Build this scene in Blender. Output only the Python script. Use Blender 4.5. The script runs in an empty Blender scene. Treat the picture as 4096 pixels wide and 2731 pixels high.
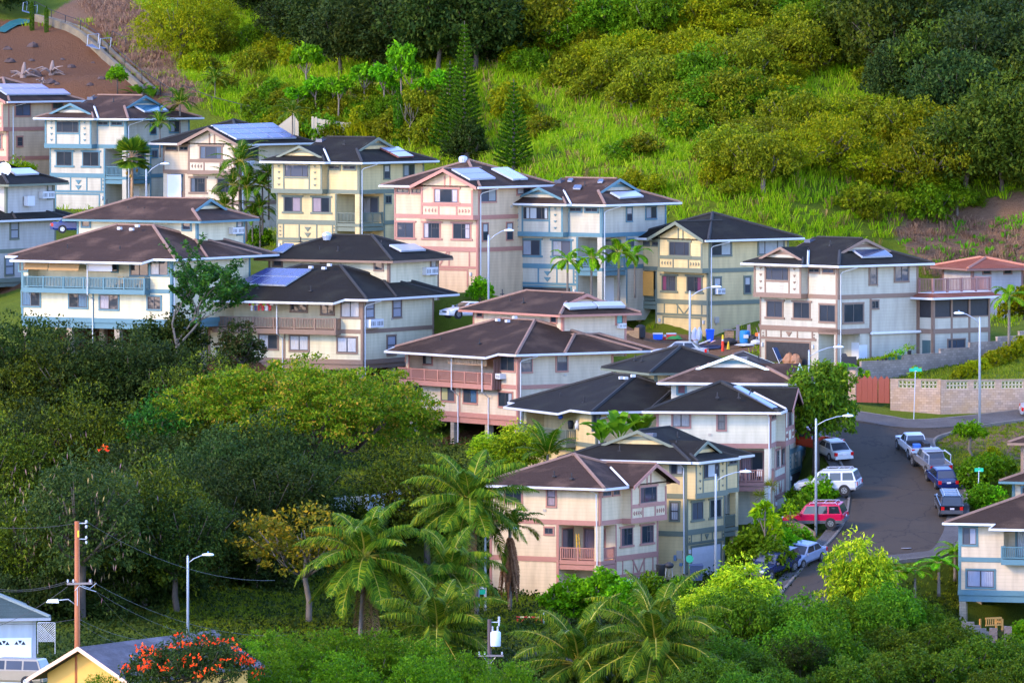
import bpy, math, random
import numpy as np
from mathutils import Vector, Matrix
R = math.radians
random.seed(7)
scene = bpy.context.scene
COL = scene.collection

# ------------------------------------------------------------------ camera model
FPX = 32400.0                      # focal length in pixels of the 4096 px wide photograph
PITCH = math.atan(1365.5 / FPX)    # horizon lies along the top edge of the photograph
CAMZ = 50.0
def ray(u, v):
    xc = (u - 2048) / FPX; yc = -(v - 1365.5) / FPX
    return Vector((xc, math.cos(PITCH) + yc * math.sin(PITCH), -math.sin(PITCH) + yc * math.cos(PITCH)))
def P(u, v, Y):
    d = ray(u, v); t = Y / d.y
    return Vector((d.x * t, Y, CAMZ + d.z * t))
ZO = {'A': (0, 200), 'B': (1000, 400), 'C': (1950, 600), 'D': (2900, 850), 'E': (0, 750), 'F': (850, 900),
      'G': (1550, 1100), 'H': (2100, 1350), 'I': (1850, 1750), 'J': (2700, 1700)}
def Z(k, x, y):
    o = ZO[k]; return (o[0] + x / 2.24, o[1] + y / 2.24)

cam = bpy.data.cameras.new('camera'); camo = bpy.data.objects.new('camera', cam); COL.objects.link(camo)
camo.location = (0, 0, CAMZ); camo.rotation_euler = (math.pi / 2 - PITCH, 0, 0)
cam.sensor_width = 36; cam.lens = 36 * FPX / 4096; cam.clip_start = 1; cam.clip_end = 3000
scene.camera = camo

# ------------------------------------------------------------------ light
SUN_EL, SUN_AZ = R(30), R(240)     # azimuth clockwise from +Y : behind the camera, to the left
w = bpy.data.worlds.new('World'); scene.world = w; w.use_nodes = True
nt = w.node_tree; bg = nt.nodes['Background']
sky = nt.nodes.new('ShaderNodeTexSky'); sky.sky_type = 'NISHITA'; sky.sun_disc = False
sky.sun_elevation = SUN_EL; sky.sun_rotation = SUN_AZ; sky.air_density = 0.8; sky.dust_density = 0.2; sky.ozone_density = 8.0
tint = nt.nodes.new('ShaderNodeMix'); tint.data_type = 'RGBA'; tint.blend_type = 'MULTIPLY'; tint.inputs[0].default_value = 1
tint.inputs[7].default_value = (1.42, 1.07, 1.02, 1); nt.links.new(sky.outputs[0], tint.inputs[6]); nt.links.new(tint.outputs[2], bg.inputs[0]); bg.inputs[1].default_value = 0.15
sl = bpy.data.lights.new('sun', 'SUN'); sl.energy = 0.58; sl.angle = R(11.0); sl.color = (1.0, 0.70, 0.27)
so = bpy.data.objects.new('sun', sl); COL.objects.link(so)
sd = Vector((math.sin(SUN_AZ) * math.cos(SUN_EL), math.cos(SUN_AZ) * math.cos(SUN_EL), math.sin(SUN_EL)))
so.rotation_euler = sd.to_track_quat('Z', 'Y').to_euler(); so.location = (-60, 300, 160)
scene.view_settings.view_transform = 'Standard'; scene.view_settings.look = 'None'
scene.view_settings.exposure = 2.92; scene.view_settings.gamma = 1.0
scene.cycles.max_bounces = 6; scene.cycles.transparent_max_bounces = 4
scene.cycles.use_denoising = True

# ------------------------------------------------------------------ objects and tags
def tag(o, label=None, cat=None, group=None, kind=None):
    if label: o['label'] = label
    if cat: o['category'] = cat
    if group: o['group'] = group
    if kind: o['kind'] = kind
    return o
def E(name, label, cat, loc=(0, 0, 0), rz=0.0, group=None):
    o = bpy.data.objects.new(name, None); COL.objects.link(o); o.empty_display_size = 0.3
    o.location = loc; o.rotation_euler = (0, 0, rz)
    return tag(o, label, cat, group)
def dup(root, loc=None, rz=None, label=None, group=None, sc=None):
    def cp(o, par):
        c = o.copy(); COL.objects.link(c)
        if par: c.parent = par
        for ch in [x for x in o.children]: cp(ch, c)
        return c
    r = cp(root, None)
    if loc is not None: r.location = loc
    if rz is not None: r.rotation_euler = (0, 0, rz)
    if label: r['label'] = label
    if group: r['group'] = group
    if sc: r.scale = (sc, sc, sc) if not hasattr(sc, '__len__') else sc
    return r

class MB:
    """collects faces, then links them as one mesh object"""
    def __init__(s): s.v = []; s.f = []
    def add(s, vs, fs):
        n = len(s.v); s.v += [tuple(p) for p in vs]; s.f += [tuple(i + n for i in f) for f in fs]; return s
    def poly(s, *pts): return s.add(pts, [tuple(range(len(pts)))])
    def box(s, x0, x1, y0, y1, z0, z1):
        if x0 > x1: x0, x1 = x1, x0
        if y0 > y1: y0, y1 = y1, y0
        if z0 > z1: z0, z1 = z1, z0
        return s.hexa([(x0, y0, z0), (x1, y0, z0), (x1, y1, z0), (x0, y1, z0), (x0, y0, z1), (x1, y0, z1), (x1, y1, z1), (x0, y1, z1)])
    def hexa(s, p):
        return s.add(p, [(3, 2, 1, 0), (4, 5, 6, 7), (0, 1, 5, 4), (1, 2, 6, 5), (2, 3, 7, 6), (3, 0, 4, 7)])
    def prism(s, pts, d):                       # planar polygon extruded by vector d
        n = len(pts); a = [Vector(p) for p in pts]; b = [p + Vector(d) for p in a]
        fs = [tuple(range(n - 1, -1, -1)), tuple(range(n, 2 * n))] + [(i, (i + 1) % n, n + (i + 1) % n, n + i) for i in range(n)]
        return s.add(a + b, fs)
    def tube(s, pts, r, seg=8, cap=True):
        pts = [Vector(p) for p in pts]; n = len(pts); rr = r if hasattr(r, '__len__') else [r] * n
        base = len(s.v); up = None
        for i, p in enumerate(pts):
            t = (pts[min(i + 1, n - 1)] - pts[max(i - 1, 0)]).normalized()
            if up is None:
                up = Vector((0, 0, 1)) if abs(t.z) < .9 else Vector((1, 0, 0))
            a = t.cross(up).normalized(); b = a.cross(t).normalized(); up = b
            for k in range(seg):
                an = 2 * math.pi * k / seg
                s.v.append(tuple(p + (a * math.cos(an) + b * math.sin(an)) * rr[i]))
        for i in range(n - 1):
            for k in range(seg):
                k2 = (k + 1) % seg
                s.f.append((base + i * seg + k, base + i * seg + k2, base + (i + 1) * seg + k2, base + (i + 1) * seg + k))
        if cap:
            s.f.append(tuple(base + k for k in range(seg - 1, -1, -1))); s.f.append(tuple(base + (n - 1) * seg + k for k in range(seg)))
        return s
    def lathe(s, prof, seg=12, c=(0, 0, 0)):
        base = len(s.v); n = len(prof)
        for r, z in prof:
            for k in range(seg):
                an = 2 * math.pi * k / seg; s.v.append((c[0] + r * math.cos(an), c[1] + r * math.sin(an), c[2] + z))
        for i in range(n - 1):
            for k in range(seg):
                k2 = (k + 1) % seg
                s.f.append((base + i * seg + k, base + i * seg + k2, base + (i + 1) * seg + k2, base + (i + 1) * seg + k))
        s.f.append(tuple(base + k for k in range(seg - 1, -1, -1))); s.f.append(tuple(base + (n - 1) * seg + k for k in range(seg)))
        return s
    def mesh(s, name, m, smooth=False):
        me = bpy.data.meshes.new(name); me.from_pydata(s.v, [], s.f); me.materials.append(m)
        if smooth: me.polygons.foreach_set('use_smooth', [True] * len(me.polygons))
        me.update(); return me
    def build(s, name, m, parent=None, smooth=False, loc=None, label=None):
        if not s.f: return None
        o = bpy.data.objects.new(name, s.mesh(name, m, smooth)); COL.objects.link(o)
        if parent is not None: o.parent = parent
        if loc is not None: o.location = loc
        if label: o['label'] = label
        return o
def np_mesh(name, V, F, m, smooth=False):
    V = np.asarray(V, np.float32); F = np.asarray(F, np.int32); k = F.shape[1]
    me = bpy.data.meshes.new(name)
    me.vertices.add(len(V)); me.vertices.foreach_set('co', V.ravel())
    me.loops.add(F.size); me.loops.foreach_set('vertex_index', F.ravel())
    me.polygons.add(len(F)); me.polygons.foreach_set('loop_start', np.arange(0, F.size, k, dtype=np.int32))
    me.polygons.foreach_set('loop_total', np.full(len(F), k, np.int32))
    if smooth: me.polygons.foreach_set('use_smooth', np.ones(len(F), bool))
    me.materials.append(m); me.update(calc_edges=True); return me
def link(name, me, parent=None, loc=None):
    o = bpy.data.objects.new(name, me); COL.objects.link(o)
    if parent is not None: o.parent = parent
    if loc is not None: o.location = loc
    return o

# ------------------------------------------------------------------ materials
class NB:
    def __init__(s, name):
        s.m = bpy.data.materials.new(name); s.m.use_nodes = True; s.t = s.m.node_tree
        s.b = s.t.nodes['Principled BSDF']; s.out = s.t.nodes['Material Output']
    def n(s, typ, **kw):
        nd = s.t.nodes.new(typ)
        for k, v in kw.items():
            if k in nd.inputs: 
                nd.inputs[k].default_value = v
            else: setattr(nd, k, v)
        return nd
    def l(s, a, b): s.t.links.new(a, b)
    def math(s, op, a, b=None):
        nd = s.t.nodes.new('ShaderNodeMath'); nd.operation = op
        for i, x in enumerate((a, b)):
            if x is None: continue
            if isinstance(x, (int, float)): nd.inputs[i].default_value = x
            else: s.l(x, nd.inputs[i])
        return nd.outputs[0]
    def mix(s, fac, a, b, typ='MIX'):
        nd = s.t.nodes.new('ShaderNodeMix'); nd.data_type = 'RGBA'; nd.blend_type = typ
        for i, x in ((0, fac), (6, a), (7, b)):
            if isinstance(x, (int, float)): nd.inputs[i].default_value = x
            elif isinstance(x, tuple): nd.inputs[i].default_value = (*x[:3], 1)
            else: s.l(x, nd.inputs[i])
        return nd.outputs[2]
    def noise(s, scale, detail=3, vec=None, rough=.55):
        nd = s.n('ShaderNodeTexNoise', Scale=scale, Detail=detail, Roughness=rough)
        if vec is not None: s.l(vec, nd.inputs['Vector'])
        return nd.outputs['Fac']
    def obj(s): return s.n('ShaderNodeTexCoord').outputs['Object']
    def ramp(s, fac, stops):
        nd = s.n('ShaderNodeValToRGB'); s.l(fac, nd.inputs[0]); e = nd.color_ramp.elements
        while len(e) < len(stops): e.new(.5)
        for i, (p, c) in enumerate(stops): e[i].position = p; e[i].color = (*c[:3], 1)
        return nd.outputs[0]
    def bump(s, h, strength=.4, dist=.05):
        nd = s.n('ShaderNodeBump', Strength=strength, Distance=dist); s.l(h, nd.inputs['Height']); s.l(nd.outputs[0], s.b.inputs['Normal'])
_mats = {}
def memo(fn):
    def g(*a, **k):
        a = tuple(tuple(x) if isinstance(x, list) else x for x in a); k = {i: tuple(x) if isinstance(x, list) else x for i, x in k.items()}
        key = (fn.__name__, a, tuple(sorted(k.items())))
        if key not in _mats: _mats[key] = fn(*a, **k)
        return _mats[key]
    return g
def sc3(c, k): return tuple(min(1, x * k) for x in c)
@memo
def plain(name, c, rough=.6, var=.12, scale=3.0, metal=0.0, spec=.4):
    b = NB(name); n = b.noise(scale, 4, b.obj())
    b.l(b.mix(n, sc3(c, 1 - var), sc3(c, 1 + var)), b.b.inputs['Base Color'])
    b.b.inputs['Roughness'].default_value = rough; b.b.inputs['Metallic'].default_value = metal
    b.b.inputs['Specular IOR Level'].default_value = spec
    return b.m
@memo
def siding(name, c, pitch=.26):
    """painted lap siding: a saw-tooth profile in height with a dirt-darkened gap and weathering streaks"""
    b = NB(name); o = b.obj(); sp = b.n('ShaderNodeSeparateXYZ'); b.l(o, sp.inputs[0])
    fr = b.math('FRACT', b.math('DIVIDE', sp.outputs[2], pitch))
    gap = b.math('LESS_THAN', fr, .09)
    mp = b.n('ShaderNodeMapping'); b.l(o, mp.inputs[0]); mp.inputs['Scale'].default_value = (1.2, 1.2, .25)
    st = b.noise(1.3, 5, mp.outputs[0]); c1 = b.mix(b.ramp(st, [(.28, (0, 0, 0)), (.62, (1, 1, 1))]), sc3(c, .80), sc3(c, 1.06))
    row = b.n('ShaderNodeTexWhiteNoise', noise_dimensions='1D'); b.l(b.math('FLOOR', b.math('DIVIDE', sp.outputs[2], pitch)), row.inputs['W'])
    c2 = b.mix(b.math('MULTIPLY', row.outputs[0], .10), c1, sc3(c, .7))
    b.l(b.mix(b.math('MULTIPLY', gap, .24), c2, sc3(c, .35)), b.b.inputs['Base Color'])
    b.bump(fr, .22, .02); b.b.inputs['Roughness'].default_value = .6; b.b.inputs['Specular IOR Level'].default_value = .2
    return b.m
@memo
def shingle(name, c, light=1.6, pale=(.30, .22, .19)):
    """asphalt shingles: courses, tab noise, bleached patches"""
    b = NB(name); o = b.obj(); sp = b.n('ShaderNodeSeparateXYZ'); b.l(o, sp.inputs[0])
    z = b.math('DIVIDE', sp.outputs[2], .075)
    fr = b.math('FRACT', z)
    row = b.n('ShaderNodeTexWhiteNoise', noise_dimensions='1D'); b.l(b.math('FLOOR', z), row.inputs['W'])
    n1 = b.noise(9, 4, o); n2 = b.noise(.45, 4, o)
    c1 = b.mix(n1, sc3(c, .62), sc3(c, light))
    c2 = b.mix(b.math('MULTIPLY', row.outputs[0], .30), c1, sc3(c, .55))
    patch = b.ramp(n2, [(.50, (0, 0, 0)), (.72, (1, 1, 1))])
    c3 = b.mix(b.math('MULTIPLY', patch, .5), c2, pale)
    b.l(b.mix(b.math('MULTIPLY', b.math('LESS_THAN', fr, .2), .35), c3, sc3(c, .4)), b.b.inputs['Base Color'])
    b.bump(b.math('ADD', fr, n1), .7, .05); b.b.inputs['Roughness'].default_value = .85; b.b.inputs['Specular IOR Level'].default_value = .12
    return b.m
@memo
def wood(name, c, rough=.65):
    """painted or stained boards with streaks and joints"""
    b = NB(name); o = b.obj(); mp = b.n('ShaderNodeMapping'); b.l(o, mp.inputs[0]); mp.inputs['Scale'].default_value = (1.5, 1.5, 6)
    n = b.noise(2.5, 6, mp.outputs[0]); n2 = b.noise(.6, 3, o)
    c1 = b.mix(n, sc3(c, .72), sc3(c, 1.2))
    b.l(b.mix(b.math('MULTIPLY', n2, .3), c1, sc3(c, .75)), b.b.inputs['Base Color'])
    b.bump(n, .3, .02); b.b.inputs['Roughness'].default_value = rough
    return b.m
@memo
def glass(name='window_glass', c=(.018, .024, .032), rough=.06):
    b = NB(name); n = b.noise(.7, 2, b.obj()); oi = b.n('ShaderNodeObjectInfo')
    b.l(b.mix(b.math('MULTIPLY', b.math('POWER', oi.outputs['Random'], 2.5), .8), b.mix(n, sc3(c, .5), sc3(c, 1.8)), (.09, .10, .13)), b.b.inputs['Base Color'])
    b.b.inputs['Roughness'].default_value = rough; b.b.inputs['Specular IOR Level'].default_value = .32
    b.bump(b.noise(.9, 2, b.obj()), .06, .2)
    return b.m
@memo
def fabric(name, c, folds=9.0):
    """hanging cloth or blind with vertical folds, behind a glossy pane"""
    b = NB(name); o = b.obj(); sp = b.n('ShaderNodeSeparateXYZ'); b.l(o, sp.inputs[0])
    wv = b.math('SINE', b.math('MULTIPLY', b.math('ADD', sp.outputs[0], sp.outputs[1]), folds * 2 * math.pi / 1.4))
    n = b.noise(2, 3, o)
    b.l(b.mix(n, sc3(c, .8), sc3(c, 1.1)), b.b.inputs['Base Color']); b.bump(b.math('ADD', wv, n), .6, .05)
    b.b.inputs['Roughness'].default_value = .8
    b.b.inputs['Coat Weight'].default_value = .35; b.b.inputs['Coat Roughness'].default_value = .08
    return b.m
@memo
def solar(name='solar_cells', c=(.06, .055, .16)):
    b = NB(name); o = b.obj(); br = b.n('ShaderNodeTexBrick', Scale=1.0)
    br.offset = 0; br.inputs['Brick Width'].default_value = .16; br.inputs['Row Height'].default_value = .16; br.inputs['Mortar Size'].default_value = .006
    br.inputs['Color1'].default_value = (*c, 1); br.inputs['Color2'].default_value = (*sc3(c, 1.25), 1); br.inputs['Mortar'].default_value = (.20, .20, .30, 1)
    b.l(o, br.inputs['Vector']); b.l(br.outputs['Color'], b.b.inputs['Base Color'])
    b.b.inputs['Roughness'].default_value = .25; b.b.inputs['Specular IOR Level'].default_value = .45
    b.b.inputs['Coat Weight'].default_value = .25; b.b.inputs['Coat Roughness'].default_value = .06
    return b.m
@memo
def blocks(name, c, w=.4, h=.2, axis='X', stain=(.45, .33, .18), stainamt=.4):
    """concrete blocks laid in a wall that runs along the object's x axis"""
    b = NB(name); o = b.obj(); sp = b.n('ShaderNodeSeparateXYZ'); b.l(o, sp.inputs[0])
    cb = b.n('ShaderNodeCombineXYZ'); b.l(sp.outputs[0 if axis == 'X' else 1], cb.inputs[0]); b.l(sp.outputs[2], cb.inputs[1])
    br = b.n('ShaderNodeTexBrick', Scale=1.0); b.l(cb.outputs[0], br.inputs['Vector'])
    br.inputs['Brick Width'].default_value = w; br.inputs['Row Height'].default_value = h; br.inputs['Mortar Size'].default_value = .012
    br.inputs['Color1'].default_value = (*sc3(c, .78), 1); br.inputs['Color2'].default_value = (*sc3(c, 1.22), 1); br.inputs['Mortar'].default_value = (*sc3(c, .55), 1)
    n = b.noise(.8, 5, o); n2 = b.noise(6, 4, o)
    k = b.ramp(n, [(.42, (0, 0, 0)), (.7, (1, 1, 1))])
    c1 = b.mix(b.math('MULTIPLY', k, stainamt), br.outputs['Color'], stain)
    b.l(b.mix(b.math('MULTIPLY', n2, .35), c1, sc3(c, .7)), b.b.inputs['Base Color']); b.b.inputs['Roughness'].default_value = .9
    b.bump(br.outputs['Fac'], -.4, .02)
    return b.m
@memo
def ground_mix(name, cols, scale=.25, fine=4.0):
    b = NB(name); o = b.obj(); n = b.noise(scale, 6, o); f = b.noise(fine, 5, o)
    c = b.ramp(n, [(.3 + .4 * i / max(1, len(cols) - 1), x) for i, x in enumerate(cols)])
    b.l(b.mix(b.math('MULTIPLY', f, .6), c, sc3(cols[0], .45)), b.b.inputs['Base Color'])
    b.bump(f, .8, .15); b.b.inputs['Roughness'].default_value = .95
    return b.m
@memo
def paint(name, c, rough=.25, metal=0.0):
    b = NB(name); n = b.noise(1.5, 3, b.obj())
    b.l(b.mix(n, sc3(c, .9), sc3(c, 1.08)), b.b.inputs['Base Color'])
    b.b.inputs['Roughness'].default_value = rough; b.b.inputs['Metallic'].default_value = metal
    b.b.inputs['Coat Weight'].default_value = .3; b.b.inputs['Coat Roughness'].default_value = .06; b.b.inputs['Specular IOR Level'].default_value = .25
    return b.m
@memo
def leaf(name, cols, transl=.35, hue=.12, scale=.35):
    """foliage: a colour per leaf, a slow drift through the crown, a slight drift per tree, some light through the blade"""
    b = NB(name); g = b.n('ShaderNodeNewGeometry'); oi = b.n('ShaderNodeObjectInfo')
    n = b.noise(scale, 3, b.n('ShaderNodeTexCoord').outputs['Object'])
    f = b.math('ADD', b.math('MULTIPLY', g.outputs['Random Per Island'], .55), b.math('MULTIPLY', n, .45))
    c = b.ramp(f, [(.12 + .76 * i / max(1, len(cols) - 1), x) for i, x in enumerate(cols)])
    hs = b.n('ShaderNodeHueSaturation'); b.l(c, hs.inputs['Color'])
    b.l(b.math('ADD', .5 - hue * .12, b.math('MULTIPLY', oi.outputs['Random'], hue * .24)), hs.inputs['Hue'])
    b.l(b.math('ADD', .8, b.math('MULTIPLY', oi.outputs['Random'], .4)), hs.inputs['Value'])
    b.l(hs.outputs[0], b.b.inputs['Base Color']); b.b.inputs['Roughness'].default_value = .6; b.b.inputs['Specular IOR Level'].default_value = .06
    tr = b.n('ShaderNodeBsdfTranslucent'); b.l(hs.outputs[0], tr.inputs['Color'])
    mx = b.n('ShaderNodeMixShader'); mx.inputs[0].default_value = transl
    b.l(b.b.outputs[0], mx.inputs[1]); b.l(tr.outputs[0], mx.inputs[2]); b.l(mx.outputs[0], b.out.inputs['Surface'])
    return b.m
WHITE = plain('white_paint', (.50, .51, .52), .4, .05)
DARKFRAME = plain('bronze_window_frame', (.06, .055, .055), .4)
BLACK = plain('black_rubber', (.02, .02, .022), .7)
STEEL = plain('galvanised_steel', (.42, .46, .52), .45, .1, 5, .4)
CONCRETE = plain('concrete', (.17, .14, .11), .9, .25, 2)
BARK = plain('bark', (.07, .055, .042), .9, .4, 4)
PALEBARK = plain('pale_bark', (.13, .105, .08), .9, .35, 4)
# ------------------------------------------------------------------ houses
class Face:
    """a vertical facade: a runs along it, d stands off it"""
    def __init__(s, H, o, e1, n): s.H = H; s.o = Vector(o); s.e = Vector(e1); s.n = Vector(n)
    def px(s, u, v):
        d = s.H.inv3 @ ray(u, v); c = s.H.inv @ Vector((0, 0, CAMZ))
        t = (s.o - c).dot(s.n) / d.dot(s.n); p = c + d * t
        return (p - s.o).dot(s.e), p.z
    def at(s, a, z, d=0): 
        p = s.o + s.e * a + s.n * d; return Vector((p.x, p.y, z))
    def box(s, mb, a0, a1, z0, z1, d0, d1):
        if a0 > a1: a0, a1 = a1, a0
        if z0 > z1: z0, z1 = z1, z0
        q = [s.at(a, z, d) for z in (z0, z1) for a, d in ((a0, d0), (a1, d0), (a1, d1), (a0, d1))]
        return mb.hexa(q)
    def tri(s, mb, pts, d0, d1):
        return mb.prism([s.at(a, z, d0) for a, z in pts], s.n * (d1 - d0))

class House:
    def __init__(s, label, u, v, sc, rot, wall, accent, roof, anchor=(0, 0), L=9.4, D=9.4, HB=8.6, name='house', cat='house',
                 fascia=None, group='houses stepping down the hillside', rake=None, pitch=.38):
        s.L, s.D, s.HB, s.pitch = L, D, HB, pitch
        p = P(u, v, FPX / sc); q = Matrix.Rotation(rot, 4, 'Z') @ Vector((anchor[0], anchor[1], 0))
        o = p - q
        s.M = Matrix.Translation(o) @ Matrix.Rotation(rot, 4, 'Z'); s.inv = s.M.inverted(); s.inv3 = s.inv.to_3x3()
        s.root = E(name, label, cat, (o.x, o.y, o.z - HB), rot, group)
        s.wall, s.acc, s.roofm = wall, accent, roof; s.fascia = fascia or accent; s.rake = rake or accent
        s.mb = {}
        s.F = s.face((0, 0, 0), (1, 0, 0), (0, -1, 0)); s.Rt = s.face((0, 0, 0), (0, 1, 0), (1, 0, 0))
        s.B = s.face((0, -.7, 0), (1, 0, 0), (0, -1, 0)); s.Lf = s.face((-L, 0, 0), (0, 1, 0), (-1, 0, 0))
        s.drops = []
    def face(s, o, e, n): return Face(s, o, e, n)
    def m(s, k):
        if k not in s.mb: s.mb[k] = MB()
        return s.mb[k]
    def shift(s, mb):
        mb.v = [(x, y, z + s.HB) for x, y, z in mb.v]; return mb
    def part(s, name, mb, mat, parent=None, label=None, smooth=False):
        return s.shift(mb).build(name, mat, parent or s.root, smooth, label=label)
    def local(s, u, v, f): a, z = f.px(u, v); return f.at(a, z)
    # ---- windows
    def win(s, f, a0, a1, z0, z1, kind='slide', trim=.13, ears=False, cur='', ccol=(.62, .60, .58), d=0.0, tm=None, name='window', gl=None):
        if a0 > a1: a0, a1 = a1, a0
        if z0 > z1: z0, z1 = z1, z0
        fr = MB(); t = .055
        f.box(fr, a0, a0 + t, z0, z1, d, d + .07); f.box(fr, a1 - t, a1, z0, z1, d, d + .07)
        f.box(fr, a0 + t, a1 - t, z0, z0 + t, d, d + .07); f.box(fr, a0 + t, a1 - t, z1 - t, z1, d, d + .07)
        mids = {'slide': [.5], 'three': [.25, .75], 'hung': [], 'fixed': [], 'door': [.5], 'grid': [.5]}[kind]
        for k in mids:
            c = a0 + (a1 - a0) * k; f.box(fr, c - .03, c + .03, z0 + t, z1 - t, d, d + .065)
        zm = (z0 + z1) / 2
        if kind == 'hung': f.box(fr, a0 + t, a1 - t, zm - .035, zm + .035, d, d + .065)
        if kind == 'grid':
            c = (a0 + a1) / 2
            for q in (1 / 3, 2 / 3): f.box(fr, c + (a1 - c) * q - .015, c + (a1 - c) * q + .015, z1 - .45, z1 - t, d, d + .06)
            f.box(fr, c + .03, a1 - t, z1 - .47, z1 - .44, d, d + .06)
        w = s.part(name, fr, DARKFRAME)
        pn = MB(); f.box(pn, a0 + t * .5, a1 - t * .5, z0 + t * .5, z1 - t * .5, d, d + .028); s.part('pane', pn, gl or glass(), w)
        n = len(mids) + 1; ed = [a0] + [a0 + (a1 - a0) * k for k in mids] + [a1]
        for i, ch in enumerate(cur):
            if ch == '0': continue
            cb = MB()
            if kind == 'hung': f.box(cb, a0 + .07, a1 - .07, *( (zm + .05, z1 - .07) if i == 0 else (z0 + .07, zm - .05)), d + .01, d + .034)
            else:
                b0, b1 = ed[min(i, n - 1)] + .06, ed[min(i, n - 1) + 1] - .05
                if ch == 'l': b1 = b0 + (b1 - b0) * .55
                if ch == 'r': b0 = b1 - (b1 - b0) * .55
                zz = z0 + .07 if ch != 'h' else zm
                f.box(cb, b0, b1, zz, z1 - .07, d + .01, d + .034)
            s.part('curtain', cb, fabric('curtain_%d_%d_%d' % tuple(int(x * 99) for x in ccol), sc3(ccol, .68)), w)
        if trim:
            tb = MB(); e = .16 if ears else 0; k = trim
            f.box(tb, a0 - k, a0, z0, z1, d, d + .055); f.box(tb, a1, a1 + k, z0, z1, d, d + .055)
            f.box(tb, a0 - k - e, a1 + k + e, z1, z1 + k * (1.25 if ears else 1), d, d + .085)
            f.box(tb, a0 - k - e, a1 + k + e, z0 - k * (1.25 if ears else 1), z0, d, d + .085)
            s.part('window_trim', tb, tm or s.acc, w)
        return w
    def wpx(s, f, k, x0, y0, x1, y1, kind='slide', **kw):
        a0, z1 = f.px(*Z(k, x0, y0)); a1, z0 = f.px(*Z(k, x1, y1)); return s.win(f, a0, a1, z0, z1, kind, **kw)
    def aircon(s, f, a0, a1, z0, z1, depth=.42, col=WHITE):
        mb = MB(); f.box(mb, a0, a1, z0, z1, 0.0, depth); o = s.part('air_conditioner', mb, col)
        g = MB(); n = 8
        if a0 > a1: a0, a1 = a1, a0
        for i in range(n):
            if i == 3: continue
            c = a0 + (a1 - a0) * (i + .7) / (n + .4)
            f.box(g, c - (a1 - a0) * .022, c + (a1 - a0) * .022, z0 + (z1 - z0) * .22, z0 + (z1 - z0) * .74, depth, depth + .012)
        s.part('vent_slats', g, DARKFRAME, o)
    def acpx(s, f, k, x0, y0, x1, y1, **kw):
        a0, z1 = f.px(*Z(k, x0, y0)); a1, z0 = f.px(*Z(k, x1, y1)); s.aircon(f, min(a0, a1), max(a0, a1), z0, z1, **kw)
    # ---- boards
    def band(s, f, a0, a1, z0, z1, d0=0, d1=.05, part='belly_band'): f.box(s.m(part), a0, a1, z0, z1, d0, d1)
    def corner(s, f, a, z0, z1, w=.2, d1=.045): f.box(s.m('corner_board'), a, a + w, z0, z1, 0, d1)
    # ---- roofs
    def hip(s, x0, x1, y0, y1, z=0, pitch=None, axis='x', ends=('hip', 'hip'), gz=1.1, over=.38, part='roof', slab=True, th=.2, stripe=True):
        p = pitch or s.pitch; mb = s.m(part)
        T = (lambda a, b, c: (a, b, c)) if axis == 'x' else (lambda a, b, c: (b, a, c))
        a0, a1, b0, b1 = (x0, x1, y0, y1) if axis == 'x' else (y0, y1, x0, x1)
        h = (b1 - b0) / 2; H = p * h; bc = (b0 + b1) / 2; rid = []; slope = [[], []]
        for e, ae, sg in ((ends[0], a0, -1), (ends[1], a1, 1)):
            if e == 'hip':
                r = ae - sg * h; rid.append(r)
                mb.poly(T(ae, b0, z), T(ae, b1, z), T(r, bc, z + H)); slope[0].append([(ae, b0, z)]); slope[1].append([(ae, b1, z)])
            elif e == 'dutch':
                g = gz / p; ag = ae - sg * g; rid.append(ag)
                mb.poly(T(ae, b0, z), T(ae, b1, z), T(ag, b1 - g, z + gz), T(ag, b0 + g, z + gz))
                slope[0].append([(ae, b0, z), (ag, b0 + g, z + gz)]); slope[1].append([(ae, b1, z), (ag, b1 - g, z + gz)])
                ao = ag + sg * over
                for bb in (b0 + g, b1 - g):
                    mb.prism([T(ag, bb, z + gz), T(ao, bb, z + gz), T(ao, bc, z + H), T(ag, bc, z + H)], (0, 0, -.1))
                    k = .24; sgn = 1 if bb < bc else -1
                    lo = (bb - sgn * .25, z + gz - .25 * p)
                    s.m('rake_board').prism([T(ao, lo[0], lo[1] + .02), T(ao, bc, z + H + .02), T(ao, bc, z + H - k), T(ao, lo[0], lo[1] - k + .05)], T(sg * .05, 0, 0))
                s.m('gablet').prism([T(ag + sg * .02, b0 + g, z + gz), T(ag + sg * .02, b1 - g, z + gz), T(ag + sg * .02, bc, z + H - .05)], T(-sg * .05, 0, 0))
                if stripe:
                    hm = gz + (H - gz) * .28; hn = gz + (H - gz) * .55
                    s.m('gablet_band').prism([T(ag + sg * .02, b0 + hm / p, z + hm), T(ag + sg * .02, b1 - hm / p, z + hm), T(ag + sg * .02, b1 - hn / p, z + hn), T(ag + sg * .02, b0 + hn / p, z + hn)], T(sg * .03, 0, 0))
            else:
                rid.append(ae); slope[0].append([(ae, b0, z)]); slope[1].append([(ae, b1, z)])
        for i in (0, 1):
            pts = slope[i][0] + [(rid[0], bc, z + H), (rid[1], bc, z + H)] + slope[i][1][::-1]
            if ends[0] == 'gable' or ends[1] == 'gable': pass
            q = [T(*t) for t in pts]
            if len(q) > 3 and (Vector(q[1]) - Vector(q[0])).length < 1e-4: q = q[1:]
            mb.poly(*q)
        # pale ridge and hip caps
        cap = s.m('ridge_cap'); c2 = [T(rid[0], bc, z + H + .03), T(rid[1], bc, z + H + .03)]
        cap.tube(c2, .09, 5)
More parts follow.
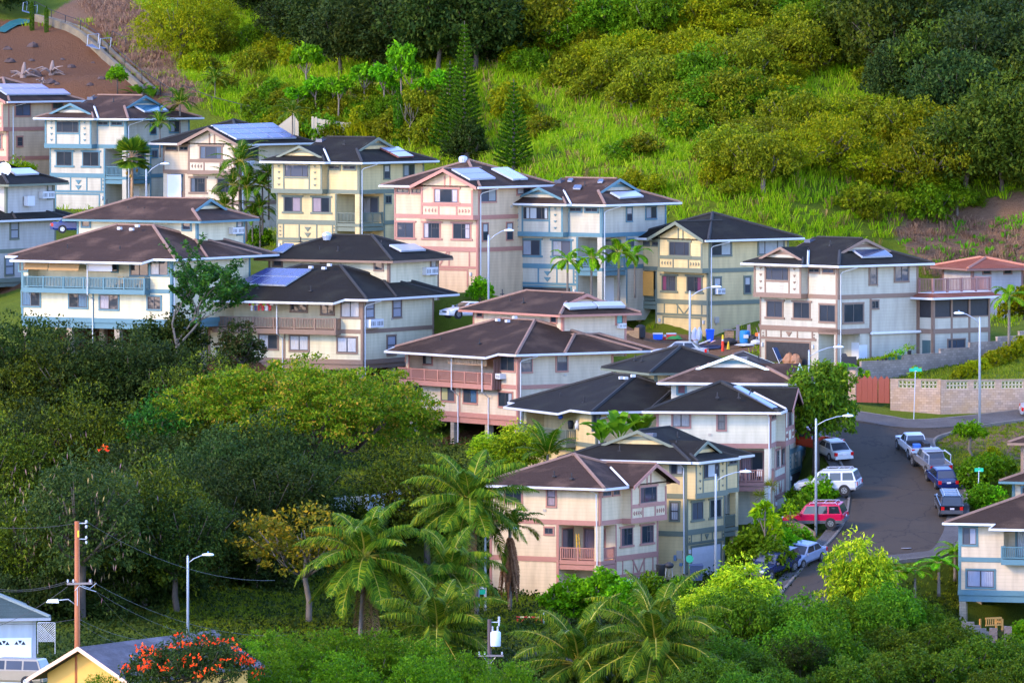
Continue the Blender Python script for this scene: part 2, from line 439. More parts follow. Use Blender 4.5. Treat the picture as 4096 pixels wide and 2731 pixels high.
        for e, ae, sg, r in ((ends[0], a0, -1, rid[0]), (ends[1], a1, 1, rid[1])):
            if e in ('hip', 'dutch'):
                for bb, ss in ((b0, 1), (b1, -1)):
                    top = T(r, bc, z + H + .02) if e == 'hip' else T(r, bb + ss * gz / p, z + gz + .02)
                    cap.tube([T(ae - sg * .1, bb + ss * .1, z + .02), top], .15, 5)
        if slab: s.m('fascia').box(x0 + .03, x1 - .03, y0 + .03, y1 - .03, z - th, z - .004)
        return rid, bc, z + H
    def crossgable(s, xl, xr, yf, yb, z, pitch, wall_y, xw0, xw1, rake=.26):
        """front gable over the bay: roof slabs, rake boards, gable wall"""
        xc = (xl + xr) / 2; H = pitch * (xr - xl) / 2
        s.m('roof').prism([(xl, yf, z), (xc, yf, z + H), (xc, yb, z + H), (xl, yb, z)], (0, 0, -.14))
        s.m('roof').prism([(xr, yf, z + .004), (xc, yf, z + H + .004), (xc, yb, z + H + .004), (xr, yb, z + .004)], (0, 0, -.14))
        for xe in (xl, xr):
            s.m('rake_board').prism([(xe, yf - .05, z + .03), (xc, yf - .05, z + H + .03), (xc, yf - .05, z + H - rake), (xe, yf - .05, z - rake)], (0, .05, 0))
        hw = (xw1 - xw0) / 2; xm = (xw0 + xw1) / 2; zt = z + H - .16
        s.m('wall').prism([(xw0, wall_y, -.3), (xw1, wall_y, -.3), (xw1, wall_y, zt - abs(xw1 - xc) * pitch), (xm, wall_y, zt), (xw0, wall_y, zt - abs(xw0 - xc) * pitch)], (0, 1.6, 0))
        s.m('ridge_cap').tube([(xc, yf, z + H + .03), (xc, yb - .5, z + H + .03)], .09, 5)
    def flash(s, p, q, w=.13):   # white valley flashing
        a, b = Vector(p), Vector(q); s.m('valley_flashing').tube([a, b], w * .8, 4)
    def gutter(s, *pts, r=.085):
        for a, b in zip(pts[:-1], pts[1:]):
            a, b = Vector(a), Vector(b); t = (b - a).normalized(); n = Vector((t.y, -t.x, 0)) * .06; u = Vector((0, 0, .085))
            s.m('gutter').hexa([a - n - u, b - n - u, b + n - u, a + n - u, a - n + u, b - n + u, b + n + u, a + n + u])
    def spout(s, *pts, r=.05): s.part('downspout', MB().tube(pts, r, 6), WHITE)
    def pipes(s, pts):
        """black vent pipes standing on the roof"""
        for p in pts:
            p = Vector(p); mb = MB().tube([p - Vector((0, 0, .1)), p + Vector((0, 0, .42))], .05, 6); mb.box(p.x - .13, p.x + .13, p.y - .13, p.y + .13, p.z - .03, p.z + .05)
            s.part('vent_pipe', mb, BLACK)
    def caps(s, pts):
        for p in pts:
            p = Vector(p); mb = MB().box(p.x - .16, p.x + .16, p.y - .16, p.y + .16, p.z - .05, p.z + .16); s.part('roof_vent', mb, WHITE)
    # a rectangle on a roof slope: plane through q with normal n, four picture corners, split into a grid of modules
    def panel(s, q, n, quad, nx=1, ny=1, lift=.16, mat=None, frame=None, name='solar_panel', th=.06):
        q, n = Vector(q), Vector(n).normalized(); c = s.inv @ Vector((0, 0, CAMZ)); pts = []
        for (u, v) in quad:
            d = s.inv3 @ ray(u, v); t = (q + n * lift - c).dot(n) / d.dot(n); pts.append(c + d * t)
        a, b, cc, dd = pts
        for i in range(nx):
            for j in range(ny):
                g = .012
                def at(x, y): return (a * (1 - x) + b * x) * (1 - y) + (dd * (1 - x) + cc * x) * y
                x0, x1, y0, y1 = i / nx + g / nx, (i + 1) / nx - g / nx, j / ny + g, (j + 1) / ny - g
                quad_ = [at(x0, y0), at(x1, y0), at(x1, y1), at(x0, y1)]
                base = MB().prism([p - n * lift * .5 for p in quad_], n * (lift * .5 + th))
                o = s.part(name, base, frame or STEEL)
                k = .025; ctr = sum(quad_, Vector()) / 4
                inner = [ctr + (p - ctr) * (1 - k * 2) + n * (th + .004) for p in quad_]
                s.part('collector_glass' if mat else 'cells', MB().prism([p - n * .02 for p in inner], n * .03), mat or solar(), o)
    def plane_R(s, x1, z=0): return (x1, 0, z), (s.pitch, 0, 1)          # slope that falls towards the right side
    def plane_F(s, y0, z=0): return (0, y0, z), (0, -s.pitch, 1)         # slope that falls towards the front
    def plane_L(s, x0, z=0): return (x0, 0, z), (-s.pitch, 0, 1)
    # ---- balcony
    def rail(s, mb, pts, z, h=.95, gap=.15, post=.12):
        for a, b in zip(pts[:-1], pts[1:]):
            a, b = Vector((*a, z)), Vector((*b, z)); t = b - a; n = max(1, int(t.length / gap)); t0 = t.normalized(); side = Vector((t0.y, -t0.x, 0))
            def bar(p, q, w, z0, z1):
                mb.hexa([p + side * w + Vector((0, 0, z0)), q + side * w + Vector((0, 0, z0)), q - side * w + Vector((0, 0, z0)), p - side * w + Vector((0, 0, z0)),
                         p + side * w + Vector((0, 0, z1)), q + side * w + Vector((0, 0, z1)), q - side * w + Vector((0, 0, z1)), p - side * w + Vector((0, 0, z1))])
            bar(a, b, .06, h - .07, h); bar(a, b, .035, .08, .15)
            for i in range(n + 1):
                p = a + t * (i / n); k = .028
                mb.box(p.x - k, p.x + k, p.y - k, p.y + k, z + .15, z + h - .07)
            m = max(1, round(t.length / 1.9))
            for i in range(m + 1):
                p = a + t * (i / m); k = post / 2 + .002 * i
                mb.box(p.x - k, p.x + k, p.y - k, p.y + k, z - .05, z + h + .03)
    def balcony(s, x0, x1, y0, y1, z, pts, beam=.32, mat=None, rm=None):
        b = MB().box(x0, x1, y0, y1, z - beam, z - .003); o = s.part('balcony', b, mat or s.acc)
        r = MB(); s.rail(r, pts, z); s.part('railing', r, rm or mat or s.acc, o); return o
    def tricol(s, f, a, z0, n, dz, w=.17, up=False):
        for i in range(n):
            z = z0 - i * dz; f.tri(s.m('ornament'), [(a - w, z + w * .55), (a + w, z + w * .55), (a, z - w * .55)], .02, .06)
    def trirow(s, f, a0, z, n, da, sg, w=.17):
        for i in range(n):
            a = a0 + da * i; f.tri(s.m('ornament'), [(a - sg * w * .35, z + w), (a - sg * w * .35, z - w), (a + sg * w * .5, z)], .02, .06)
    def door(s, f, a0, a1, z0, z1, mat, name='garage_door', lines=4, d=.02):
        mb = MB(); f.box(mb, a0, a1, z0, z1, -.02, d); o = s.part(name, mb, mat)
        g = MB()
        for i in range(1, lines): z = z0 + (z1 - z0) * i / lines; f.box(g, a0 + .03, a1 - .03, z - .012, z + .012, d, d + .012)
        if g.f: s.part('door_panel_rib', g, mat, o)
    def lantern(s, f, a, z):
        mb = MB(); f.box(mb, a - .07, a + .07, z, z + .3, .0, .16); s.part('wall_lantern', mb, WHITE)
    def finish(s):
        mats = {'wall': s.wall, 'roof': s.roofm, 'ridge_cap': s.capm, 'fascia': s.fascia, 'gutter': WHITE, 'rake_board': s.rake, 'gablet': s.wall, 'gablet_band': s.acc, 'bay_gablet': s.wall,
                'belly_band': s.acc, 'corner_board': s.acc, 'panel_board': s.acc, 'ornament': s.acc, 'valley_flashing': WHITE, 'post': s.wall, 'pier': CONCRETE, 'foundation': CONCRETE}
        for k, mb in s.mb.items():
            if k in ('wall', 'roof', 'fascia', 'ornament'): s.part(k, mb, mats[k]); continue
            par = list(range(len(mb.v)))
            def fd(i):
                while par[i] != i: par[i] = par[par[i]]; i = par[i]
                return i
            for f in mb.f:
                for i in f[1:]: par[fd(i)] = fd(f[0])
            gr = {}
            for f in mb.f: gr.setdefault(fd(f[0]), []).append(f)
            for fs in gr.values():
                ids = sorted({i for f in fs for i in f}); mp = {j: i for i, j in enumerate(ids)}
                s.part(k, MB().add([mb.v[i] for i in ids], [tuple(mp[i] for i in f) for f in fs]), mats[k])
        return s
    capm = None

# the two kinds of three-storey house of this estate -------------------------------------------------
def dutch_house(s, hp=1.2, garage='open', balcony=True, gdoor=None, doormat=None, Rsides=True, bayc='000', wc=('00', '00'), wcc=(.4, .38, .42)):
    """three storeys, a bay with a gablet at the far end of the front, a recessed corner balcony at the near end"""
    L, D = s.L, s.D; W = s.m('wall'); F, B, Rt = s.F, s.B, s.Rt; zb = -8.6
    W.box(-L, 0, 0, D, -2.84, -.18); W.box(-L, -3.65, -.7, 0.01, -2.84, -.18)
    if balcony:
        W.box(-L, -2.55, 0, D, zb - 1.5, -2.84); W.box(-2.55, 0, 3.5, D, zb - 1.5, -2.84)
        s.m('post').box(-.5, -.004, .004, .5, zb - 1, -2.84)
        s.balcony(-2.55, 0, 0, 3.5, -5.45, [(-2.5, .1), (-.45, .1)], .3); o = MB(); s.rail(o, [(-.1, .5), (-.1, 3.4)], -5.45); s.part('railing', o, s.acc)
        s.m('belly_band').box(-2.55, -.5, .02, .12, -6.15, -5.8); s.m('belly_band').box(-.12, -.02, .5, 3.5, -6.15, -5.8)
        rb = s.face((0, 3.5, 0), (1, 0, 0), (0, -1, 0)); s.win(rb, -2.3, -.6, -5.4, -3.2, 'door', trim=.1, name='sliding_door', cur='10', ccol=(.3, .3, .3))
        s.door(rb, -2.2, -1.3, -8.5, -6.4, WHITE, 'front_door', 3)
    else:
        W.box(-L, 0, 0, D, -5.3, -2.84)
        W.box(-L, -2.3, 0, D, zb - 1.5, -5.3); W.box(-2.3, 0, 2.6, D, zb - 1.5, -5.3); s.m('post').box(-.45, -.02, .02, .45, zb - 1, -5.3)
    # roofs
    s.hip(-L - .95, .95, -.8, D + .95, 0, ends=('dutch', 'dutch'), gz=1.1)
    xl, xr = -L - .85, -2.8; xc = (xl + xr) / 2; g = .52; p = s.pitch; dy = g / p; yf = -1.4; yg = yf + dy; H = p * (xr - xl) / 2; zz = .006
    rf = s.m('roof')
    rf.poly((xl, yf, zz), (xr, yf, zz), (xr - dy, yg, g), (xl + dy, yg, g))
    rf.poly((xl, yf, zz), (xl + dy, yg, g), (xc, yg, H), (xc, 5.0, H), (xl, 5.0, zz)); rf.poly((xr, yf, zz), (xr, 5.0, zz), (xc, 5.0, H), (xc, yg, H), (xr - dy, yg, g))
    yo = yg - .35
    for bb, sg in ((xl + dy, 1), (xr - dy, -1)):
        rf.prism([(bb, yg, g), (bb, yo, g), (xc, yo, H), (xc, yg, H)], (0, 0, -.1))
        s.m('rake_board').prism([(bb - sg * .25, yo, g - .08), (xc, yo, H + .02), (xc, yo, H - .22), (bb - sg * .25, yo, g - .28)], (0, -.05, 0))
    s.m('bay_gablet').prism([(xl + dy, yg - .02, g), (xr - dy, yg - .02, g), (xc, yg - .02, H - .05)], (0, .05, 0))
    a, b = g + (H - g) * .28, g + (H - g) * .55
    s.m('gablet_band').prism([(xl + a / p, yg - .02, a), (xr - a / p, yg - .02, a), (xr - b / p, yg - .02, b), (xl + b / p, yg - .02, b)], (0, -.03, 0))
    s.m('fascia').box(xl + .03, xr - .03, yf + .03, 1, -.205, -.008)
    s.m('ridge_cap').tube([(xl + .1, yf + .1, .05), (xl + dy, yg, g + .03)], .1, 5); s.m('ridge_cap').tube([(xr - .1, yf + .1, .05), (xr - dy, yg, g + .03)], .1, 5)
    # the valley between bay roof and main roof
    yv = -.8 + H / p
    s.flash((xr - .02, -.75, .07), (xc + .1 + 0, yv - .1, H + .03)) if False else s.flash((xr + .05, -.8, .08), (xc + (xr - xc) * .28, yv - (yv + .8) * .28, H * .74 + .06))
    s.gutter((xl, yf - .02, -.06), (xr, yf - .02, -.06), (xr + .25, -.84, -.06), (.97, -.84, -.06)); s.gutter((.99, -.9, -.06), (.99, D + .95, -.06)); s.gutter((xl, yf, -.062), (xl, 2, -.062))
    s.spout((1.0, 1.35, -.12), (.95, 1.3, -.2), (.16, .45, -.55), (.1, .25, -.7), (.1, .25, -8.4))
    # boards of the bay and the bands
    zt = -.2
    for a0, w_ in ((-L, .2), (-3.85, .2)): B.box(s.m('corner_board'), a0, a0 + w_, -2.84, zt, 0, .045)
    for a0 in (-7.95 - .16, -5.2): B.box(s.m('panel_board'), a0, a0 + .16, -2.44, zt, 0, .04)
    B.box(s.m('panel_board'), -7.95, -5.2, -1.52, -1.38, 0, .042)
    for a in (-8.58, -4.48): s.tricol(B, a, -.4, 4, .56)
    B.box(s.m('belly_band'), -L - .05, -3.6, -2.84, -2.43, 0, .07); s.m('belly_band').box(-3.65, -3.58, -.69, -.02, -2.845, -2.435)
    s.band(F, -3.57, .03, -2.8, -2.45); s.corner(F, -.22, -2.45, zt); s.corner(F, -3.57, -2.45, zt, .1)
    s.win(B, -7.88, -5.26, -1.34, -.3, 'three', trim=0, cur=bayc, ccol=(.6, .66, .7))
    s.win(F, -3.4, -2.2, -.62, -.3, 'slide', trim=.12); s.win(F, -1.75, -.45, -.62, -.3, 'slide', trim=.12)
    s.Rt.box(s.m('belly_band'), 0, D, -2.83, -2.46, 0, .05); Rt.box(s.m('corner_board'), D - .2, D, zb, zt, 0, .045); Rt.box(s.m('corner_board'), 0, .16, -2.46, zt, 0, .045)
    # second floor
    xe = -2.55 if balcony else 0
    s.corner(F, -L, zb, -2.84, .14); s.corner(F, xe - .2, zb, -2.84)
    s.band(F, -L + .02, xe, -5.62, -5.2)
    s.win(F, -8.5, -6.65, -4.5, -3.18, 'slide', ears=True, cur=wc[0], ccol=wcc); s.win(F, -5.25, -3.35, -4.5, -3.18, 'slide', ears=True, cur=wc[1], ccol=wcc)
    z1 = -5.62; z2 = z1 - hp; xg = -2.55
    F.box(s.m('panel_board'), -L + .02, xg, z2 - .2, z2, 0, .05)
    for a in (-8.7, -6.9, -4.9, -3.1): F.box(s.m('panel_board'), a, a + .14, z2, z1, 0, .04)
    k = 2 if hp > 1 else 1
    for i in range(k): s.tricol(F, -5.85, z1 - .42 - i * .52 if k == 2 else z1 - hp * .5, 1, .5, w=.38)
    for a in (-9.0, -2.82): s.tricol(F, a, z1 - .25, 3 if k == 2 else 2, .36 if k == 2 else .25, w=.12)
    zg = z2 - .42
    F.box(s.m('panel_board'), -8.75, -8.6, zb, zg + .16, 0, .05); F.box(s.m('panel_board'), -3.35, -3.2, zb, zg + .16, 0, .05); F.box(s.m('panel_board'), -8.6, -3.35, zg, zg + .16, 0, .05)
    s.lantern(F, -9.05, zg - .4); s.lantern(F, -2.9, zg - .4)
    if garage == 'closed': s.door(F, -8.6, -3.35, zb - .4, zg, doormat or s.wall)
    else:
        mb = MB(); F.box(mb, -8.6, -3.35, zb - .4, zg, -.02, .018); s.part('garage_shade_sheet', mb, plain('painted_garage_shade', (.03, .028, .028), .9, .5))  # flat dark sheet: the open garage's shade is put into its colour
    if Rsides:
        s.win(Rt, 3.55, 4.35, -1.5, -.3, 'hung', trim=.1, cur='10'); s.win(Rt, 6.4, 7.9, -1.35, -.3, 'slide', trim=.12, cur='10', ccol=(.35, .38, .4))
        if balcony: s.win(Rt, 3.75, 4.55, -3.7, -3.05, 'slide', trim=.1)
        s.band(Rt, 3.5 if balcony else 0, D, -5.62, -5.25)
        Rt.box(s.m('corner_board'), 3.5, 3.66, zb, -2.84, 0, .045)
    s.pipes([(-5.2, 1.6, .92), (-4.2, 3.2, 1.5)])
    m = MB().box(-7.8, -7.1, 3.6, 4.3, 1.6, 1.95); s.part('skylight', m, plain('dark_skylight', (.08, .09, .12), .2))

def gable_house(s, hp=1.0, balcony=True, garage='closed', blind=None, doormat=None, Rsides=True, bayc='101', vee=True, wcol=(.34, .3, .3)):
    """three storeys, a gabled bay at the near end of the front, a recessed balcony below the far end"""
    L, D = s.L, s.D; W = s.m('wall'); F, B, Rt = s.F, s.B, s.Rt; zb = -8.6; xb = -5.65
    W.box(-L, 0, 0, D, -2.84, -.18); W.box(xb, 0, -.7, .01, -2.84, -.28)
    if balcony:
        W.box(-6.75, 0, 0, D, zb - 1.5, -2.84); W.box(-L, -6.75, 3.5, D, zb - 1.5, -2.84); s.m('post').box(-L + .004, -L + .5, .004, .5, zb - 1, -2.84)
        s.balcony(-L, -6.75, 0, 3.5, -5.45, [(-L + .5, .1), (-6.8, .1)], .3); o = MB(); s.rail(o, [(-L + .1, .5), (-L + .1, 3.4)], -5.45); s.part('railing', o, s.acc)
        s.m('belly_band').box(-L + .5, -6.75, .02, .12, -6.15, -5.8); s.m('belly_band').box(-L + .02, -L + .12, .5, 3.5, -6.15, -5.8)
        rb = s.face((0, 3.5, 0), (1, 0, 0), (0, -1, 0)); s.win(rb, -L + .5, -7.0, -5.4, -3.2, 'door', trim=.1, name='sliding_door', cur='10', ccol=(.25, .2, .22))
        ri = s.face((-6.75, 0, 0), (0, 1, 0), (-1, 0, 0)); s.win(ri, .9, 2.6, -5.4, -3.25, 'door', trim=.1, name='sliding_door', cur='01', ccol=(.3, .2, .22))
        s.door(ri, 1.0, 1.9, -8.5, -6.4, plain('tan_door', (.5, .4, .28), .5), 'front_door', 3)
    else: W.box(-L, 0, 0, D, zb - 1.5, -2.84)
    # roofs
    s.hip(-L - .95, .95, -.9, D + .95, 0, ends=('hip', 'hip'), slab=False)
    fa = s.m('fascia'); fa.box(-L - .92, -6.35, -.87, D + .92, -.2, -.004); fa.box(-6.35, .92, -.6, D + .92, -.2, -.004)
    s.crossgable(-6.4, .85, -1.35, 4.6, 0, .42, -.7, xb, 0)
    s.gutter((-L - .97, -.92, -.06), (-6.3, -.92, -.06)); s.gutter((.99, -1.3, -.06), (.99, D + .95, -.06)); s.gutter((-L - .97, -.9, -.06), (-L - .97, D + .9, -.06))
    s.flash((-6.35, -.85, .08), (-6.4 + (H_ := 3.62) * .72, -.9 + .42 * H_ / s.pitch * .72, .42 * H_ * .72 + .1))
    # bay boards
    zt = -.2
    B.box(s.m('corner_board'), xb, xb + .2, -2.84, .25, 0, .045); B.box(s.m('corner_board'), -.2, 0, -2.84, -.3, 0, .045)
    for a in (-3.15, -2.55): B.box(s.m('panel_board'), a, a + .15, -.1, .95, 0, .04)
    B.box(s.m('panel_board'), xb + .2, -.2, -1.72, -1.42, 0, .045)
    for a in (-3.8, -1.85): B.box(s.m('panel_board'), a, a + .15, -2.44, -1.72, 0, .04)
    s.trirow(B, -5.15, -2.08, 4, .36, -1); s.trirow(B, -1.45, -2.08, 4, .34, 1)
    B.box(s.m('belly_band'), xb - .05, .05, -2.84, -2.44, 0, .07); s.m('belly_band').box(xb - .07, xb, -.69, -.02, -2.845, -2.435); s.m('belly_band').box(0, .05, -.69, -.0, -2.845, -2.435)
    s.band(F, -L, xb, -2.8, -2.45); s.corner(F, -L, -2.45, zt, .15)
    s.win(B, -4.15, -1.65, -1.38, -.22, 'three', ears=True, cur=bayc, ccol=wcol)
    s.win(F, -8.8, -7.55, -.62, -.3, 'slide', trim=.12); s.win(F, -7.15, -6.2, -.62, -.3, 'slide', trim=.12)
    Rt.box(s.m('belly_band'), 0, D, -2.83, -2.46, 0, .05); Rt.box(s.m('corner_board'), D - .2, D, zb, zt, 0, .045); Rt.box(s.m('corner_board'), 0, .16, -2.46, zt, 0, .045)
    xs = -6.75 if balcony else -L
    s.corner(F, xs, zb, -2.84, .15); s.corner(F, -.2, zb, -2.84); Rt.box(s.m('corner_board'), 0, .12, zb, -2.84, 0, .045)
    s.band(F, xs, 0, -5.62, -5.22); s.band(Rt, 0, D, -5.62, -5.25)
    if not balcony: s.win(F, -8.75, -7.0, -4.5, -3.2, 'slide', ears=True)
    s.win(F, -5.85 , -4.15, -4.5, -3.2, 'grid', ears=True, cur='l0', ccol=wcol); s.win(F, -2.65, -.85, -4.5, -3.2, 'grid', ears=True, cur='0r', ccol=wcol)
    z1 = -5.62; z2 = z1 - hp; x0 = xs + (.02)
    F.box(s.m('panel_board'), x0, 0, z2 - .2, z2, 0, .05)
    for a in ((-5.7, -4.0, -2.3, -.9) if balcony else (-7.6, -5.4, -3.2, -1.0)): F.box(s.m('panel_board'), a, a + .14, z2, z1, 0, .04)
    c = -3.1 if balcony else -4.25; hwv = .85
    for sg in (-1, 1):
        F.tri(s.m('ornament'), [(c, z2 + .02), (c + sg * hwv, z1), (c + sg * (hwv + .2), z1), (c + sg * .16 * .9, z2 + .0)], .0, .045)
    zg = z2 - .4; g0, g1 = ((-5.7, -1.0) if balcony else (-7.3, -1.2))
    F.box(s.m('panel_board'), g0 - .15, g0, zb, zg + .15, 0, .05); F.box(s.m('panel_board'), g1, g1 + .15, zb, zg + .15, 0, .05); F.box(s.m('panel_board'), g0, g1, zg, zg + .15, 0, .05)
    s.door(F, g0, g1, zb - .4, zg, doormat or s.wall); s.lantern(F, g0 - .5, zg - .4); s.lantern(F, g1 + .45, zg - .4)
    if Rsides:
        s.spout((1.0, 1.6, -.12), (.95, 1.55, -.2), (.16, .45, -.55), (.1, .25, -.7), (.1, .25, -8.4))
    if blind:
        mb = MB(); F.box(mb, -L + .55, -7.0, -5.0, -2.9, .03, .06); o = s.part('roller_blind', mb, blind)
def upper_block(s, uc, ul, ur, ya, ends=('hip', 'hip'), h=3.6, over=.95, gz=.9):
    """the higher rear block of a stepped house: near wall corner uc, far ends of its two visible walls ul, ur (picture points)"""
    Fu = s.face((0, ya, 0), (1, 0, 0), (0, -1, 0)); xb, z = Fu.px(*uc); xa, _ = Fu.px(*ul)
    Ru = s.face((xb, 0, 0), (0, 1, 0), (1, 0, 0)); yb, _ = Ru.px(*ur)
    s.m('wall').box(xa, xb, ya, yb, z - h, z - .19)
    s.hip(xa - over, xb + over, ya - over, yb + over, z, ends=ends, gz=gz)
    s.Fu, s.Ru = Fu, Ru; s.ux = (xa, xb, ya, yb, z)
    for a0, a1 in ((xb - .18, xb), (xa, xa + .18)): Fu.box(s.m('corner_board'), a0, a1, z - h, z - .2, 0, .045)
    Ru.box(s.m('corner_board'), ya, ya + .18, z - h, z - .2, 0, .045); Ru.box(s.m('corner_board'), yb - .2, yb, z - h, z - .2, 0, .045)

def stepped_house(s, bal, D_roof=12, wing=(-6, 13), zf=(-2.72, -5.45), rec=1.5, piers=(), mids=(), left_end=True):
    """downhill block of two floors on piers, balcony set into its front, hipped roof with a lower wing along the side"""
    L, D = s.L, s.D; W = s.m('wall'); xa, xb = bal; z1, z2 = zf
    W.box(-L, xa, 0, D, z1, -.18); W.box(xb, 0, 0, D, z1, -.18); W.box(xa, xb, rec, D, z1, -.18); W.box(-L, 0, 0, D, z2, z1)
    s.Fr = s.face((0, rec, 0), (1, 0, 0), (0, -1, 0)); s.Fb = s.face((0, -.85, 0), (1, 0, 0), (0, -1, 0))
    # eaves: main roof, jog over the balcony, side wing
    s.hip(-L - .95, .95, -.85, D_roof, 0)
    p = s.pitch; yo = -1.65; zo = -p * .8
    s.m('roof').poly((xa - .7, yo, zo), (xb + .3, yo, zo), (xb + .9, -.86, .0), (xa - .4, -.86, .0))
    s.m('fascia').prism([(xa - .7, yo, zo - .02), (xb + .3, yo, zo - .02), (xb + .9, -.86, -.02), (xa - .4, -.86, -.02)], (0, 0, -.16))
    s.gutter((-L - .97, -.88, -.06), (xa - .45, -.88, -.06), (xa - .7, yo - .03, zo - .06), (xb + .3, yo - .03, zo - .06), (xb + .95, -.89, -.06), (.97, -.89, -.06))
    s.gutter((.98, -.92, -.06), (.98, wing[1], -.06)); s.gutter((-L - .98, -.9, -.06), (-L - .98, D_roof, -.06))
    if wing: s.hip(wing[0], .955, 4, wing[1], .003, axis='y', slab=False); s.m('fascia').box(wing[0], .92, D_roof - .1, wing[1] - .03, -.2, -.006)
    # balcony
    s.balcony(xa, xb, -.85, rec, z1 + .12, [(xa + .05, 0), (xa + .05, -.78), (xb - .05, -.78), (xb - .05, 0)], .42)
    s.band(s.F, -L, xa, z1 - .17, z1 + .17); s.band(s.F, xb, 0, z1 - .17, z1 + .17); s.band(s.Rt, 0, D, z1 - .17, z1 + .17)
    s.band(s.F, -L, 0, z2 - .02, z2 + .38); s.m('belly_band').box(-L + .03, -.03, .05, .3, z2 - .5, z2 - .02); s.band(s.Rt, 0, D, z2 - .02, z2 + .38); s.m('belly_band').box(-.3, -.05, .3, D, z2 - .4, z2 - .02)
    s.band(s.Lf, 0, D, z2 - .02, z2 + .38)
    for a in (-L, -.2): s.corner(s.F, a, z2, -.2)
    s.Rt.box(s.m('corner_board'), 0, .16, z2, -.2, 0, .045); s.Rt.box(s.m('corner_board'), D - .2, D, z2, -.2, 0, .045)
    for x in mids: s.corner(s.F, x, z2, z1 - .3, .14)
    for x, y in piers: s.part('pier', MB().box(x - .25, x + .25, y, y + .5, -12, z2 - .1), blocks('pier_block', (.28, .235, .17), .4, .2))
    s.part('floor_slab', MB().box(-L + .1, -.1, .3, D - .1, z2 - .1, z2 - .03), wood('floor_joists', (.09, .07, .06)))
    s.spout((1.0, 1.3, -.12), (.95, 1.25, -.2), (.14, .3, -.55), (.1, .2, -.7), (.1, .2, z2 - 2.5))

SH_BROWN = shingle('brown_shingles', (.032, .0195, .0135), 1.6, (.11, .07, .045)); SH_MAUVE = shingle('mauve_brown_shingles', (.040, .0235, .0165), 1.6, (.15, .09, .06)); SH_BLACK = shingle('charcoal_shingles', (.0135, .0115, .0085), 1.6, (.032, .032, .021))
SH_RED = shingle('red_clay_shingles', (.20, .065, .04), 1.5, (.3, .13, .09)); SH_TEAL = shingle('grey_green_shingles', (.045, .065, .06), 1.7, (.08, .10, .095))
CAP_BR = plain('tan_ridge_caps', (.20, .12, .085), .9, .3); CAP_BK = plain('dark_ridge_caps', (.022, .021, .019), .9, .25)
W_WHITE = siding('ivory_siding', (0.4, 0.37, 0.29)); W_YEL = siding('butter_siding', (0.53, 0.405, 0.2)); W_PINK = siding('peach_cream_siding', (0.53, 0.39, 0.25))
W_PALE = siding('pale_yellow_siding', (0.53, 0.475, 0.32)); W_GREY = siding('pale_grey_siding', (0.403, 0.377, 0.336)); W_CREAM = siding('cream_siding', (0.5, 0.405, 0.29))
A_BLUE = wood('blue_trim', (.07, .165, .20)); A_GREEN = wood('grey_green_trim', (.13, .15, .105)); A_PINK = wood('dusty_pink_trim', (.37, .165, .12)); A_BROWN = wood('taupe_trim', (.20, .125, .085)); A_MAUVE = wood('mauve_trim', (.26, .13, .11))
BLUEGLASS = plain('pale_heater_glass', (.33, .35, .42), .2, .08); DKGLASS = paint('dark_heater_glass', (.05, .06, .10), .1)
ROW = 'three storey houses in the upper row'
def cp(h, c): h.capm = c; return h
HS = {}
# ---- upper row, left to right
h = HS['h1'] = cp(House('pinkish house at the upper left corner with wide rows of lilac solar panels', *Z('A', 72, 462), 42, R(-37), W_PINK, A_PINK, SH_BROWN, group=ROW), CAP_BR)
gable_house(h, balcony=False, Rsides=False); q, n = h.plane_R(.95)
for y0, y1, nx in ((308, 350, 4), (352, 402, 6)): h.panel(q, n, [Z('A', -60 if y0 < 340 else -20, y0), Z('A', 368 if y0 < 340 else 568, y0 + 2), Z('A', 436 if y0 < 340 else 634, y1 - 3), Z('A', 20 if y0 < 340 else 58, y1)], nx, 1, mat=plain('lilac_cells', (.26, .20, .27), .35, .06))
h.wpx(h.Rt, 'A', 138, 472, 268, 588, cur='01', ccol=(.1, .13, .2)); h.wpx(h.Rt, 'A', 470, 470, 560, 525); h.wpx(h.Rt, 'A', 152, 782, 198, 860, 'hung')
h.spout((1, 1.9, -.1), (.12, .6, -.5), (.12, .6, -8.4))
h = HS['h2'] = cp(House('ivory house with blue trim and a dark blue solar heater, behind the fan palm', *Z('A', 1130, 617), 42.5, R(-37), W_WHITE, A_BLUE, SH_MAUVE, group=ROW), CAP_BR)
dutch_house(h, garage='closed', bayc='000'); q, n = h.plane_R(.95); h.panel(q, n, [Z('A', 1195, 500), Z('A', 1440, 497), Z('A', 1512, 548), Z('A', 1295, 556)], mat=paint('teal_heater_glass', (.05, .15, .22), .1))
h = HS['h2b'] = cp(House('cream house with taupe trim, a white blind and a large solar panel grid', *Z('A', 2152, 845), 43.3, R(-37), W_CREAM, A_BROWN, SH_BLACK, group=ROW, L=9.2), CAP_BK)
gable_house(h, blind=plain('white_blind', (.62, .60, .66), .7, .05), Rsides=True, wcol=(.12, .16, .22)); q, n = h.plane_R(.95)
h.panel(q, n, [Z('A', 1885, 678), Z('A', 2440, 655), Z('A', 2660, 790), Z('A', 2120, 802)], 5, 3)
h.wpx(h.Rt, 'A', 2172, 850, 2308, 970, cur='00'); h.acpx(h.Rt, 'A', 2188, 992, 2248, 1040)
h = HS['h3'] = cp(House('butter yellow house with grey green trim, corner balcony and two red framed solar heaters', *Z('B', 980, 560), 45, R(-37), W_YEL, A_GREEN, SH_BLACK, group=ROW), CAP_BK)
dutch_house(h, garage='closed', bayc='000', wc=('01', '10'), wcc=(.40, .32, .36)); q, n = h.plane_R(.95)
h.panel(q, n, [Z('B', 1162, 432), Z('B', 1330, 424), Z('B', 1392, 460), Z('B', 1245, 470)], mat=BLUEGLASS, frame=wood('red_brown_frame', (.16, .05, .04)))
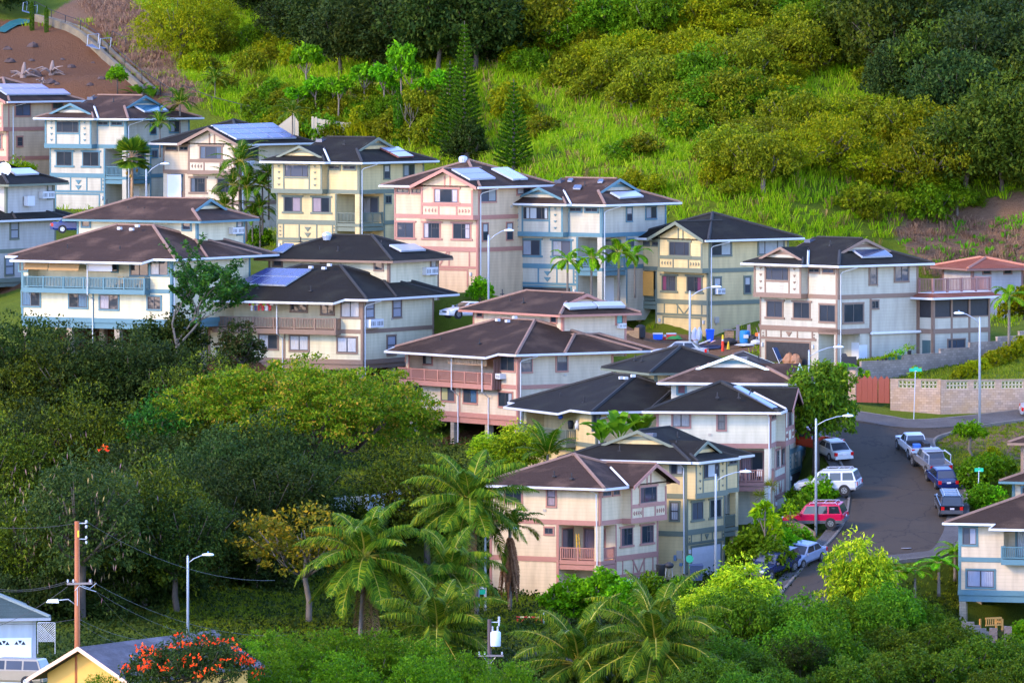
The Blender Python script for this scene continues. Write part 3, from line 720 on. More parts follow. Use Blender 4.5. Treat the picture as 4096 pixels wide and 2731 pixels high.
h.panel(q, n, [Z('B', 1248, 472), Z('B', 1392, 463), Z('B', 1472, 508), Z('B', 1330, 515)], mat=BLUEGLASS, frame=wood('red_brown_frame', (.16, .05, .04)))
h = HS['h4'] = cp(House('peach house with dusty pink trim and violet solar heaters, in the upper row', *Z('B', 2043, 778), 46.5, R(-37), W_PINK, A_PINK, SH_BROWN, group=ROW, L=9.1), CAP_BR)
gable_house(h, balcony=False, hp=1.25, wcol=(.62, .56, .62)); q, n = h.plane_R(.95)
h.panel(q, n, [Z('B', 1800, 622), Z('B', 2048, 612), Z('B', 2205, 705), Z('B', 1970, 716)], 1, 2, mat=paint('violet_heater_glass', (.16, .13, .26), .1))
h.panel(q, n, [Z('C', 30, 168), Z('C', 110, 160), Z('C', 292, 264), Z('C', 232, 270)], mat=BLUEGLASS); h.panel(q, n, [Z('C', 118, 160), Z('C', 178, 158), Z('C', 366, 262), Z('C', 298, 266)], mat=BLUEGLASS)
h.wpx(h.Rt, 'B', 2068, 790, 2200, 908, cur='01', ccol=(.4, .44, .46)); h.wpx(h.Rt, 'B', 2083, 1108, 2130, 1258, 'hung', cur='10', trim=.1); h.wpx(h.Rt, 'B', 2298, 1102, 2350, 1250, 'hung', cur='10', trim=.1); h.wpx(h.Rt, 'C', 265, 338, 380, 395, cur='10', trim=.12)
mb = MB().lathe([(.35, -.1), (.4, .25), (.3, .42), (.1, .5)], 10, (-4.9, 4.3, 2.05)); h.part('roof_turbine', mb, STEEL)
h = HS['h5'] = cp(House('ivory house with blue trim and a pale solar heater, behind the three small palms', *Z('C', 1026, 490), 46.5, R(-37), W_WHITE, A_BLUE, SH_MAUVE, group=ROW), CAP_BR)
dutch_house(h, garage='open', bayc='rlr', wc=('10', '10'), wcc=(.36, .40, .46)); q, n = h.plane_R(.95); h.panel(q, n, [Z('C', 1095, 382), Z('C', 1325, 370), Z('C', 1402, 418), Z('C', 1185, 433)], mat=BLUEGLASS)
for a in ((765, 318, 845, 348), (715, 258, 768, 280), (985, 265, 1040, 290)):
    q2, n2 = h.plane_F(-.8); h.panel(q2, n2, [Z('C', a[0] + 15, a[1]), Z('C', a[2], a[1]), Z('C', a[2] - 15, a[3]), Z('C', a[0], a[3])], mat=DKGLASS, name='skylight')
h = HS['h6'] = cp(House('butter yellow house with an orange bamboo blind and junk beside its garage', *Z('C', 1980, 806), 46.6, R(-49), W_YEL, A_GREEN, SH_BLACK, group=ROW, L=9.3), CAP_BK)
gable_house(h, hp=.8, blind=wood('bamboo_blind', (.58, .27, .05)), wcol=(.22, .04, .12), bayc='000')
h.wpx(h.Rt, 'C', 2005, 810, 2180, 942, cur='01', ccol=(.5, .55, .56)); h.wpx(h.Rt, 'C', 2028, 1145, 2088, 1285, 'hung', cur='10', trim=.12); h.wpx(h.Rt, 'C', 2302, 1138, 2352, 1280, 'hung', cur='10', trim=.12); h.acpx(h.Rt, 'C', 2035, 1240, 2102, 1288)
h.wpx(h.Rt, 'D', 298, 240, 525, 370, 'three', cur='111', ccol=(.45, .47, .48))
h = HS['h8'] = cp(House('cream house with an open full garage and a railed roof deck on its annex', *Z('D', 1010, 476), 48, R(-48.3), siding('pale_cream_siding', (0.41, 0.38, 0.3)), A_BROWN, SH_BLACK, group=ROW), CAP_BK)
dutch_house(h, hp=.55, garage='open', balcony=False, Rsides=False); q, n = h.plane_R(.95); h.panel(q, n, [Z('D', 1140, 340), Z('D', 1425, 332), Z('D', 1505, 393), Z('D', 1228, 403)], mat=DKGLASS)
h.wpx(h.Rt, 'D', 1296, 482, 1358, 640, 'hung', cur='00'); h.wpx(h.Rt, 'D', 1522, 475, 1640, 612); h.wpx(h.Rt, 'D', 1062, 822, 1234, 980, trim=.14); h.wpx(h.Rt, 'D', 1312, 792, 1372, 858, trim=.1)
h.wpx(h.F, 'D', 852, 825, 990, 980, trim=.14)
a, z = h.Rt.px(*Z('D', 1296, 900)); h.Rt.box(h.m('corner_board'), a, a + .2, -8.6, -2.84, 0, .05); h.band(h.Rt, 0, a, -5.75, -5.3); h.band(h.F, -2.3, 0, -5.75, -5.3)
# annex with roof deck
a0, _ = h.Rt.px(*Z('D', 1735, 600)); an = h.face((0, a0, 0), (1, 0, 0), (0, -1, 0)); xo, zo = an.px(*Z('D', 1864, 770)); xR = h.face((xo, 0, 0), (0, 1, 0), (1, 0, 0)); yR, _ = xR.px(3960, 1190)
h.m('wall').box(0, xo, a0, yR, -9.5, -5.2); h.m('wall').box(0, xo, a0, yR, -5.2, -4.55); h.part('screen_mesh_wall', MB().box(.02, xo - .06, a0 + .06, yR - .06, -4.55, -2.95), plain('black_screen', (.02, .02, .024), .6, .4))
for y in (a0, a0 + 2.1, a0 + 4.2, yR - .2):
    xR.box(h.m('corner_board'), y, y + .2, -9.3, -2.95, -.02, .05)
an.box(h.m('corner_board'), 0, .15, -9.3, -2.95, 0, .05); an.box(h.m('corner_board'), xo - .2, xo, -9.3, -2.95, 0, .05); an.box(h.m('belly_band'), 0, xo, -5.9, -5.5, 0, .055); xR.box(h.m('belly_band'), a0, yR, -5.9, -5.5, 0, .055)
xR.box(h.m('panel_board'), a0, yR, -4.6, -4.5, 0, .04)
h.part('deck_roof', MB().prism([(-.0, a0 - .9, -2.85), (xo + .9, a0 - .9, -2.85), (xo + .1, a0 - .1, -2.5), (0, a0 - .1, -2.5)], (0, 0, -.1)).prism([(xo + .9, a0 - .9, -2.86), (xo + .9, yR + .8, -2.86), (xo + .1, yR, -2.5), (xo + .1, a0 - .1, -2.5)], (0, 0, -.1)), SH_RED)
h.part('roof_deck', MB().box(0, xo + .1, a0 - .1, yR, -2.75, -2.45), plain('pale_deck', (.6, .52, .5)))
r = MB(); h.rail(r, [(.05, a0), (xo, a0), (xo, yR), (.05, yR)], -2.42, 1.15, .17, .16); h.part('deck_railing', r, A_MAUVE)
h.gutter((0, a0 - .95, -2.92), (xo + .93, a0 - .95, -2.92), (xo + .93, yR + .8, -2.92))
h.door(an, *sorted([an.px(*Z('D', 1768, 1142))[0], an.px(*Z('D', 1842, 1142))[0]]), -9.2, an.px(*Z('D', 1768, 1142))[1], plain('dark_green_door', (.05, .09, .09)), 'side_door', 3)
aw0, aw1 = xR.px(*Z('D', 1998, 1140)), xR.px(*Z('D', 2145, 1212)); h.win(xR, aw0[0], aw1[0], aw1[1], aw0[1], trim=.1)
x3 = h.face((0, 0, 0), (0, 1, 0), (1, 0, 0)); aa = x3.px(*Z('D', 1290, 1045))[0]; ab = x3.px(*Z('D', 1750, 1035))[0]
h.part('rolled_awning', MB().tube([(.28, aa, -5.75), (.28, ab, -5.75)], .12, 8), plain('awning_canvas', (.6, .6, .58)))
bd = h.face((-.0, 2.6, 0), (1, 0, 0), (0, -1, 0)); h.door(bd, -1.0, -.1, -8.9, -6.5, WHITE, 'front_door', 3)
r_, b_ = h.Rt.px(*Z('D', 1200, 1200)), None; h.door(h.Rt, r_[0], r_[0] + .95, -9.2, -6.7, WHITE, 'front_door', 3)
h.spout((1.0, 1.2, -.12), (.16, .45, -.55), (.1, .25, -.7), (.1, .25, -8.8))

# ---- middle row: stepped houses
MID = 'stepped houses in the middle row'
h = HS['m1'] = cp(House('long pale house with a blue balcony and brown bamboo blinds, behind the spindly tree', *Z('E', 1540, 640), 48, R(-31), W_PALE, A_BLUE, SH_MAUVE, group=MID, L=15.2, D=12, HB=8.8), CAP_BR)
xa, xb = h.F.px(*Z('E', 252, 700))[0], h.F.px(*Z('E', 1345, 700))[0]
stepped_house(h, (xa, xb), 12.6, (-6, 15), piers=[(x, y) for x in (-14.9, -10.4, -5.6, -.4) for y in (.1, 5)], mids=(xa + (xb - xa) * .53,))
for a in ((200, 932, 358, 1062), (622, 948, 782, 1076), (896, 958, 1060, 1092), (1325, 975, 1440, 1092)): h.wpx(h.F, 'E', *a, tm=A_BLUE, cur={200: '10', 622: '01', 896: '10', 1325: ''}[a[0]], ccol=(.10, .2, .3) if a[0] < 700 else (.45, .42, .48))
h.wpx(h.F, 'E', 176, 602, 245, 745, 'fixed'); h.wpx(h.F, 'E', 1352, 652, 1505, 785, cur='10'); h.wpx(h.Fr, 'E', 1010, 662, 1052, 752, 'fixed'); h.wpx(h.Fr, 'E', 1172, 668, 1330, 790, 'door', name='sliding_door')
for a, m_, k in (((242, 618, 452, 735), wood('brown_bamboo', (.30, .17, .06)), .55), ((458, 625, 728, 745), wood('brown_bamboo', (.30, .17, .06)), .55), ((792, 645, 1004, 752), plain('white_shade', (.62, .58, .6), .8, .05), .1)):
    f_ = h.face((0, -.6 + (.4 if k == .1 else 0), 0), (1, 0, 0), (0, -1, 0)); a0, z0 = f_.px(*Z('E', a[0], a[1])); a1, z1 = f_.px(*Z('E', a[2], a[3]))
    h.part('balcony_blind', MB().prism([f_.at(a0, z0, 0), f_.at(a1, z0, 0), f_.at(a1 + .05, z1, k), f_.at(a0 + .05, z1, k)], (0, .03, 0)), m_)
g_ = h.face((0, -1.7, 0), (1, 0, 0), (0, -1, 0)); a0, _ = g_.px(*Z('E', 740, 700)); a1, _ = h.F.px(*Z('E', 835, 1000)); h.spout((a0, -1.72, -.4), (a0, -1.0, -.6), (a0, -1.0, -3.1), (a1, -.1, -3.5), (a1, -.1, -8.6))
upper_block(h, Z('E', 1768, 298), Z('E', 690, 270), Z('E', 2192, 285), 7.5, ('hip', 'dutch'))
h.wpx(h.Fu, 'E', 738, 275, 805, 350, 'fixed'); h.wpx(h.Fu, 'E', 1640, 302, 1708, 378, 'fixed'); h.wpx(h.Ru, 'E', 2122, 292, 2166, 420, 'hung', cur='10', trim=.1); h.acpx(h.Ru, 'E', 2050, 358, 2152, 412)
h.caps([h.local(*Z('E', x, y), h.face((0, 4.4, 0), (1, 0, 0), (0, -1, 0))) for x, y in ((1072, 372), (1180, 380), (1232, 350))])
h.pipes([h.local(*Z('E', x, y), h.face((0, yy, 0), (1, 0, 0), (0, -1, 0))) for x, y, yy in ((605, 552, 1), (1075, 568, 1), (958, 150, 11), (1145, 215, 9), (1293, 222, 9), (1685, 168, 11))])
h = HS['m2'] = cp(House('long pale yellow house with laundry on its taupe balcony and solar panels above', *Z('F', 1347, 664), 48, R(-30), W_PALE, A_BROWN, SH_BLACK, group=MID, L=15.2, D=11.6, HB=8.8), CAP_BK)
xa, xb = h.F.px(*Z('F', -20, 760))[0], h.F.px(*Z('F', 1150, 760))[0]
stepped_house(h, (max(xa, -14.3), xb), 12.4, (-5.5, 14.2), piers=[(x, y) for x in (-14.9, -10.2, -7.6, -4, -.4) for y in (.1,)] + [(-.35, 5), (-.35, 8.5), (-5, 6)], mids=(h.F.px(*Z('F', 640, 980))[0],))
for a, c_ in (((420, 978, 584, 1110), '1b'), ((696, 988, 860, 1124), '11'), ((1122, 1004, 1292, 1143), '11')): h.wpx(h.F, 'F', *a, cur=c_.replace('b', '0'), ccol=(.62, .63, .66))
h.wpx(h.F, 'F', 1156, 680, 1318, 828, cur='11', ccol=(.55, .56, .58)); h.wpx(h.Fr, 'F', 705, 682, 845, 775); h.wpx(h.Fr, 'F', 976, 692, 1086, 800, 'door', name='sliding_door')
for a in ((1370, 678, 1444, 828), (1614, 668, 1688, 822), (1564, 996, 1638, 1155)): h.wpx(h.Rt, 'F', *a, 'hung', cur='11', ccol=(.4, .42, .5))
h.acpx(h.Rt, 'F', 1372, 846, 1488, 912, depth=.5); g_ = h.face((0, -1.7, 0), (1, 0, 0), (0, -1, 0)); a0, _ = g_.px(*Z('F', 536, 700)); a1, _ = h.F.px(*Z('F', 632, 1000)); h.spout((a0, -1.72, -.4), (a0, -1.0, -.6), (a0, -1.0, -3.0), (a1, -.1, -3.4), (a1, -.1, -8.2))
upper_block(h, Z('F', 1582, 318), Z('F', 502, 285), Z('F', 2026, 300), 7.5)
for a in ((550, 285, 620, 365), (978, 298, 1010, 335), (1456, 320, 1524, 402)): h.wpx(h.Fu, 'F', *a, 'fixed')
h.wpx(h.Ru, 'F', 1955, 310, 2000, 440, 'hung', cur='10', trim=.1); h.acpx(h.Ru, 'F', 1880, 380, 1984, 442)
q, n = h.plane_F(-.85); h.panel(q, n, [Z('F', 488, 388), Z('F', 888, 396), Z('F', 650, 545), Z('F', 205, 528)], 4, 2, mat=solar('blue_cells', (.035, .04, .12)))
xu0, xu1, yu0, yu1, zu = h.ux; q, n = h.plane_R(xu1 + .95, zu); h.panel(q, n, [Z('F', 1580, 180), Z('F', 1810, 172), Z('F', 1916, 226), Z('F', 1690, 236)], mat=BLUEGLASS)
q, n = (0, yu0 - .95, zu), (0, -h.pitch, 1); h.panel(q, n, [Z('F', 650, 168), Z('F', 732, 172), Z('F', 628, 246), Z('F', 530, 238)], mat=solar('blue_cells', (.035, .04, .12)))
h.pipes([h.local(*Z('F', x, y), h.face((0, yy, 0), (1, 0, 0), (0, -1, 0))) for x, y, yy in ((405, 570, .8), (880, 590, .5), (790, 150, 11), (958, 230, 8.6), (1125, 235, 8.4), (1513, 180, 10))])
h.caps([h.local(*Z('F', x, y), h.face((0, 4.6, 0), (1, 0, 0), (0, -1, 0))) for x, y in ((882, 384), (1000, 392), (1048, 364))])
p_ = h.local(*Z('F', 1025, 105), h.face((0, 10.5, 0), (1, 0, 0), (0, -1, 0))); h.part('roof_turbine', MB().lathe([(.3, -.3), (.42, .1), (.34, .3), (.1, .4)], 10, tuple(p_)), STEEL)
h = HS['m3'] = cp(House('cream house on piers with a dusty pink balcony shaded by tan mesh', *Z('G', 1168, 708), 49, R(-55), W_CREAM, A_PINK, SH_BROWN, group=MID, L=15.9, D=9.6, HB=8.8), CAP_BR)
xa, xb = h.F.px(*Z('G', 165, 720))[0], h.F.px(*Z('G', 1012, 800))[0]
stepped_house(h, (xa, xb), 12.0, (-6, 13.4), piers=[(x, y) for x in (-15.6, -9.6, -4.6, -.4) for y in (.1, 5)], mids=(h.F.px(*Z('G', 645, 1020))[0],))
for a, c_ in (((180, 976, 296, 1105), '10'), ((486, 1000, 603, 1130), '10'), ((685, 1018, 804, 1148), '01'), ((1000, 1048, 1120, 1182), '0r')): h.wpx(h.F, 'G', *a, cur=c_, ccol={180: (.6, .55, .2), 486: (.6, .55, .25), 685: (.06, .16, .3), 1000: (.45, .5, .55)}[a[0]])
h.wpx(h.F, 'G', 1018, 714, 1140, 860, cur='00'); h.wpx(h.Fr, 'G', 290, 685, 400, 800, 'door', name='sliding_door', cur='01', ccol=(.5, .55, .5)); h.wpx(h.Fr, 'G', 170, 668, 268, 770)
for a in ((1196, 716, 1290, 865), (1515, 706, 1608, 855)): h.wpx(h.Rt, 'G', *a, 'hung', cur='10', ccol=(.3, .3, .3))
f_ = h.face((0, -.72, 0), (1, 0, 0), (0, -1, 0)); a0, z0 = f_.px(*Z('G', 540, 702)); a1, z1 = f_.px(*Z('G', 888, 832)); h.part('balcony_blind', MB().prism([f_.at(a0, -.5), f_.at(a1, -.5), f_.at(a1, z1 + .15), f_.at(a0, z1 + .15)], (0, .03, 0)), fabric('tan_mesh', (.42, .26, .15), 3))
f2 = h.face((xb + .03, 0, 0), (0, 1, 0), (1, 0, 0)); h.part('balcony_blind', MB().prism([f2.at(-.75, -.5), f2.at(.05, -.3), f2.at(.05, -3.0, .1), f2.at(-.75, -3.0, .1)], (.03, 0, 0)), fabric('dark_red_mesh', (.13, .06, .045), 5), label='dark red mesh blind')
h.acpx(h.F, 'G', 992, 878, 1062, 930, depth=.6)
g_ = h.face((0, -1.7, 0), (1, 0, 0), (0, -1, 0))
for g0, g1, y1 in ((508, 640, 1040), (782, 912, 1050)):
    a0, _ = g_.px(*Z('G', g0, 760)); a1, _ = h.F.px(*Z('G', g1, y1)); h.spout((a0, -1.72, -.4), (a0, -.98, -.6), (a0, -.98, -3.2), (a1, -.1, -3.7), (a1, -.1, -7.6))
upper_block(h, Z('G', 1567, 352), Z('G', 768, 290), Z('G', 2140, 345), 6.8, ('hip', 'dutch'))
for a in ((808, 304, 852, 372), (1468, 366, 1515, 424)): h.wpx(h.Fu, 'G', *a, 'fixed')
h.wpx(h.Ru, 'G', 2050, 350, 2104, 435, 'fixed', cur='1', ccol=(.05, .45, .48)); h.acpx(h.Ru, 'G', 2055, 432, 2115, 474)
xu0, xu1, yu0, yu1, zu = h.ux; q, n = h.plane_R(xu1 + .95, zu)
h.panel(q, n, [Z('G', 1575, 255), Z('G', 1830, 243), Z('G', 1880, 284), Z('G', 1632, 298)], mat=BLUEGLASS, lift=.3); h.panel(q, n, [Z('G', 1838, 243), Z('G', 2092, 240), Z('G', 2136, 282), Z('G', 1888, 286)], mat=BLUEGLASS, lift=.3)
h.pipes([h.local(*Z('G', x, y), h.face((0, yy, 0), (1, 0, 0), (0, -1, 0))) for x, y, yy in ((475, 590, 1), (825, 615, .6), (1028, 172, 10.4), (1100, 240, 8), (1218, 248, 7.6), (1562, 210, 9.5))])
h.caps([h.local(*Z('G', x, y), h.face((0, 4.6, 0), (1, 0, 0), (0, -1, 0))) for x, y in ((988, 408), (1075, 418), (1140, 385))])
h = HS['m4'] = cp(House('black roofed house with a cluttered green railed porch half hidden by banana leaves', *Z('H', 640, 662), 51, R(-68), W_YEL, A_GREEN, SH_BLACK, group=MID, L=15.4, D=9, HB=8.8), CAP_BK)
xa, xb = -14.6, -4.2
stepped_house(h, (xa, xb), 12.0, (-6, 12.5), piers=[], mids=())
upper_block(h, Z('H', 1168, 312), Z('H', 812, 255), Z('H', 1960, 300), 6.8)
h.wpx(h.Rt, 'H', 605, 690, 670, 830, 'door', trim=.1, cur='01', ccol=(.4, .5, .48)); h.pipes([h.local(*Z('H', x, y), h.face((0, yy, 0), (1, 0, 0), (0, -1, 0))) for x, y, yy in ((315, 540, 1), (528, 580, .6), (988, 200, 7.6), (1052, 210, 7.6), (1352, 150, 10))])
h.caps([h.local(*Z('H', x, y), h.face((0, 4.6, 0), (1, 0, 0), (0, -1, 0))) for x, y in ((862, 366), (902, 368), (968, 348))])
h = HS['m0'] = cp(House('grey sided house at the left edge with a satellite dish on its black roof', -75, 884, 46, R(-31), W_GREY, A_GREEN, SH_BLACK, group=MID, L=12, D=11.5, HB=8.6), CAP_BK)
stepped_house(h, (-11, -3), 12.4, (-5.5, 14.2), piers=[(-.35, .2), (-.35, 5), (-.35, 9)])
upper_block(h, Z('A', 55, 1203), Z('A', -500, 1190), Z('A', 490, 1180), 4.6)
for a in ((92, 306, 162, 455), (45, 632, 118, 780)): h.wpx(h.Rt, 'E', *a, 'hung', cur='11', ccol=(.4, .44, .5))
h.wpx(h.Ru, 'A', 425, 1202, 466, 1330, 'hung', trim=.1, cur='10'); h.acpx(h.Ru, 'A', 350, 1268, 456, 1328)
xu0, xu1, yu0, yu1, zu = h.ux; q, n = h.plane_R(xu1 + .95, zu); h.panel(q, n, [Z('A', 62, 1066), Z('A', 268, 1062), Z('A', 355, 1112), Z('A', 140, 1122)], mat=BLUEGLASS)
mb = MB(); p_ = h.local(*Z('A', 238, 1350), h.Ru); mb.box(p_.x + .1, p_.x + .5, p_.y - .55, p_.y + .55, p_.z - .45, p_.z + .4); h.part('air_conditioner', mb, WHITE)
p_ = h.local(*Z('A', 40, 1075), h.face((xu1 - 1.2, 0, 0), (0, 1, 0), (1, 0, 0))); ds = MB().lathe([(.02, 0), (.35, .06), (.62, .2), (.64, .22), (.6, .22), (.33, .09), (.03, .04)], 14); rot = Matrix.Rotation(R(75), 4, 'X') @ Matrix.Rotation(R(0), 4, 'Z')
ds.v = [tuple((Matrix.Translation(p_) @ Matrix.Rotation(R(25), 4, 'Z') @ rot) @ Vector(t)) for t in ds.v]; ds.tube([p_, p_ + Vector((0, .1, -.9))], .04, 6); h.part('satellite_dish', ds, plain('dish_grey', (.5, .52, .55)))

# ---- lower right row: fronts turned to the street on the right
LOW = 'houses along the lower street'
h = HS['h10'] = cp(House('cream house with blue trim under a brown roof with a wide pale gable', 3158, 1532, 51, R(80), siding('cream_grey_siding', (0.47, 0.44, 0.36)), A_BLUE, SH_MAUVE, anchor=(-9.4, 0), group=LOW, fascia=WHITE, rake=plain('pale_green_rake', (.6, .68, .62))), CAP_BR)
dutch_house(h, Rsides=False); h.wpx(h.Lf, 'H', 1370, 412, 1436, 500, 'fixed', gl=plain('dark_red_curtain', (.08, .02, .03))); h.wpx(h.Lf, 'H', 2020, 405, 2290, 425, 'slide'); h.gutter((-9.4 - .98, -.8, -.06), (-9.4 - .98, 10.4, -.06))
h = HS['h11'] = cp(House('pale cream house with dark roof and white chairs on its side balcony', *Z('H', 2202, 664), 52, R(81), siding('pale_ivory_siding', (0.48, 0.46, 0.36)), A_MAUVE, SH_BLACK, anchor=(-9.1, 0), group=LOW, L=9.1, D=8.9), CAP_BK)
gable_house(h, Rsides=False); h.gutter((-9.1 - .98, -.9, -.06), (-9.1 - .98, 9.9, -.06)); h.wpx(h.Lf, 'H', 1325, 670, 1475, 800, cur='11', ccol=(.34, .36, .38), tm=A_MAUVE); h.wpx(h.Lf, 'H', 1728, 676, 1795, 825, 'hung', cur='11', ccol=(.16, .17, .18), tm=A_MAUVE)
h.band(h.Lf, 0, 8.9, -2.83, -2.46); h.Lf.box(h.m('corner_board'), 8.7, 8.9, -8.6, -.2, 0, .045); h.Lf.box(h.m('corner_board'), 0, .16, -2.46, -.2, 0, .045); h.Lf.box(h.m('corner_board'), 3.5, 3.7, -8.6, -2.84, 0, .045)
h.part('solar_panel', MB().prism([(-9.1 - .7, -.2, .25), (-9.1 + 3.0, 3.3, 1.72), (-9.1 + 3.9, 3.0, 1.75), (-9.1 + .1, -.5, .28)], (0, -.03, .1)), DKGLASS)
h.spout((-10.0, .1, -.2), (-9.25, .12, -.4), (-9.2, .12, -8.4)); h.pipes([(-8.2, 2.6, 1.0), (-8.0, 4.3, 1.0), (-6.5, 1.9, 1.2)])
h = HS['h12'] = cp(House('yellow house with dark gabled roof and a navy wheelie bin at its corner', *Z('I', 2012, 212), 53, R(64), W_YEL, A_GREEN, SH_BLACK, anchor=(-9.4, 0), group=LOW, L=9.4, D=9.6), CAP_BK)
dutch_house(h, garage='closed', hp=.55, Rsides=False, bayc='101' and '010', doormat=plain('lilac_grey_door', (.62, .60, .62), .5)); h.gutter((-9.4 - .98, -.8, -.06), (-9.4 - .98, 10.6, -.06))
h.wpx(h.Lf, 'I', 1868, 192, 1975, 330, cur='10', ccol=(.55, .56, .55)); h.wpx(h.Lf, 'I', 1865, 575, 1938, 740, 'hung', cur='11', ccol=(.5, .5, .5)); h.wpx(h.Lf, 'I', 1250, 170, 1420, 190, 'slide')
h.band(h.Lf, 0, 9.6, -2.83, -2.46); h.band(h.Lf, 0, 9.6, -5.7, -5.3); h.Lf.box(h.m('corner_board'), 0, .16, -8.6, -2.46, 0, .045); h.Lf.box(h.m('corner_board'), 0, .3, -2.46, -.2, 0, .045)
h.spout((-10.2, .3, -.15), (-9.5, .25, -.5), (-9.48, .2, -8.5)); h.pipes([(-8.6, 6, .6), (-7, 2, 1)])
h = HS['h13'] = cp(House('peach house with a yellow ladder on its pink balcony, behind the tall coconut palm', *Z('I', 1236, 450), 54, R(61), siding('peach_siding', (0.57, 0.445, 0.285)), A_PINK, SH_MAUVE, anchor=(-9.1, 0), group=LOW, L=9.1, D=9.4), CAP_BR)
gable_house(h, Rsides=False, doormat=plain('lilac_white_door', (.64, .62, .64), .5), wcol=(.1, .06, .07), bayc='100'); h.gutter((-9.1 - .98, -.9, -.06), (-9.1 - .98, 10.4, -.06))
h.wpx(h.Lf, 'I', 762, 452, 834, 612, 'hung', cur='11', ccol=(.42, .32, .36)); h.wpx(h.Lf, 'I', 388, 438, 530, 582, cur='00'); h.wpx(h.Lf, 'I', 740, 806, 812, 862, trim=.12)
h.band(h.Lf, 0, 9.4, -2.83, -2.46); h.band(h.Lf, 3.5, 9.4, -5.62, -5.25); h.Lf.box(h.m('corner_board'), 9.2, 9.4, -8.9, -.2, 0, .045); h.Lf.box(h.m('corner_board'), 0, .16, -2.46, -.2, 0, .045); h.Lf.box(h.m('corner_board'), 3.5, 3.72, -8.8, -2.84, 0, .045)
h.spout((-10.0, .5, -.15), (-9.3, .25, -.45), (-9.2, .2, -8.6)); h.pipes([(-8.4, 4.3, .7), (-8.8, 2.6, .6)])
h = HS['h14'] = cp(House('pale house with blue balcony at the right edge, orange bench under its floor', *Z('D', 0, 0), 54, 0, W_CREAM, A_BLUE, SH_BROWN), CAP_BR) if False else None
h = HS['h14'] = cp(House('pale house with blue balcony at the right edge, orange bench under its floor', 3834, 2089, 54, R(-17), W_CREAM, A_BLUE, SH_BROWN, anchor=(-14, 0), group=LOW, L=14, D=11, HB=8.8), CAP_BR)
stepped_house(h, (-10.55, -2), 12.0, (-5.5, 13), zf=(-2.72, -5.35), piers=[(x, y) for x in (-13.7, -7, -.4) for y in (.1, 5)])
def n2(x, y): return (3296 + x / 1.7425, 1700 + y / 1.7425)
for a, f_, k, c_ in (((966, 712, 1062, 832), h.F, 'slide', '01'), ((998, 1008, 1186, 1130), h.F, 'slide', '11')):
    a0, z1 = f_.px(*n2(a[0], a[1])); a1, z0 = f_.px(*n2(a[2], a[3])); h.win(f_, a0, a1, z0, z1, k, cur=c_, ccol=(.42, .44, .56))
for x0 in (-9.9, -7.4): h.win(h.Fr, x0, x0 + 2.1, -2.55, -.45, 'door', name='sliding_door', cur='11', ccol=(.5, .52, .54))
# ---- houses that only show in part
def boxpx(h, f, k, x0, y0, x1, y1, name, m, d=.16):
    a0, z1 = f.px(*Z(k, x0, y0)); a1, z0 = f.px(*Z(k, x1, y1)); mb = MB(); f.box(mb, a0, a1, z0, z1, 0, d); h.part(name, mb, m)
MET = plain('meter_box_tan', (.36, .32, .26), .5)
boxpx(HS['h12'], HS['h12'].Lf, 'I', 1925, 1010, 1972, 1085, 'meter_box', MET); boxpx(HS['h12'], HS['h12'].Lf, 'I', 1900, 1050, 1922, 1102, 'switch_box', plain('blue_box', (.12, .2, .3), .5)); boxpx(HS['h12'], HS['h12'].Lf, 'I', 1950, 1120, 1974, 1148, 'switch_box', plain('blue_box', (.12, .2, .3), .5)); boxpx(HS['h12'], HS['h12'].Lf, 'I', 1958, 1085, 1963, 1215, 'conduit', MET, .06)
boxpx(HS['h6'], HS['h6'].Rt, 'C', 2032, 1495, 2066, 1548, 'meter_box', MET); boxpx(HS['h6'], HS['h6'].Rt, 'C', 2044, 1548, 2052, 1568, 'conduit', MET, .06); boxpx(HS['h4'], HS['h4'].Rt, 'G', 868, 20, 892, 88, 'meter_box', MET); boxpx(HS['h8'], HS['h8'].Rt, 'D', 1848, 1190, 1852, 1250, 'conduit', MET, .06)
for hk, fs in (('h13', 'Lf'), ('h11', 'Lf'), ('h8', 'Rt'), ('h4', 'Rt'), ('m2', 'Rt'), ('m3', 'Rt')):
    hh_ = HS[hk]; f_ = getattr(hh_, fs); mb = MB()
    f_.box(mb, 4.6, 4.85, -1.9, -1.7, 0, .06); hh_.part('wall_vent', mb, MET)
def plain_house(label, u, v, sc, rot, wall, acc, roof, anchor, L, D, H, cap, ends=('hip', 'hip'), axis='x', group=None, pitch=.38, name='house', cat='house', over=.9):
    h = cp(House(label, u, v, sc, rot, wall, acc, roof, anchor=anchor, L=L, D=D, HB=H, group=group, name=name, cat=cat, pitch=pitch), cap)
    h.m('wall').box(-L, 0, 0, D, -H - 1, -.18); h.hip(-L - over, over, -over, D + over, 0, axis=axis, ends=ends)
    for f, a in ((h.F, -L), (h.F, -.2), (h.Rt, 0), (h.Rt, D - .2), (h.Lf, 0), (h.Lf, D - .2)): f.box(h.m('corner_board'), a, a + .2, -H, -.2, 0, .045)
    return h
h = plain_house('lilac white house with an orange roof behind the railed roof deck', *[3600 + 1365 / 4.742, 1030 + 205 / 4.742], 45.5, R(-68), siding('lilac_white_siding', (0.420, 0.377, 0.384)), A_MAUVE, SH_RED, (0, 0), 6, 5, 6, plain('red_caps', (.42, .16, .09)), group='houses half hidden on the slope', pitch=.24)
HS['h16'] = h
for x0, x1 in ((1578, 1710), (1975, 2108)):
    a0, z1 = h.Rt.px(3600 + x0 / 4.742, 1030 + 232 / 4.742); a1, z0 = h.Rt.px(3600 + x1 / 4.742, 1030 + 302 / 4.742); h.win(h.Rt, a0, a1, z0, z1, 'fixed', trim=.1)
h.finish
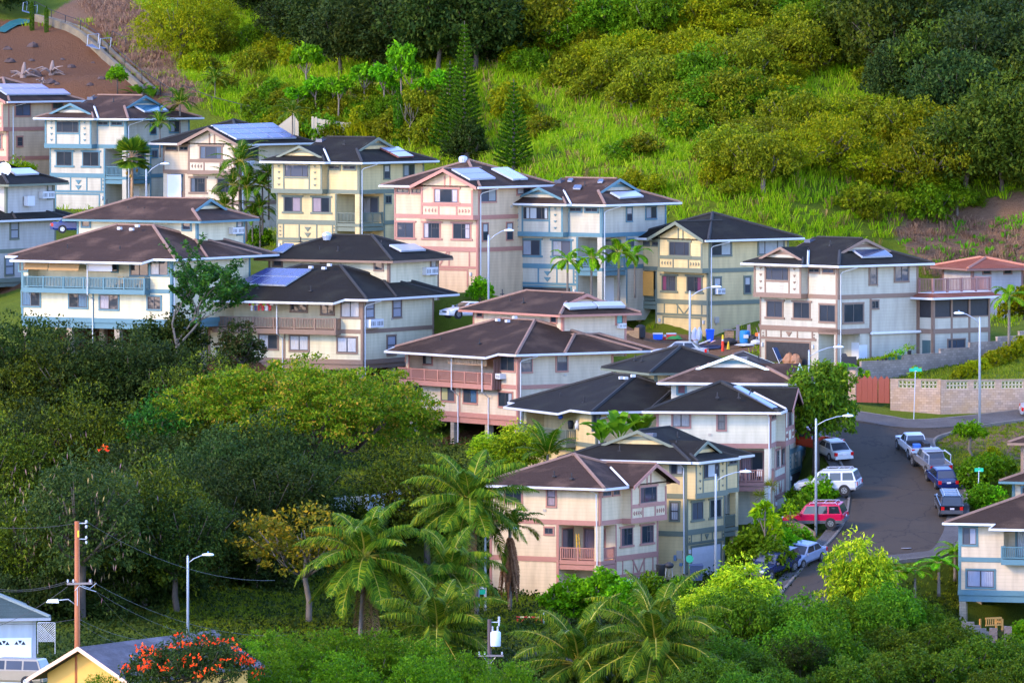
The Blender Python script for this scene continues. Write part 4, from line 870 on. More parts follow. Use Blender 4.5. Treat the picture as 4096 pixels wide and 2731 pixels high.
h = HS['h15'] = plain_house('small pale house with blue trim and brown roof at the right edge above the shrubs', 4050, 1922, 52, R(-20), W_CREAM, A_BLUE, SH_BROWN, (-6, 0), 6, 6, 5.5, CAP_BR, group='houses half hidden on the slope')
h.win(h.F, -5.2, -3.6, -1.9, -.5); 
h = HS['h17'] = plain_house('brown roofed house whose eave corner shows above the lawn at the right edge', 4085, 1768, 51.8, R(-20), W_CREAM, A_BROWN, SH_MAUVE, (-6, 0), 6, 6, 3.2, CAP_BR, group='houses half hidden on the slope')
h = HS['hA'] = plain_house('grey house with a green grey roof and white garage door behind the minivan', 142, 2465, 62, R(12), siding('grey_board_siding', (0.437, 0.459, 0.496), 9), plain('grey_trim', (.3, .32, .36)), SH_TEAL, (0, 0), 9, 9, 4.6, plain('teal_caps', (.14, .18, .18)), group='houses at the foot of the slope', pitch=.42)
gd = h.face((0, 0, 0), (1, 0, 0), (0, -1, 0)); a0 = gd.px(0, 2555)[0]; a1 = gd.px(125, 2555)[0]
h.door(gd, a0 - 2.2, a1, -4.7, gd.px(60, 2550)[1], plain('white_garage', (.78, .80, .84), .4, .03), 'garage_door', 4, .05)
gl = MB(); zt = gd.px(60, 2562)[1]
for k in range(4):
    c = a1 - .75 - k * 1.05
    for j in range(3): gd.tri(gl, [(c + .38 * math.cos(R(8 + 58 * j)), zt - .3 + .36 * math.sin(R(8 + 58 * j))), (c + .38 * math.cos(R(52 + 58 * j)), zt - .3 + .36 * math.sin(R(52 + 58 * j))), (c + .1 * math.cos(R(30 + 58 * j)), zt - .3 + .1 * math.sin(R(30 + 58 * j)))], .05, .062)
h.part('fan_light', gl, glass())
h = HS['hB'] = cp(House('low yellow house with grey gable roof and peach rake boards behind the flame tree', 190, 2690, 66, R(-30), plain('yellow_stucco', (.58, .33, .07), .8, .06), plain('peach_boards', (.72, .45, .30)), shingle('grey_flat_shingles', (.10, .09, .10), 1.5, (.24, .22, .26)), anchor=(-5.6, 0), L=5.6, D=14, HB=3.2, group='houses at the foot of the slope'), plain('grey_caps', (.16, .14, .15)))
h.m('wall').box(-5.6, 0, 0, 14, -4.2, -.0)
h.m('wall').prism([(-5.6, 0, 0), (0, 0, 0), (-2.8, 0, 1.55)], (0, 13.9, 0))
for xe, sg in ((-6.5, 1), (.9, -1)):
    h.m('roof').prism([(xe, -.9, -.30), (-2.8, -.9, 1.75), (-2.8, 14.6, 1.75), (xe, 14.6, -.30)], (0, 0, -.14))
    h.m('rake_board').prism([(xe, -.95, -.28), (-2.8, -.95, 1.78), (-2.8, -.95, 1.52), (xe, -.95, -.54)], (0, .05, 0))
h.win(h.F, -4.6, -3.7, -1.9, -.75, 'slide', trim=.1, cur='10', tm=WHITE); h.win(h.F, -1.4, -.3, -2.1, -1.0, 'slide', trim=.1, tm=WHITE); h.pipes([(-1.6, 9.5, 1.0)])
for h in HS.values():
    if h: h.finish()
# ------------------------------------------------------------------ the hillside
CP = []
def cpt(u, v, Y, dz=0): p = P(u, v, Y); CP.append((p.x, p.y, p.z + dz))
def cpl(h, pts):
    for x, y, z in pts:
        p = h.M @ Vector((x, y, z)); CP.append(tuple(p))
for k in ('h1', 'h2', 'h2b', 'h3', 'h4', 'h5', 'h6'): cpl(HS[k], [(-9.4, -1, -8.7), (0, -1, -8.7), (-9.4, -6, -9.0), (0, -6, -9.0), (1, 9.5, -6.8), (-9.4, 9.5, -6.6), (-4, 12, -6.0)])
cpl(HS['h8'], [(-9.4, -1, -8.4), (0, -1, -8.5), (-6, -7, -8.9), (0, -5, -9.0), (1, 9.5, -9.2), (-9.4, 9.5, -6.5), (6, 12, -8.8), (3, 16, -8.4)])
for k in ('m1', 'm2'): cpl(HS[k], [(-15, -.5, -8.2), (-7, -.5, -8.3), (0, -.5, -8.3), (-15, 6, -6.2), (0, 6, -6.4), (-15, 14, -2.9), (0, 14, -3.0), (-7, 19, -2.9), (-7, -5, -10.0), (-14, -6, -10.2)])
cpl(HS['m3'], [(-15, -.5, -7.6), (-7, -.5, -7.4), (0, -.5, -7.4), (-15, 6, -5.8), (0, 6, -5.6), (-15, 13, -3.0), (0, 13, -3.2), (-7, 18, -3.0)])
cpl(HS['m4'], [(-15, -.5, -5.6), (0, -.5, -6.6), (0, 12, -4), (-8, 13, -3.0)])
cpl(HS['m0'], [(0, -.5, -7.4), (0, 6, -5.6), (0, 13, -3.0), (1, 18, -2.9)])
for k in ('h10', 'h11', 'h12', 'h13'): cpl(HS[k], [(-9, -.5, -8.5), (0, -.5, -8.5), (-9, 9.5, -8.4), (0, 9.5, -8.3), (-5, -4, -8.7)])
cpl(HS['h16'], [(-5, -2, -4.5), (0, -1, -4.5), (0, 5, -4.0), (1, -4, -4.8)])
cpl(HS['h14'], [(-14, -.5, -7.6), (0, -.5, -7.8), (-14, 8, -5.6), (-14, -4, -8.4)])
ROADPTS = [(3400, 1650, 652), (4090, 1690, 650), (3600, 1850, 636), (3850, 2060, 619), (3400, 2060, 619), (3300, 2250, 604), (3700, 2230, 605), (3080, 2430, 589)]
A_ = np.array([[*P(*q)[:2], 1] for q in ROADPTS]); Zr = np.array([P(*q).z for q in ROADPTS]); rp = np.linalg.lstsq(A_, Zr, rcond=None)[0]
def road_z(x, y): return rp[0] * x + rp[1] * y + rp[2]
RN = Vector((-rp[0], -rp[1], 1)).normalized()
def on_road(u, v):
    d = ray(u, v); t = (rp[2] - CAMZ) / (d.z - rp[0] * d.x - rp[1] * d.y); return Vector((d.x * t, d.y * t, CAMZ + d.z * t))
for u, v in ((3400, 1650), (3700, 1680), (4090, 1690), (3450, 1750), (3600, 1800), (3700, 1900), (3450, 1900), (3600, 2000), (3850, 2060), (3400, 2060), (3300, 2250), (3500, 2150), (3700, 2200), (3200, 2330), (3080, 2430), (3330, 2150), (3880, 1950), (3330, 1850), (3300, 1960), (3260, 2080)):
    p = on_road(u, v); CP.append((p.x, p.y, p.z - .12))
for q in ((3800, 1730, 645), (4090, 1720, 647), (3900, 1800, 640), (4090, 1850, 640), (3960, 2000, 626), (3400, 1560, 661), (3500, 1542, 664.4), (3663, 1510, 668.2), (3854, 1468, 672.8), (3950, 1436, 675), (4050, 1412, 677.4), (3640, 1550, 657), (4090, 1500, 660), (3450, 1600, 657), (4150, 1560, 657), (3460, 1450, 671), (3700, 1405, 678), (3900, 1350, 684),
          # grass hill and wood above the houses
          (300, 440, 787), (-100, 420, 792), (200, 300, 806), (200, 120, 826), (200, -60, 846), (620, 300, 806), (560, 100, 825), (900, 430, 786), (1000, 200, 810), (1000, 0, 835), (1250, 480, 772), (1600, 500, 764),
          (1500, 250, 790), (1500, 0, 822), (2100, 650, 742), (2100, 350, 770), (2100, 0, 808), (2600, 800, 724), (2600, 500, 750), (2600, 200, 778), (2600, -50, 802), (3100, 900, 716), (3100, 600, 738), (3100, 250, 770), (3100, -50, 798),
          (3700, 950, 722), (3700, 600, 740), (3990, 1290, 700), (4130, 1285, 702), (3850, 1250, 704), (3700, 200, 770), (3700, -50, 795), (4150, 900, 724), (4150, 600, 738), (4150, 200, 768), (4150, -50, 795), (3900, 1040, 722),
          # valley at the lower left and the bottom
          (100, 1900, 640), (500, 1850, 640), (900, 1850, 640), (100, 2300, 604), (500, 2300, 600), (900, 2420, 583), (700, 2480, 577), (1150, 2450, 583), (1450, 2040, 622), (1300, 2250, 604), (1700, 2150, 612), (1900, 2350, 596), (2100, 2430, 592), (2080, 2640, 556), (1700, 2640, 560), (1200, 2620, 562),
          (2350, 2480, 585), (2700, 2420, 590), (2900, 2380, 594), (3100, 2600, 566), (3300, 2620, 568), (3600, 2560, 580), (3750, 2430, 598), (3600, 2330, 604), (3750, 2720, 568), (4150, 2600, 590), (3300, 2900, 520), (2600, 2760, 545), (2000, 2760, 535),
          (60, 2760, 520), (300, 2720, 532), (300, 2900, 490), (1000, 2900, 490), (-300, 2500, 570), (-300, 1900, 640), (-500, 1000, 720), (-400, 300, 806), (-400, -60, 846), (4500, 1700, 655), (4500, 2300, 612), (4500, 1000, 702), (4500, -50, 795)):
    cpt(*q)
for u in (-1500, 300, 2048, 3800, 5500): cpt(u, 3500, 410); cpt(u, -700, 880)
for u in (-1800, 6000): cpt(u, 2800, 520); cpt(u, 1500, 665); cpt(u, 300, 780)
CP = np.array(CP)
def tps(d2): return np.where(d2 > 0, .5 * d2 * np.log(np.maximum(d2, 1e-9)), 0)
n_ = len(CP); xy = CP[:, :2] / 100.0
K = tps(((xy[:, None] - xy[None]) ** 2).sum(-1)) + np.eye(n_) * 6e-4
Q = np.hstack([np.ones((n_, 1)), xy]); S = np.block([[K, Q], [Q.T, np.zeros((3, 3))]])
wt = np.linalg.solve(S, np.concatenate([CP[:, 2], np.zeros(3)]))
GX = np.arange(-150, 151, 1.5); GY = np.arange(400, 901, 1.5)
gx, gy = np.meshgrid(GX, GY); gp = np.stack([gx.ravel(), gy.ravel()], 1) / 100.0
hz = np.zeros(len(gp))
for i in range(0, len(gp), 8000):
    q = gp[i:i + 8000]; hz[i:i + 8000] = tps(((q[:, None] - xy[None]) ** 2).sum(-1)) @ wt[:n_] + wt[n_] + q @ wt[n_ + 1:]
hz = hz.reshape(gx.shape)
rs = np.random.RandomState(3)
# road cut: where the street lies the ground stays just under it
def inpoly(px, py, poly):
    ins = np.zeros(px.shape, bool); n = len(poly)
    for i in range(n):
        x0, y0 = poly[i]; x1, y1 = poly[(i + 1) % n]
        c = ((y0 > py) != (y1 > py)); t = (px < (x1 - x0) * (py - y0) / ((y1 - y0) if y1 != y0 else 1e-9) + x0); ins ^= c & t
    return ins
ROAD_L = [(3180, 1580), (3290, 1640), (3370, 1640), (3560, 1668), (3660, 1682), (3850, 1668), (4096, 1640), (4250, 1630)]            # far kerb of the junction
ROAD_NEAR = [(4250, 1660), (4096, 1682), (3960, 1700), (3850, 1722), (3790, 1738), (3752, 1752), (3740, 1775), (3765, 1830), (3810, 1890), (3850, 1940), (3872, 1990), (3878, 2040), (3868, 2090), (3850, 2150), (3800, 2215), (3690, 2235), (3560, 2255), (3420, 2330), (3300, 2420), (3240, 2520), (3200, 2640)]
ROAD_W = [(2960, 2640), (3020, 2540), (3075, 2440), (3130, 2360), (3190, 2290), (3250, 2225), (3310, 2170), (3352, 2120), (3376, 2075), (3388, 2020), (3392, 1960), (3380, 1900), (3350, 1840), (3310, 1780), (3260, 1720), (3180, 1660), (3100, 1620)]
road_px = ROAD_L + ROAD_NEAR + ROAD_W
road_xy = [on_road(*q) for q in road_px]
poly2 = [(p.x, p.y) for p in road_xy]
def smooth_close(pts, k):
    pts = [Vector(p) for p in pts]; out = []
    for a, b, c, d in zip([pts[0]] + pts[:-2], pts[:-1], pts[1:], pts[2:] + [pts[-1]]):
        for i in range(k):
            t = i / k; out.append(.5 * ((2 * b) + (c - a) * t + (2 * a - 5 * b + 4 * c - d) * t * t + (3 * b - a - 3 * c + d) * t ** 3))
    return out + [pts[-1]]
inside = inpoly(gx, gy, poly2)
near = inside.copy()
for dx in (-1, 0, 1):
    for dy in (-1, 0, 1): near |= np.roll(np.roll(inside, dx, 0), dy, 1)
hz[near] = road_z(gx, gy)[near] - .16
pave_xy = [(lambda p: (p.x, p.y))(on_road(*q)) for q in ((3370, 1596), (3425, 1606), (3561, 1629), (3762, 1646), (4230, 1631), (4260, 1660), (3660, 1700), (3350, 1660))]
pv = inpoly(gx, gy, pave_xy); pv = pv | np.roll(pv, 1, 0) | np.roll(pv, 1, 1) | np.roll(pv, -1, 1); hz[pv] = road_z(gx, gy)[pv] - .12; near |= pv
# rough ground: gentle relief away from the street
rel = sum(np.sin(gx * a + rs.rand() * 6) * np.sin(gy * b + rs.rand() * 6) * c for a, b, c in ((.21, .17, .35), (.5, .43, .16), (.9, 1.1, .07)))
hz = hz + np.where(near, 0, rel * np.clip((gy - 690) / 60, .15, 1))
def H(x, y):
    fx = np.clip((np.asarray(x) - GX[0]) / 1.5, 0, len(GX) - 1.001); fy = np.clip((np.asarray(y) - GY[0]) / 1.5, 0, len(GY) - 1.001)
    i, j = fx.astype(int), fy.astype(int); a, b = fx - i, fy - j
    return hz[j, i] * (1 - a) * (1 - b) + hz[j, i + 1] * a * (1 - b) + hz[j + 1, i] * (1 - a) * b + hz[j + 1, i + 1] * a * b
YS = np.arange(460, 895, .25)
def G(u, v, y0=460):
    """where the line of sight through a picture point first meets the ground beyond depth y0"""
    d = ray(u, v); t = YS / d.y; zz = CAMZ + d.z * t; hh = H(d.x * t, YS); ok = (hh >= zz) & (YS >= y0)
    i = int(np.argmax(ok)) if ok.any() else len(YS) - 1
    return Vector((d.x * t[i], YS[i], float(hh[i])))
ny, nx = hz.shape; idx = np.arange(nx * ny).reshape(ny, nx)
V = np.stack([gx.ravel(), gy.ravel(), hz.ravel()], 1); Fq = np.stack([idx[:-1, :-1].ravel(), idx[:-1, 1:].ravel(), idx[1:, 1:].ravel(), idx[1:, :-1].ravel()], 1)
# two kinds of soil: bare cut earth at the upper left, dry slope at the right, grass elsewhere
def soil_material():
    b = NB('hillside_ground'); o = b.obj(); at = b.n('ShaderNodeAttribute', attribute_name='ground_kind'); n = b.noise(.35, 6, o); f = b.noise(2.6, 6, o, .7); g = b.noise(9, 3, o)
    earth = b.mix(f, (.11, .045, .018), (.22, .10, .045)); dry = b.mix(f, (.14, .072, .042), (.28, .17, .10)); lawn = b.mix(f, (.04, .075, .004), (.10, .14, .008)); wild = b.mix(n, (.06, .10, .005), (.16, .20, .010))
    sp = b.n('ShaderNodeSeparateColor'); b.l(at.outputs['Color'], sp.inputs[0])
    ed = b.math('MULTIPLY', b.math('SUBTRACT', f, .5), .9)
    def m(ch): return b.ramp(b.math('ADD', sp.outputs[ch], ed), [(.42, (0, 0, 0)), (.58, (1, 1, 1))])
    c = b.mix(m(2), wild, lawn); c = b.mix(m(1), c, dry); c = b.mix(m(0), c, earth)
    b.l(b.mix(b.math('MULTIPLY', g, .35), c, (.03, .025, .015)), b.b.inputs['Base Color']); b.bump(b.math('ADD', f, g), .9, .25); b.b.inputs['Roughness'].default_value = .95; b.b.inputs['Specular IOR Level'].default_value = .1
    return b.m
me = np_mesh('hillside', V, Fq, soil_material(), True)
att = me.color_attributes.new('ground_kind', 'FLOAT_COLOR', 'POINT'); kd = np.zeros((len(V), 4), np.float32); kd[:, 3] = 1
def blob(ch, u, v, rx, ry, val=1.0):
    c = G(u, v); r = ((V[:, 0] - c.x) / rx) ** 2 + ((V[:, 1] - c.y) / ry) ** 2; kd[:, ch] = np.maximum(kd[:, ch], val * np.clip(1.6 - r, 0, 1))
for q in ((60, 280, 9, 16), (250, 330, 8, 12), (380, 350, 5, 9), (150, 200, 8, 12), (480, 400, 4, 6), (0, 150, 6, 10), (60, 420, 10, 6)): blob(0, *q)
for q in ((520, 150, 5, 14), (620, 260, 5, 12), (700, 320, 4, 8), (430, 60, 6, 12), (3780, 930, 5, 4), (3960, 950, 5, 4), (3680, 890, 3, 3), (3950, 1050, 6, 3), (4060, 850, 3, 3), (760, 330, 3, 5), (3860, 1735, 5, 4, .6), (3960, 1775, 5, 4, .55), (4060, 1725, 6, 5, .6), (2690, 1385, 6, 4), (2900, 1392, 6, 4), (2600, 1360, 3, 3)): blob(1, *q)
for q in ((3850, 1790, 8, 8), (4050, 1760, 8, 8), (3800, 1500, 7, 5), (4050, 1450, 8, 7), (3650, 1540, 4, 4), (1000, 2430, 12, 14), (800, 2400, 8, 12), (1450, 1980, 6, 6), (1620, 1640, 4, 5), (3700, 2400, 6, 8), (2100, 2460, 5, 5), (3300, 2100, 3, 3), (400, 2600, 10, 10)): blob(2, *q)
for k in ('m1', 'm2', 'm3', 'm4', 'm0'):
    c = HS[k].M @ Vector((-6, 6, 0)); r = ((V[:, 0] - c.x) / 9) ** 2 + ((V[:, 1] - c.y) / 6) ** 2; kd[:, 0] = np.maximum(kd[:, 0], np.clip(1.6 - r, 0, 1))
att.data.foreach_set('color', kd.ravel())
tag(link('hillside', me), 'sloping ground of the hillside under the houses', 'hillside', kind='structure')
# the street with its kerbs and pavements
ed_far = smooth_close([on_road(*q) for q in ROAD_L], 6); ed_e = smooth_close([on_road(*q) for q in ROAD_NEAR], 6); ed_w = smooth_close([on_road(*q) for q in ROAD_W], 6)
ring = ed_far + ed_e + ed_w
from mathutils.geometry import tessellate_polygon
tris = tessellate_polygon([ring])
def asphalt():
    b = NB('asphalt'); o = b.obj(); f = b.noise(14, 4, o, .7); n = b.noise(.22, 5, o); mp = b.n('ShaderNodeMapping'); b.l(o, mp.inputs[0]); mp.inputs['Scale'].default_value = (.8, .05, .05); s_ = b.noise(1.0, 4, mp.outputs[0])
    c = b.mix(n, (.034, .024, .0145), (.058, .042, .027)); c = b.mix(b.math('MULTIPLY', f, .5), c, (.078, .060, .040)); c = b.mix(b.math('MULTIPLY', b.ramp(s_, [(.55, (0, 0, 0)), (.75, (1, 1, 1))]), .25), c, (.02, .018, .017))
    vo = b.n('ShaderNodeTexVoronoi', Scale=.22, feature='DISTANCE_TO_EDGE'); nz = b.n('ShaderNodeTexNoise', Scale=.9, Detail=5.0); b.l(o, nz.inputs['Vector']); va = b.n('ShaderNodeVectorMath', operation='MULTIPLY_ADD'); b.l(nz.outputs['Color'], va.inputs[0]); va.inputs[1].default_value = (1.6, 1.6, 1.6); b.l(o, va.inputs[2]); b.l(va.outputs[0], vo.inputs['Vector'])
    cr = b.math('LESS_THAN', vo.outputs['Distance'], .012); st2 = b.ramp(b.noise(.7, 4, o), [(.60, (0, 0, 0)), (.70, (1, 1, 1))]); c = b.mix(b.math('MULTIPLY', cr, .45), c, (.012, .010, .009)); c = b.mix(b.math('MULTIPLY', st2, .35), c, (.018, .014, .011))
    b.l(c, b.b.inputs['Base Color']); b.b.inputs['Roughness'].default_value = .85; b.b.inputs['Specular IOR Level'].default_value = .15; b.bump(f, .4, .02); return b.m
me = bpy.data.meshes.new('road'); me.from_pydata([tuple(p + RN * .02) for p in ring], [], [tuple(t) for t in tris]); me.materials.append(asphalt()); me.update()
tag(link('road', me), 'grey asphalt street curving down between the houses', 'road', kind='structure')
def ribbon(name, pts, w0, w1, h, mat, label, sub=.5, side=1):
    """a raised strip beside a kerb line, from w0 to w1 metres outside it"""
    mb = MB(); rows = []
    for i, p in enumerate(pts):
        t = (pts[min(i + 1, len(pts) - 1)] - pts[max(i - 1, 0)]).normalized(); n = t.cross(RN).normalized() * side
        rows.append((p + n * w0, p + n * w1))
    for (a, b), (c, d) in zip(rows[:-1], rows[1:]):
        mb.hexa([a - RN * sub, b - RN * sub, d - RN * sub, c - RN * sub, a + RN * h, b + RN * h, d + RN * h, c + RN * h])
    return tag(mb.build(name, mat), label, name.split('_')[-1], kind='structure')
KERB = ground_mix('kerb_concrete', [(.14, .12, .10), (.22, .19, .155)], .8, 7); PAVE = ground_mix('pavement_concrete', [(.065, .058, .052), (.11, .097, .085)], .6, 6)
i0, i1 = 0, len(ed_far)
ribbon('far_kerb', ed_far[8:], 0, .18, .13, KERB, 'pale kerb along the foot of the pierced block wall'); ribbon('far_pavement', ed_far[8:], .19, 3.0, .12, PAVE, 'grey pavement in front of the pierced block wall')
e_ = ed_e[6:96]; ribbon('right_kerb', e_, 0, .18, .13, KERB, 'kerb along the parked pickups and cars'); ribbon('right_pavement', e_[26:], .19, 1.6, .12, PAVE, 'pavement beside the parked cars')
w_ = ed_w[12:84]; ribbon('left_kerb', w_, 0, .18, .13, KERB, 'kerb in front of the driveways and the hydrant'); ribbon('left_pavement', w_, -.9, -.02, .035, PAVE, 'concrete gutter strip along the driveways', sub=.02)
sk = smooth_close([on_road(*q) for q in ((3890, 2090), (3886, 2000))], 3)
mh = MB()
for u, v, r in ((3662, 1680, .42), (3625, 2193, .4)):
    p = on_road(u, v) + RN * .035
    tag(MB().lathe([(r, -.01), (r, .012), (r * .9, .014)], 18).build('manhole_cover', plain('iron_cover', (.2, .19, .2), .6), loc=p), 'round iron manhole cover in the asphalt, ' + ('at the junction by the block wall' if v < 2000 else 'beside the treetop at the road bend'), 'manhole cover', 'manhole covers')
# lower road glimpsed between the coconut palms, and concrete drive at the left foot
mb = MB(); pts = [G(u, v) for u, v in ((1850, 2560), (2060, 2600), (2260, 2650), (2560, 2700))]
rows = [(Vector((p.x, p.y + 3.2, 0)), Vector((p.x, p.y - 5, 0))) for p in pts]
for (a, b), (c, d) in zip(rows[:-1], rows[1:]):
    for k in range(4):
        f = lambda q, r, t: (lambda s_: Vector((s_.x, s_.y, float(H(s_.x, s_.y)) + .06)))(q.lerp(r, t))
        mb.poly(f(b, a, k / 4), f(d, c, k / 4), f(d, c, (k + 1) / 4), f(b, a, (k + 1) / 4))
tag(mb.build('lower_road', asphalt()), 'grey lane glimpsed between the coconut palms at the bottom', 'road', kind='structure')
# ------------------------------------------------------------------ foliage
def unit(v): return v / np.maximum(np.linalg.norm(v, axis=-1, keepdims=True), 1e-9)
def quads(c, d, wv, l, wd, fold=0.0):
    """leaf blades: centre c, direction d, width vector wv, length l, width wd -> vertices, faces"""
    n = len(c); l = np.broadcast_to(l, (n,))[:, None]; wd = np.broadcast_to(wd, (n,))[:, None]
    V = np.stack([c - d * l * .5, c + wv * wd * .5 + d * l * .08, c + d * l * .5, c - wv * wd * .5 + d * l * .08], 1).reshape(-1, 3)
    return V, np.arange(n * 4).reshape(n, 4)
def leaves(r, c, out, l, wd, droop=.2, rand=.8):
    d = unit(out + rand * r.normal(size=c.shape) + np.array([0, 0, -droop])); s = unit(np.cross(d, unit(np.array([0, 0, 1.0]) * .9 + .55 * r.normal(size=c.shape))))
    k = (.7 + .6 * r.rand(len(c)))
    return quads(c, d, s, l * k, wd * k)
def crown(seed, blobs, n, l, wd, droop=.2, sub=26, subr=.36, flat=.7, inner=.15, low=-.35):
    """leaf clumps spread over overlapping ellipsoids; gaps stay open between the clumps"""
    r = np.random.RandomState(seed); B = np.array(blobs, float); area = (B[:, 3] * B[:, 4] + B[:, 5] * (B[:, 3] + B[:, 4])); area /= area.sum(); Vs, Fs, o = [], [], 0
    for b, a in zip(B, area):
        m = max(4, int(sub * (a * len(B)))); d = unit(r.normal(size=(m * 3, 3))); d = d[d[:, 2] > low][:m]; m = len(d)
        cc = b[:3] + d * b[3:] * (.72 + .33 * r.rand(m, 1)); k = max(8, int(n * a / m))
        sr = subr * min(b[3], b[4]) * (.6 + .8 * r.rand(m))
        for j in range(m):
            q = r.normal(size=(k, 3)) * .5; q = q / np.maximum(1, np.linalg.norm(q, axis=1, keepdims=True)); p = cc[j] + q * sr[j] * np.array([1, 1, flat])
            v, f = leaves(r, p, unit(.6 * d[j] + .8 * q), l, wd, droop); Vs.append(v); Fs.append(f + o); o += len(v)
        k = int(n * a * inner)
        if k:
            p = b[:3] + unit(r.normal(size=(k, 3))) * b[3:] * (r.rand(k, 1) ** .5) * .85; v, f = leaves(r, p, unit(p - b[:3]), l, wd, droop); Vs.append(v); Fs.append(f + o); o += len(v)
    return np.concatenate(Vs), np.concatenate(Fs)
def limbs(seed, h, r0, blobs, wob=.25, lean=(0, 0)):
    """tapered trunk with limbs that reach into the crown"""
    r = random.Random(seed); mb = MB(); top = Vector((lean[0], lean[1], h))
    pts = [Vector((0, 0, -1.2))] + [Vector((lean[0] * t + r.uniform(-wob, wob) * .5, lean[1] * t + r.uniform(-wob, wob) * .5, h * t)) for t in (.0, .35, .7, 1)]
    mb.tube(pts, [r0 * 1.3, r0 * 1.1, r0 * .95, r0 * .8, r0 * .65], 8)
    for b in blobs:
        e = Vector(b[:3]) + Vector((r.uniform(-.2, .2) * b[3], r.uniform(-.2, .2) * b[4], b[5] * .2)); s = pts[-1] if r.random() < .6 else pts[-2]; m = s.lerp(e, .5) + Vector((r.uniform(-wob, wob), r.uniform(-wob, wob), -.12 * (e - s).length))
        mb.tube([s, m, e], [r0 * .5, r0 * .33, r0 * .08], 6)
        for k in range(3):
            q = e + Vector((r.uniform(-.65, .65) * b[3], r.uniform(-.65, .65) * b[4], r.uniform(-.1, .45) * b[5])); mb.tube([m, m.lerp(q, .55) + Vector((0, 0, -.2)), q], [r0 * .25, r0 * .14, .02], 5)
    return mb
def dome(seed, rx, rz, zc, k=7, ry=None, spread=.55):
    r = random.Random(seed); ry = ry or rx; out = [(0, 0, zc + rz * .15, rx * .62, ry * .62, rz * .85)]
    for i in range(k):
        a = 2 * math.pi * i / k + r.uniform(-.3, .3); q = r.uniform(.8, 1.15)
        out.append((math.cos(a) * rx * spread * q, math.sin(a) * ry * spread * q, zc + rz * r.uniform(-.35, .25), rx * r.uniform(.36, .52), ry * r.uniform(.36, .52), rz * r.uniform(.45, .7)))
    return out
# leaf colours
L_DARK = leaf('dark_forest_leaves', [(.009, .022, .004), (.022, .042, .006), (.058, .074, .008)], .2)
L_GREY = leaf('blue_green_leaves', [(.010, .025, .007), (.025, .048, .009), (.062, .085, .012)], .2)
L_MID = leaf('mid_green_leaves', [(0.034, 0.088, 0.0022), (0.078, 0.167, 0.0037), (0.154, 0.244, 0.0052)], .3)
L_LIME = leaf('lime_green_leaves', [(0.051, 0.127, 0.0014), (0.146, 0.283, 0.0032), (0.351, 0.447, 0.0063)], .35)
L_OLIVE = leaf('olive_leaves', [(0.063, 0.091, 0.0032), (0.144, 0.174, 0.0045), (0.270, 0.257, 0.0068)], .3)
L_GOLD = leaf('golden_green_leaves', [(0.080, 0.129, 0.0021), (0.205, 0.241, 0.0033), (0.378, 0.322, 0.0051)], .35)
L_RAIN = leaf('monkeypod_leaves', [(.028, .075, .003), (.070, .15, .004), (.16, .22, .005), (.42, .20, .03)], .3)
L_MANGO = leaf('mango_leaves', [(0.057, 0.143, 0.0041), (0.160, 0.307, 0.0055), (0.487, 0.600, 0.0141), (0.600, 0.600, 0.0240)], .3)
L_SHRUB = leaf('bright_shrub_leaves', [(0.040, 0.138, 0.0034), (0.098, 0.276, 0.0041), (0.233, 0.494, 0.0048)], .35)
L_PALM = leaf('palm_leaflets', [(.014, .048, .004), (.040, .10, .006), (.10, .17, .008), (.32, .30, .010)], .3, .06)
L_DPALM = leaf('dark_palm_leaflets', [(0.020, 0.068, 0.0028), (0.049, 0.126, 0.0034), (0.115, 0.185, 0.0050)], .3, .06)
L_PINE = leaf('pine_needles', [(0.017, 0.064, 0.0022), (0.038, 0.117, 0.0031), (0.105, 0.198, 0.0044)], .15)
L_GRASS = leaf('tall_cane_grass', [(.08, .18, .003), (.19, .34, .004), (.31, .42, .008), (.46, .42, .05)], .4, .05, .06)
L_DRY = leaf('dry_grass', [(.16, .09, .055), (.30, .18, .11), (.46, .31, .17)], .3)
L_BROWN = leaf('dead_fronds', [(0.100, 0.050, 0.024), (0.200, 0.100, 0.040), (0.300, 0.170, 0.072)], .2)
L_RED = leaf('red_blossoms', [(0.650, 0.020, 0.008), (0.850, 0.050, 0.008), (0.900, 0.120, 0.016)], .3, .02)
L_TI = leaf('ti_leaves', [(0.076, 0.181, 0.0027), (0.177, 0.309, 0.0034), (0.379, 0.426, 0.0054)], .35)
L_YEL = leaf('yellow_foliage', [(0.117, 0.156, 0.0016), (0.329, 0.311, 0.0031), (0.493, 0.407, 0.0050)], .35)
L_BANANA = leaf('banana_leaves', [(0.047, 0.131, 0.0050), (0.094, 0.216, 0.0062), (0.188, 0.311, 0.0100)], .35, .05)

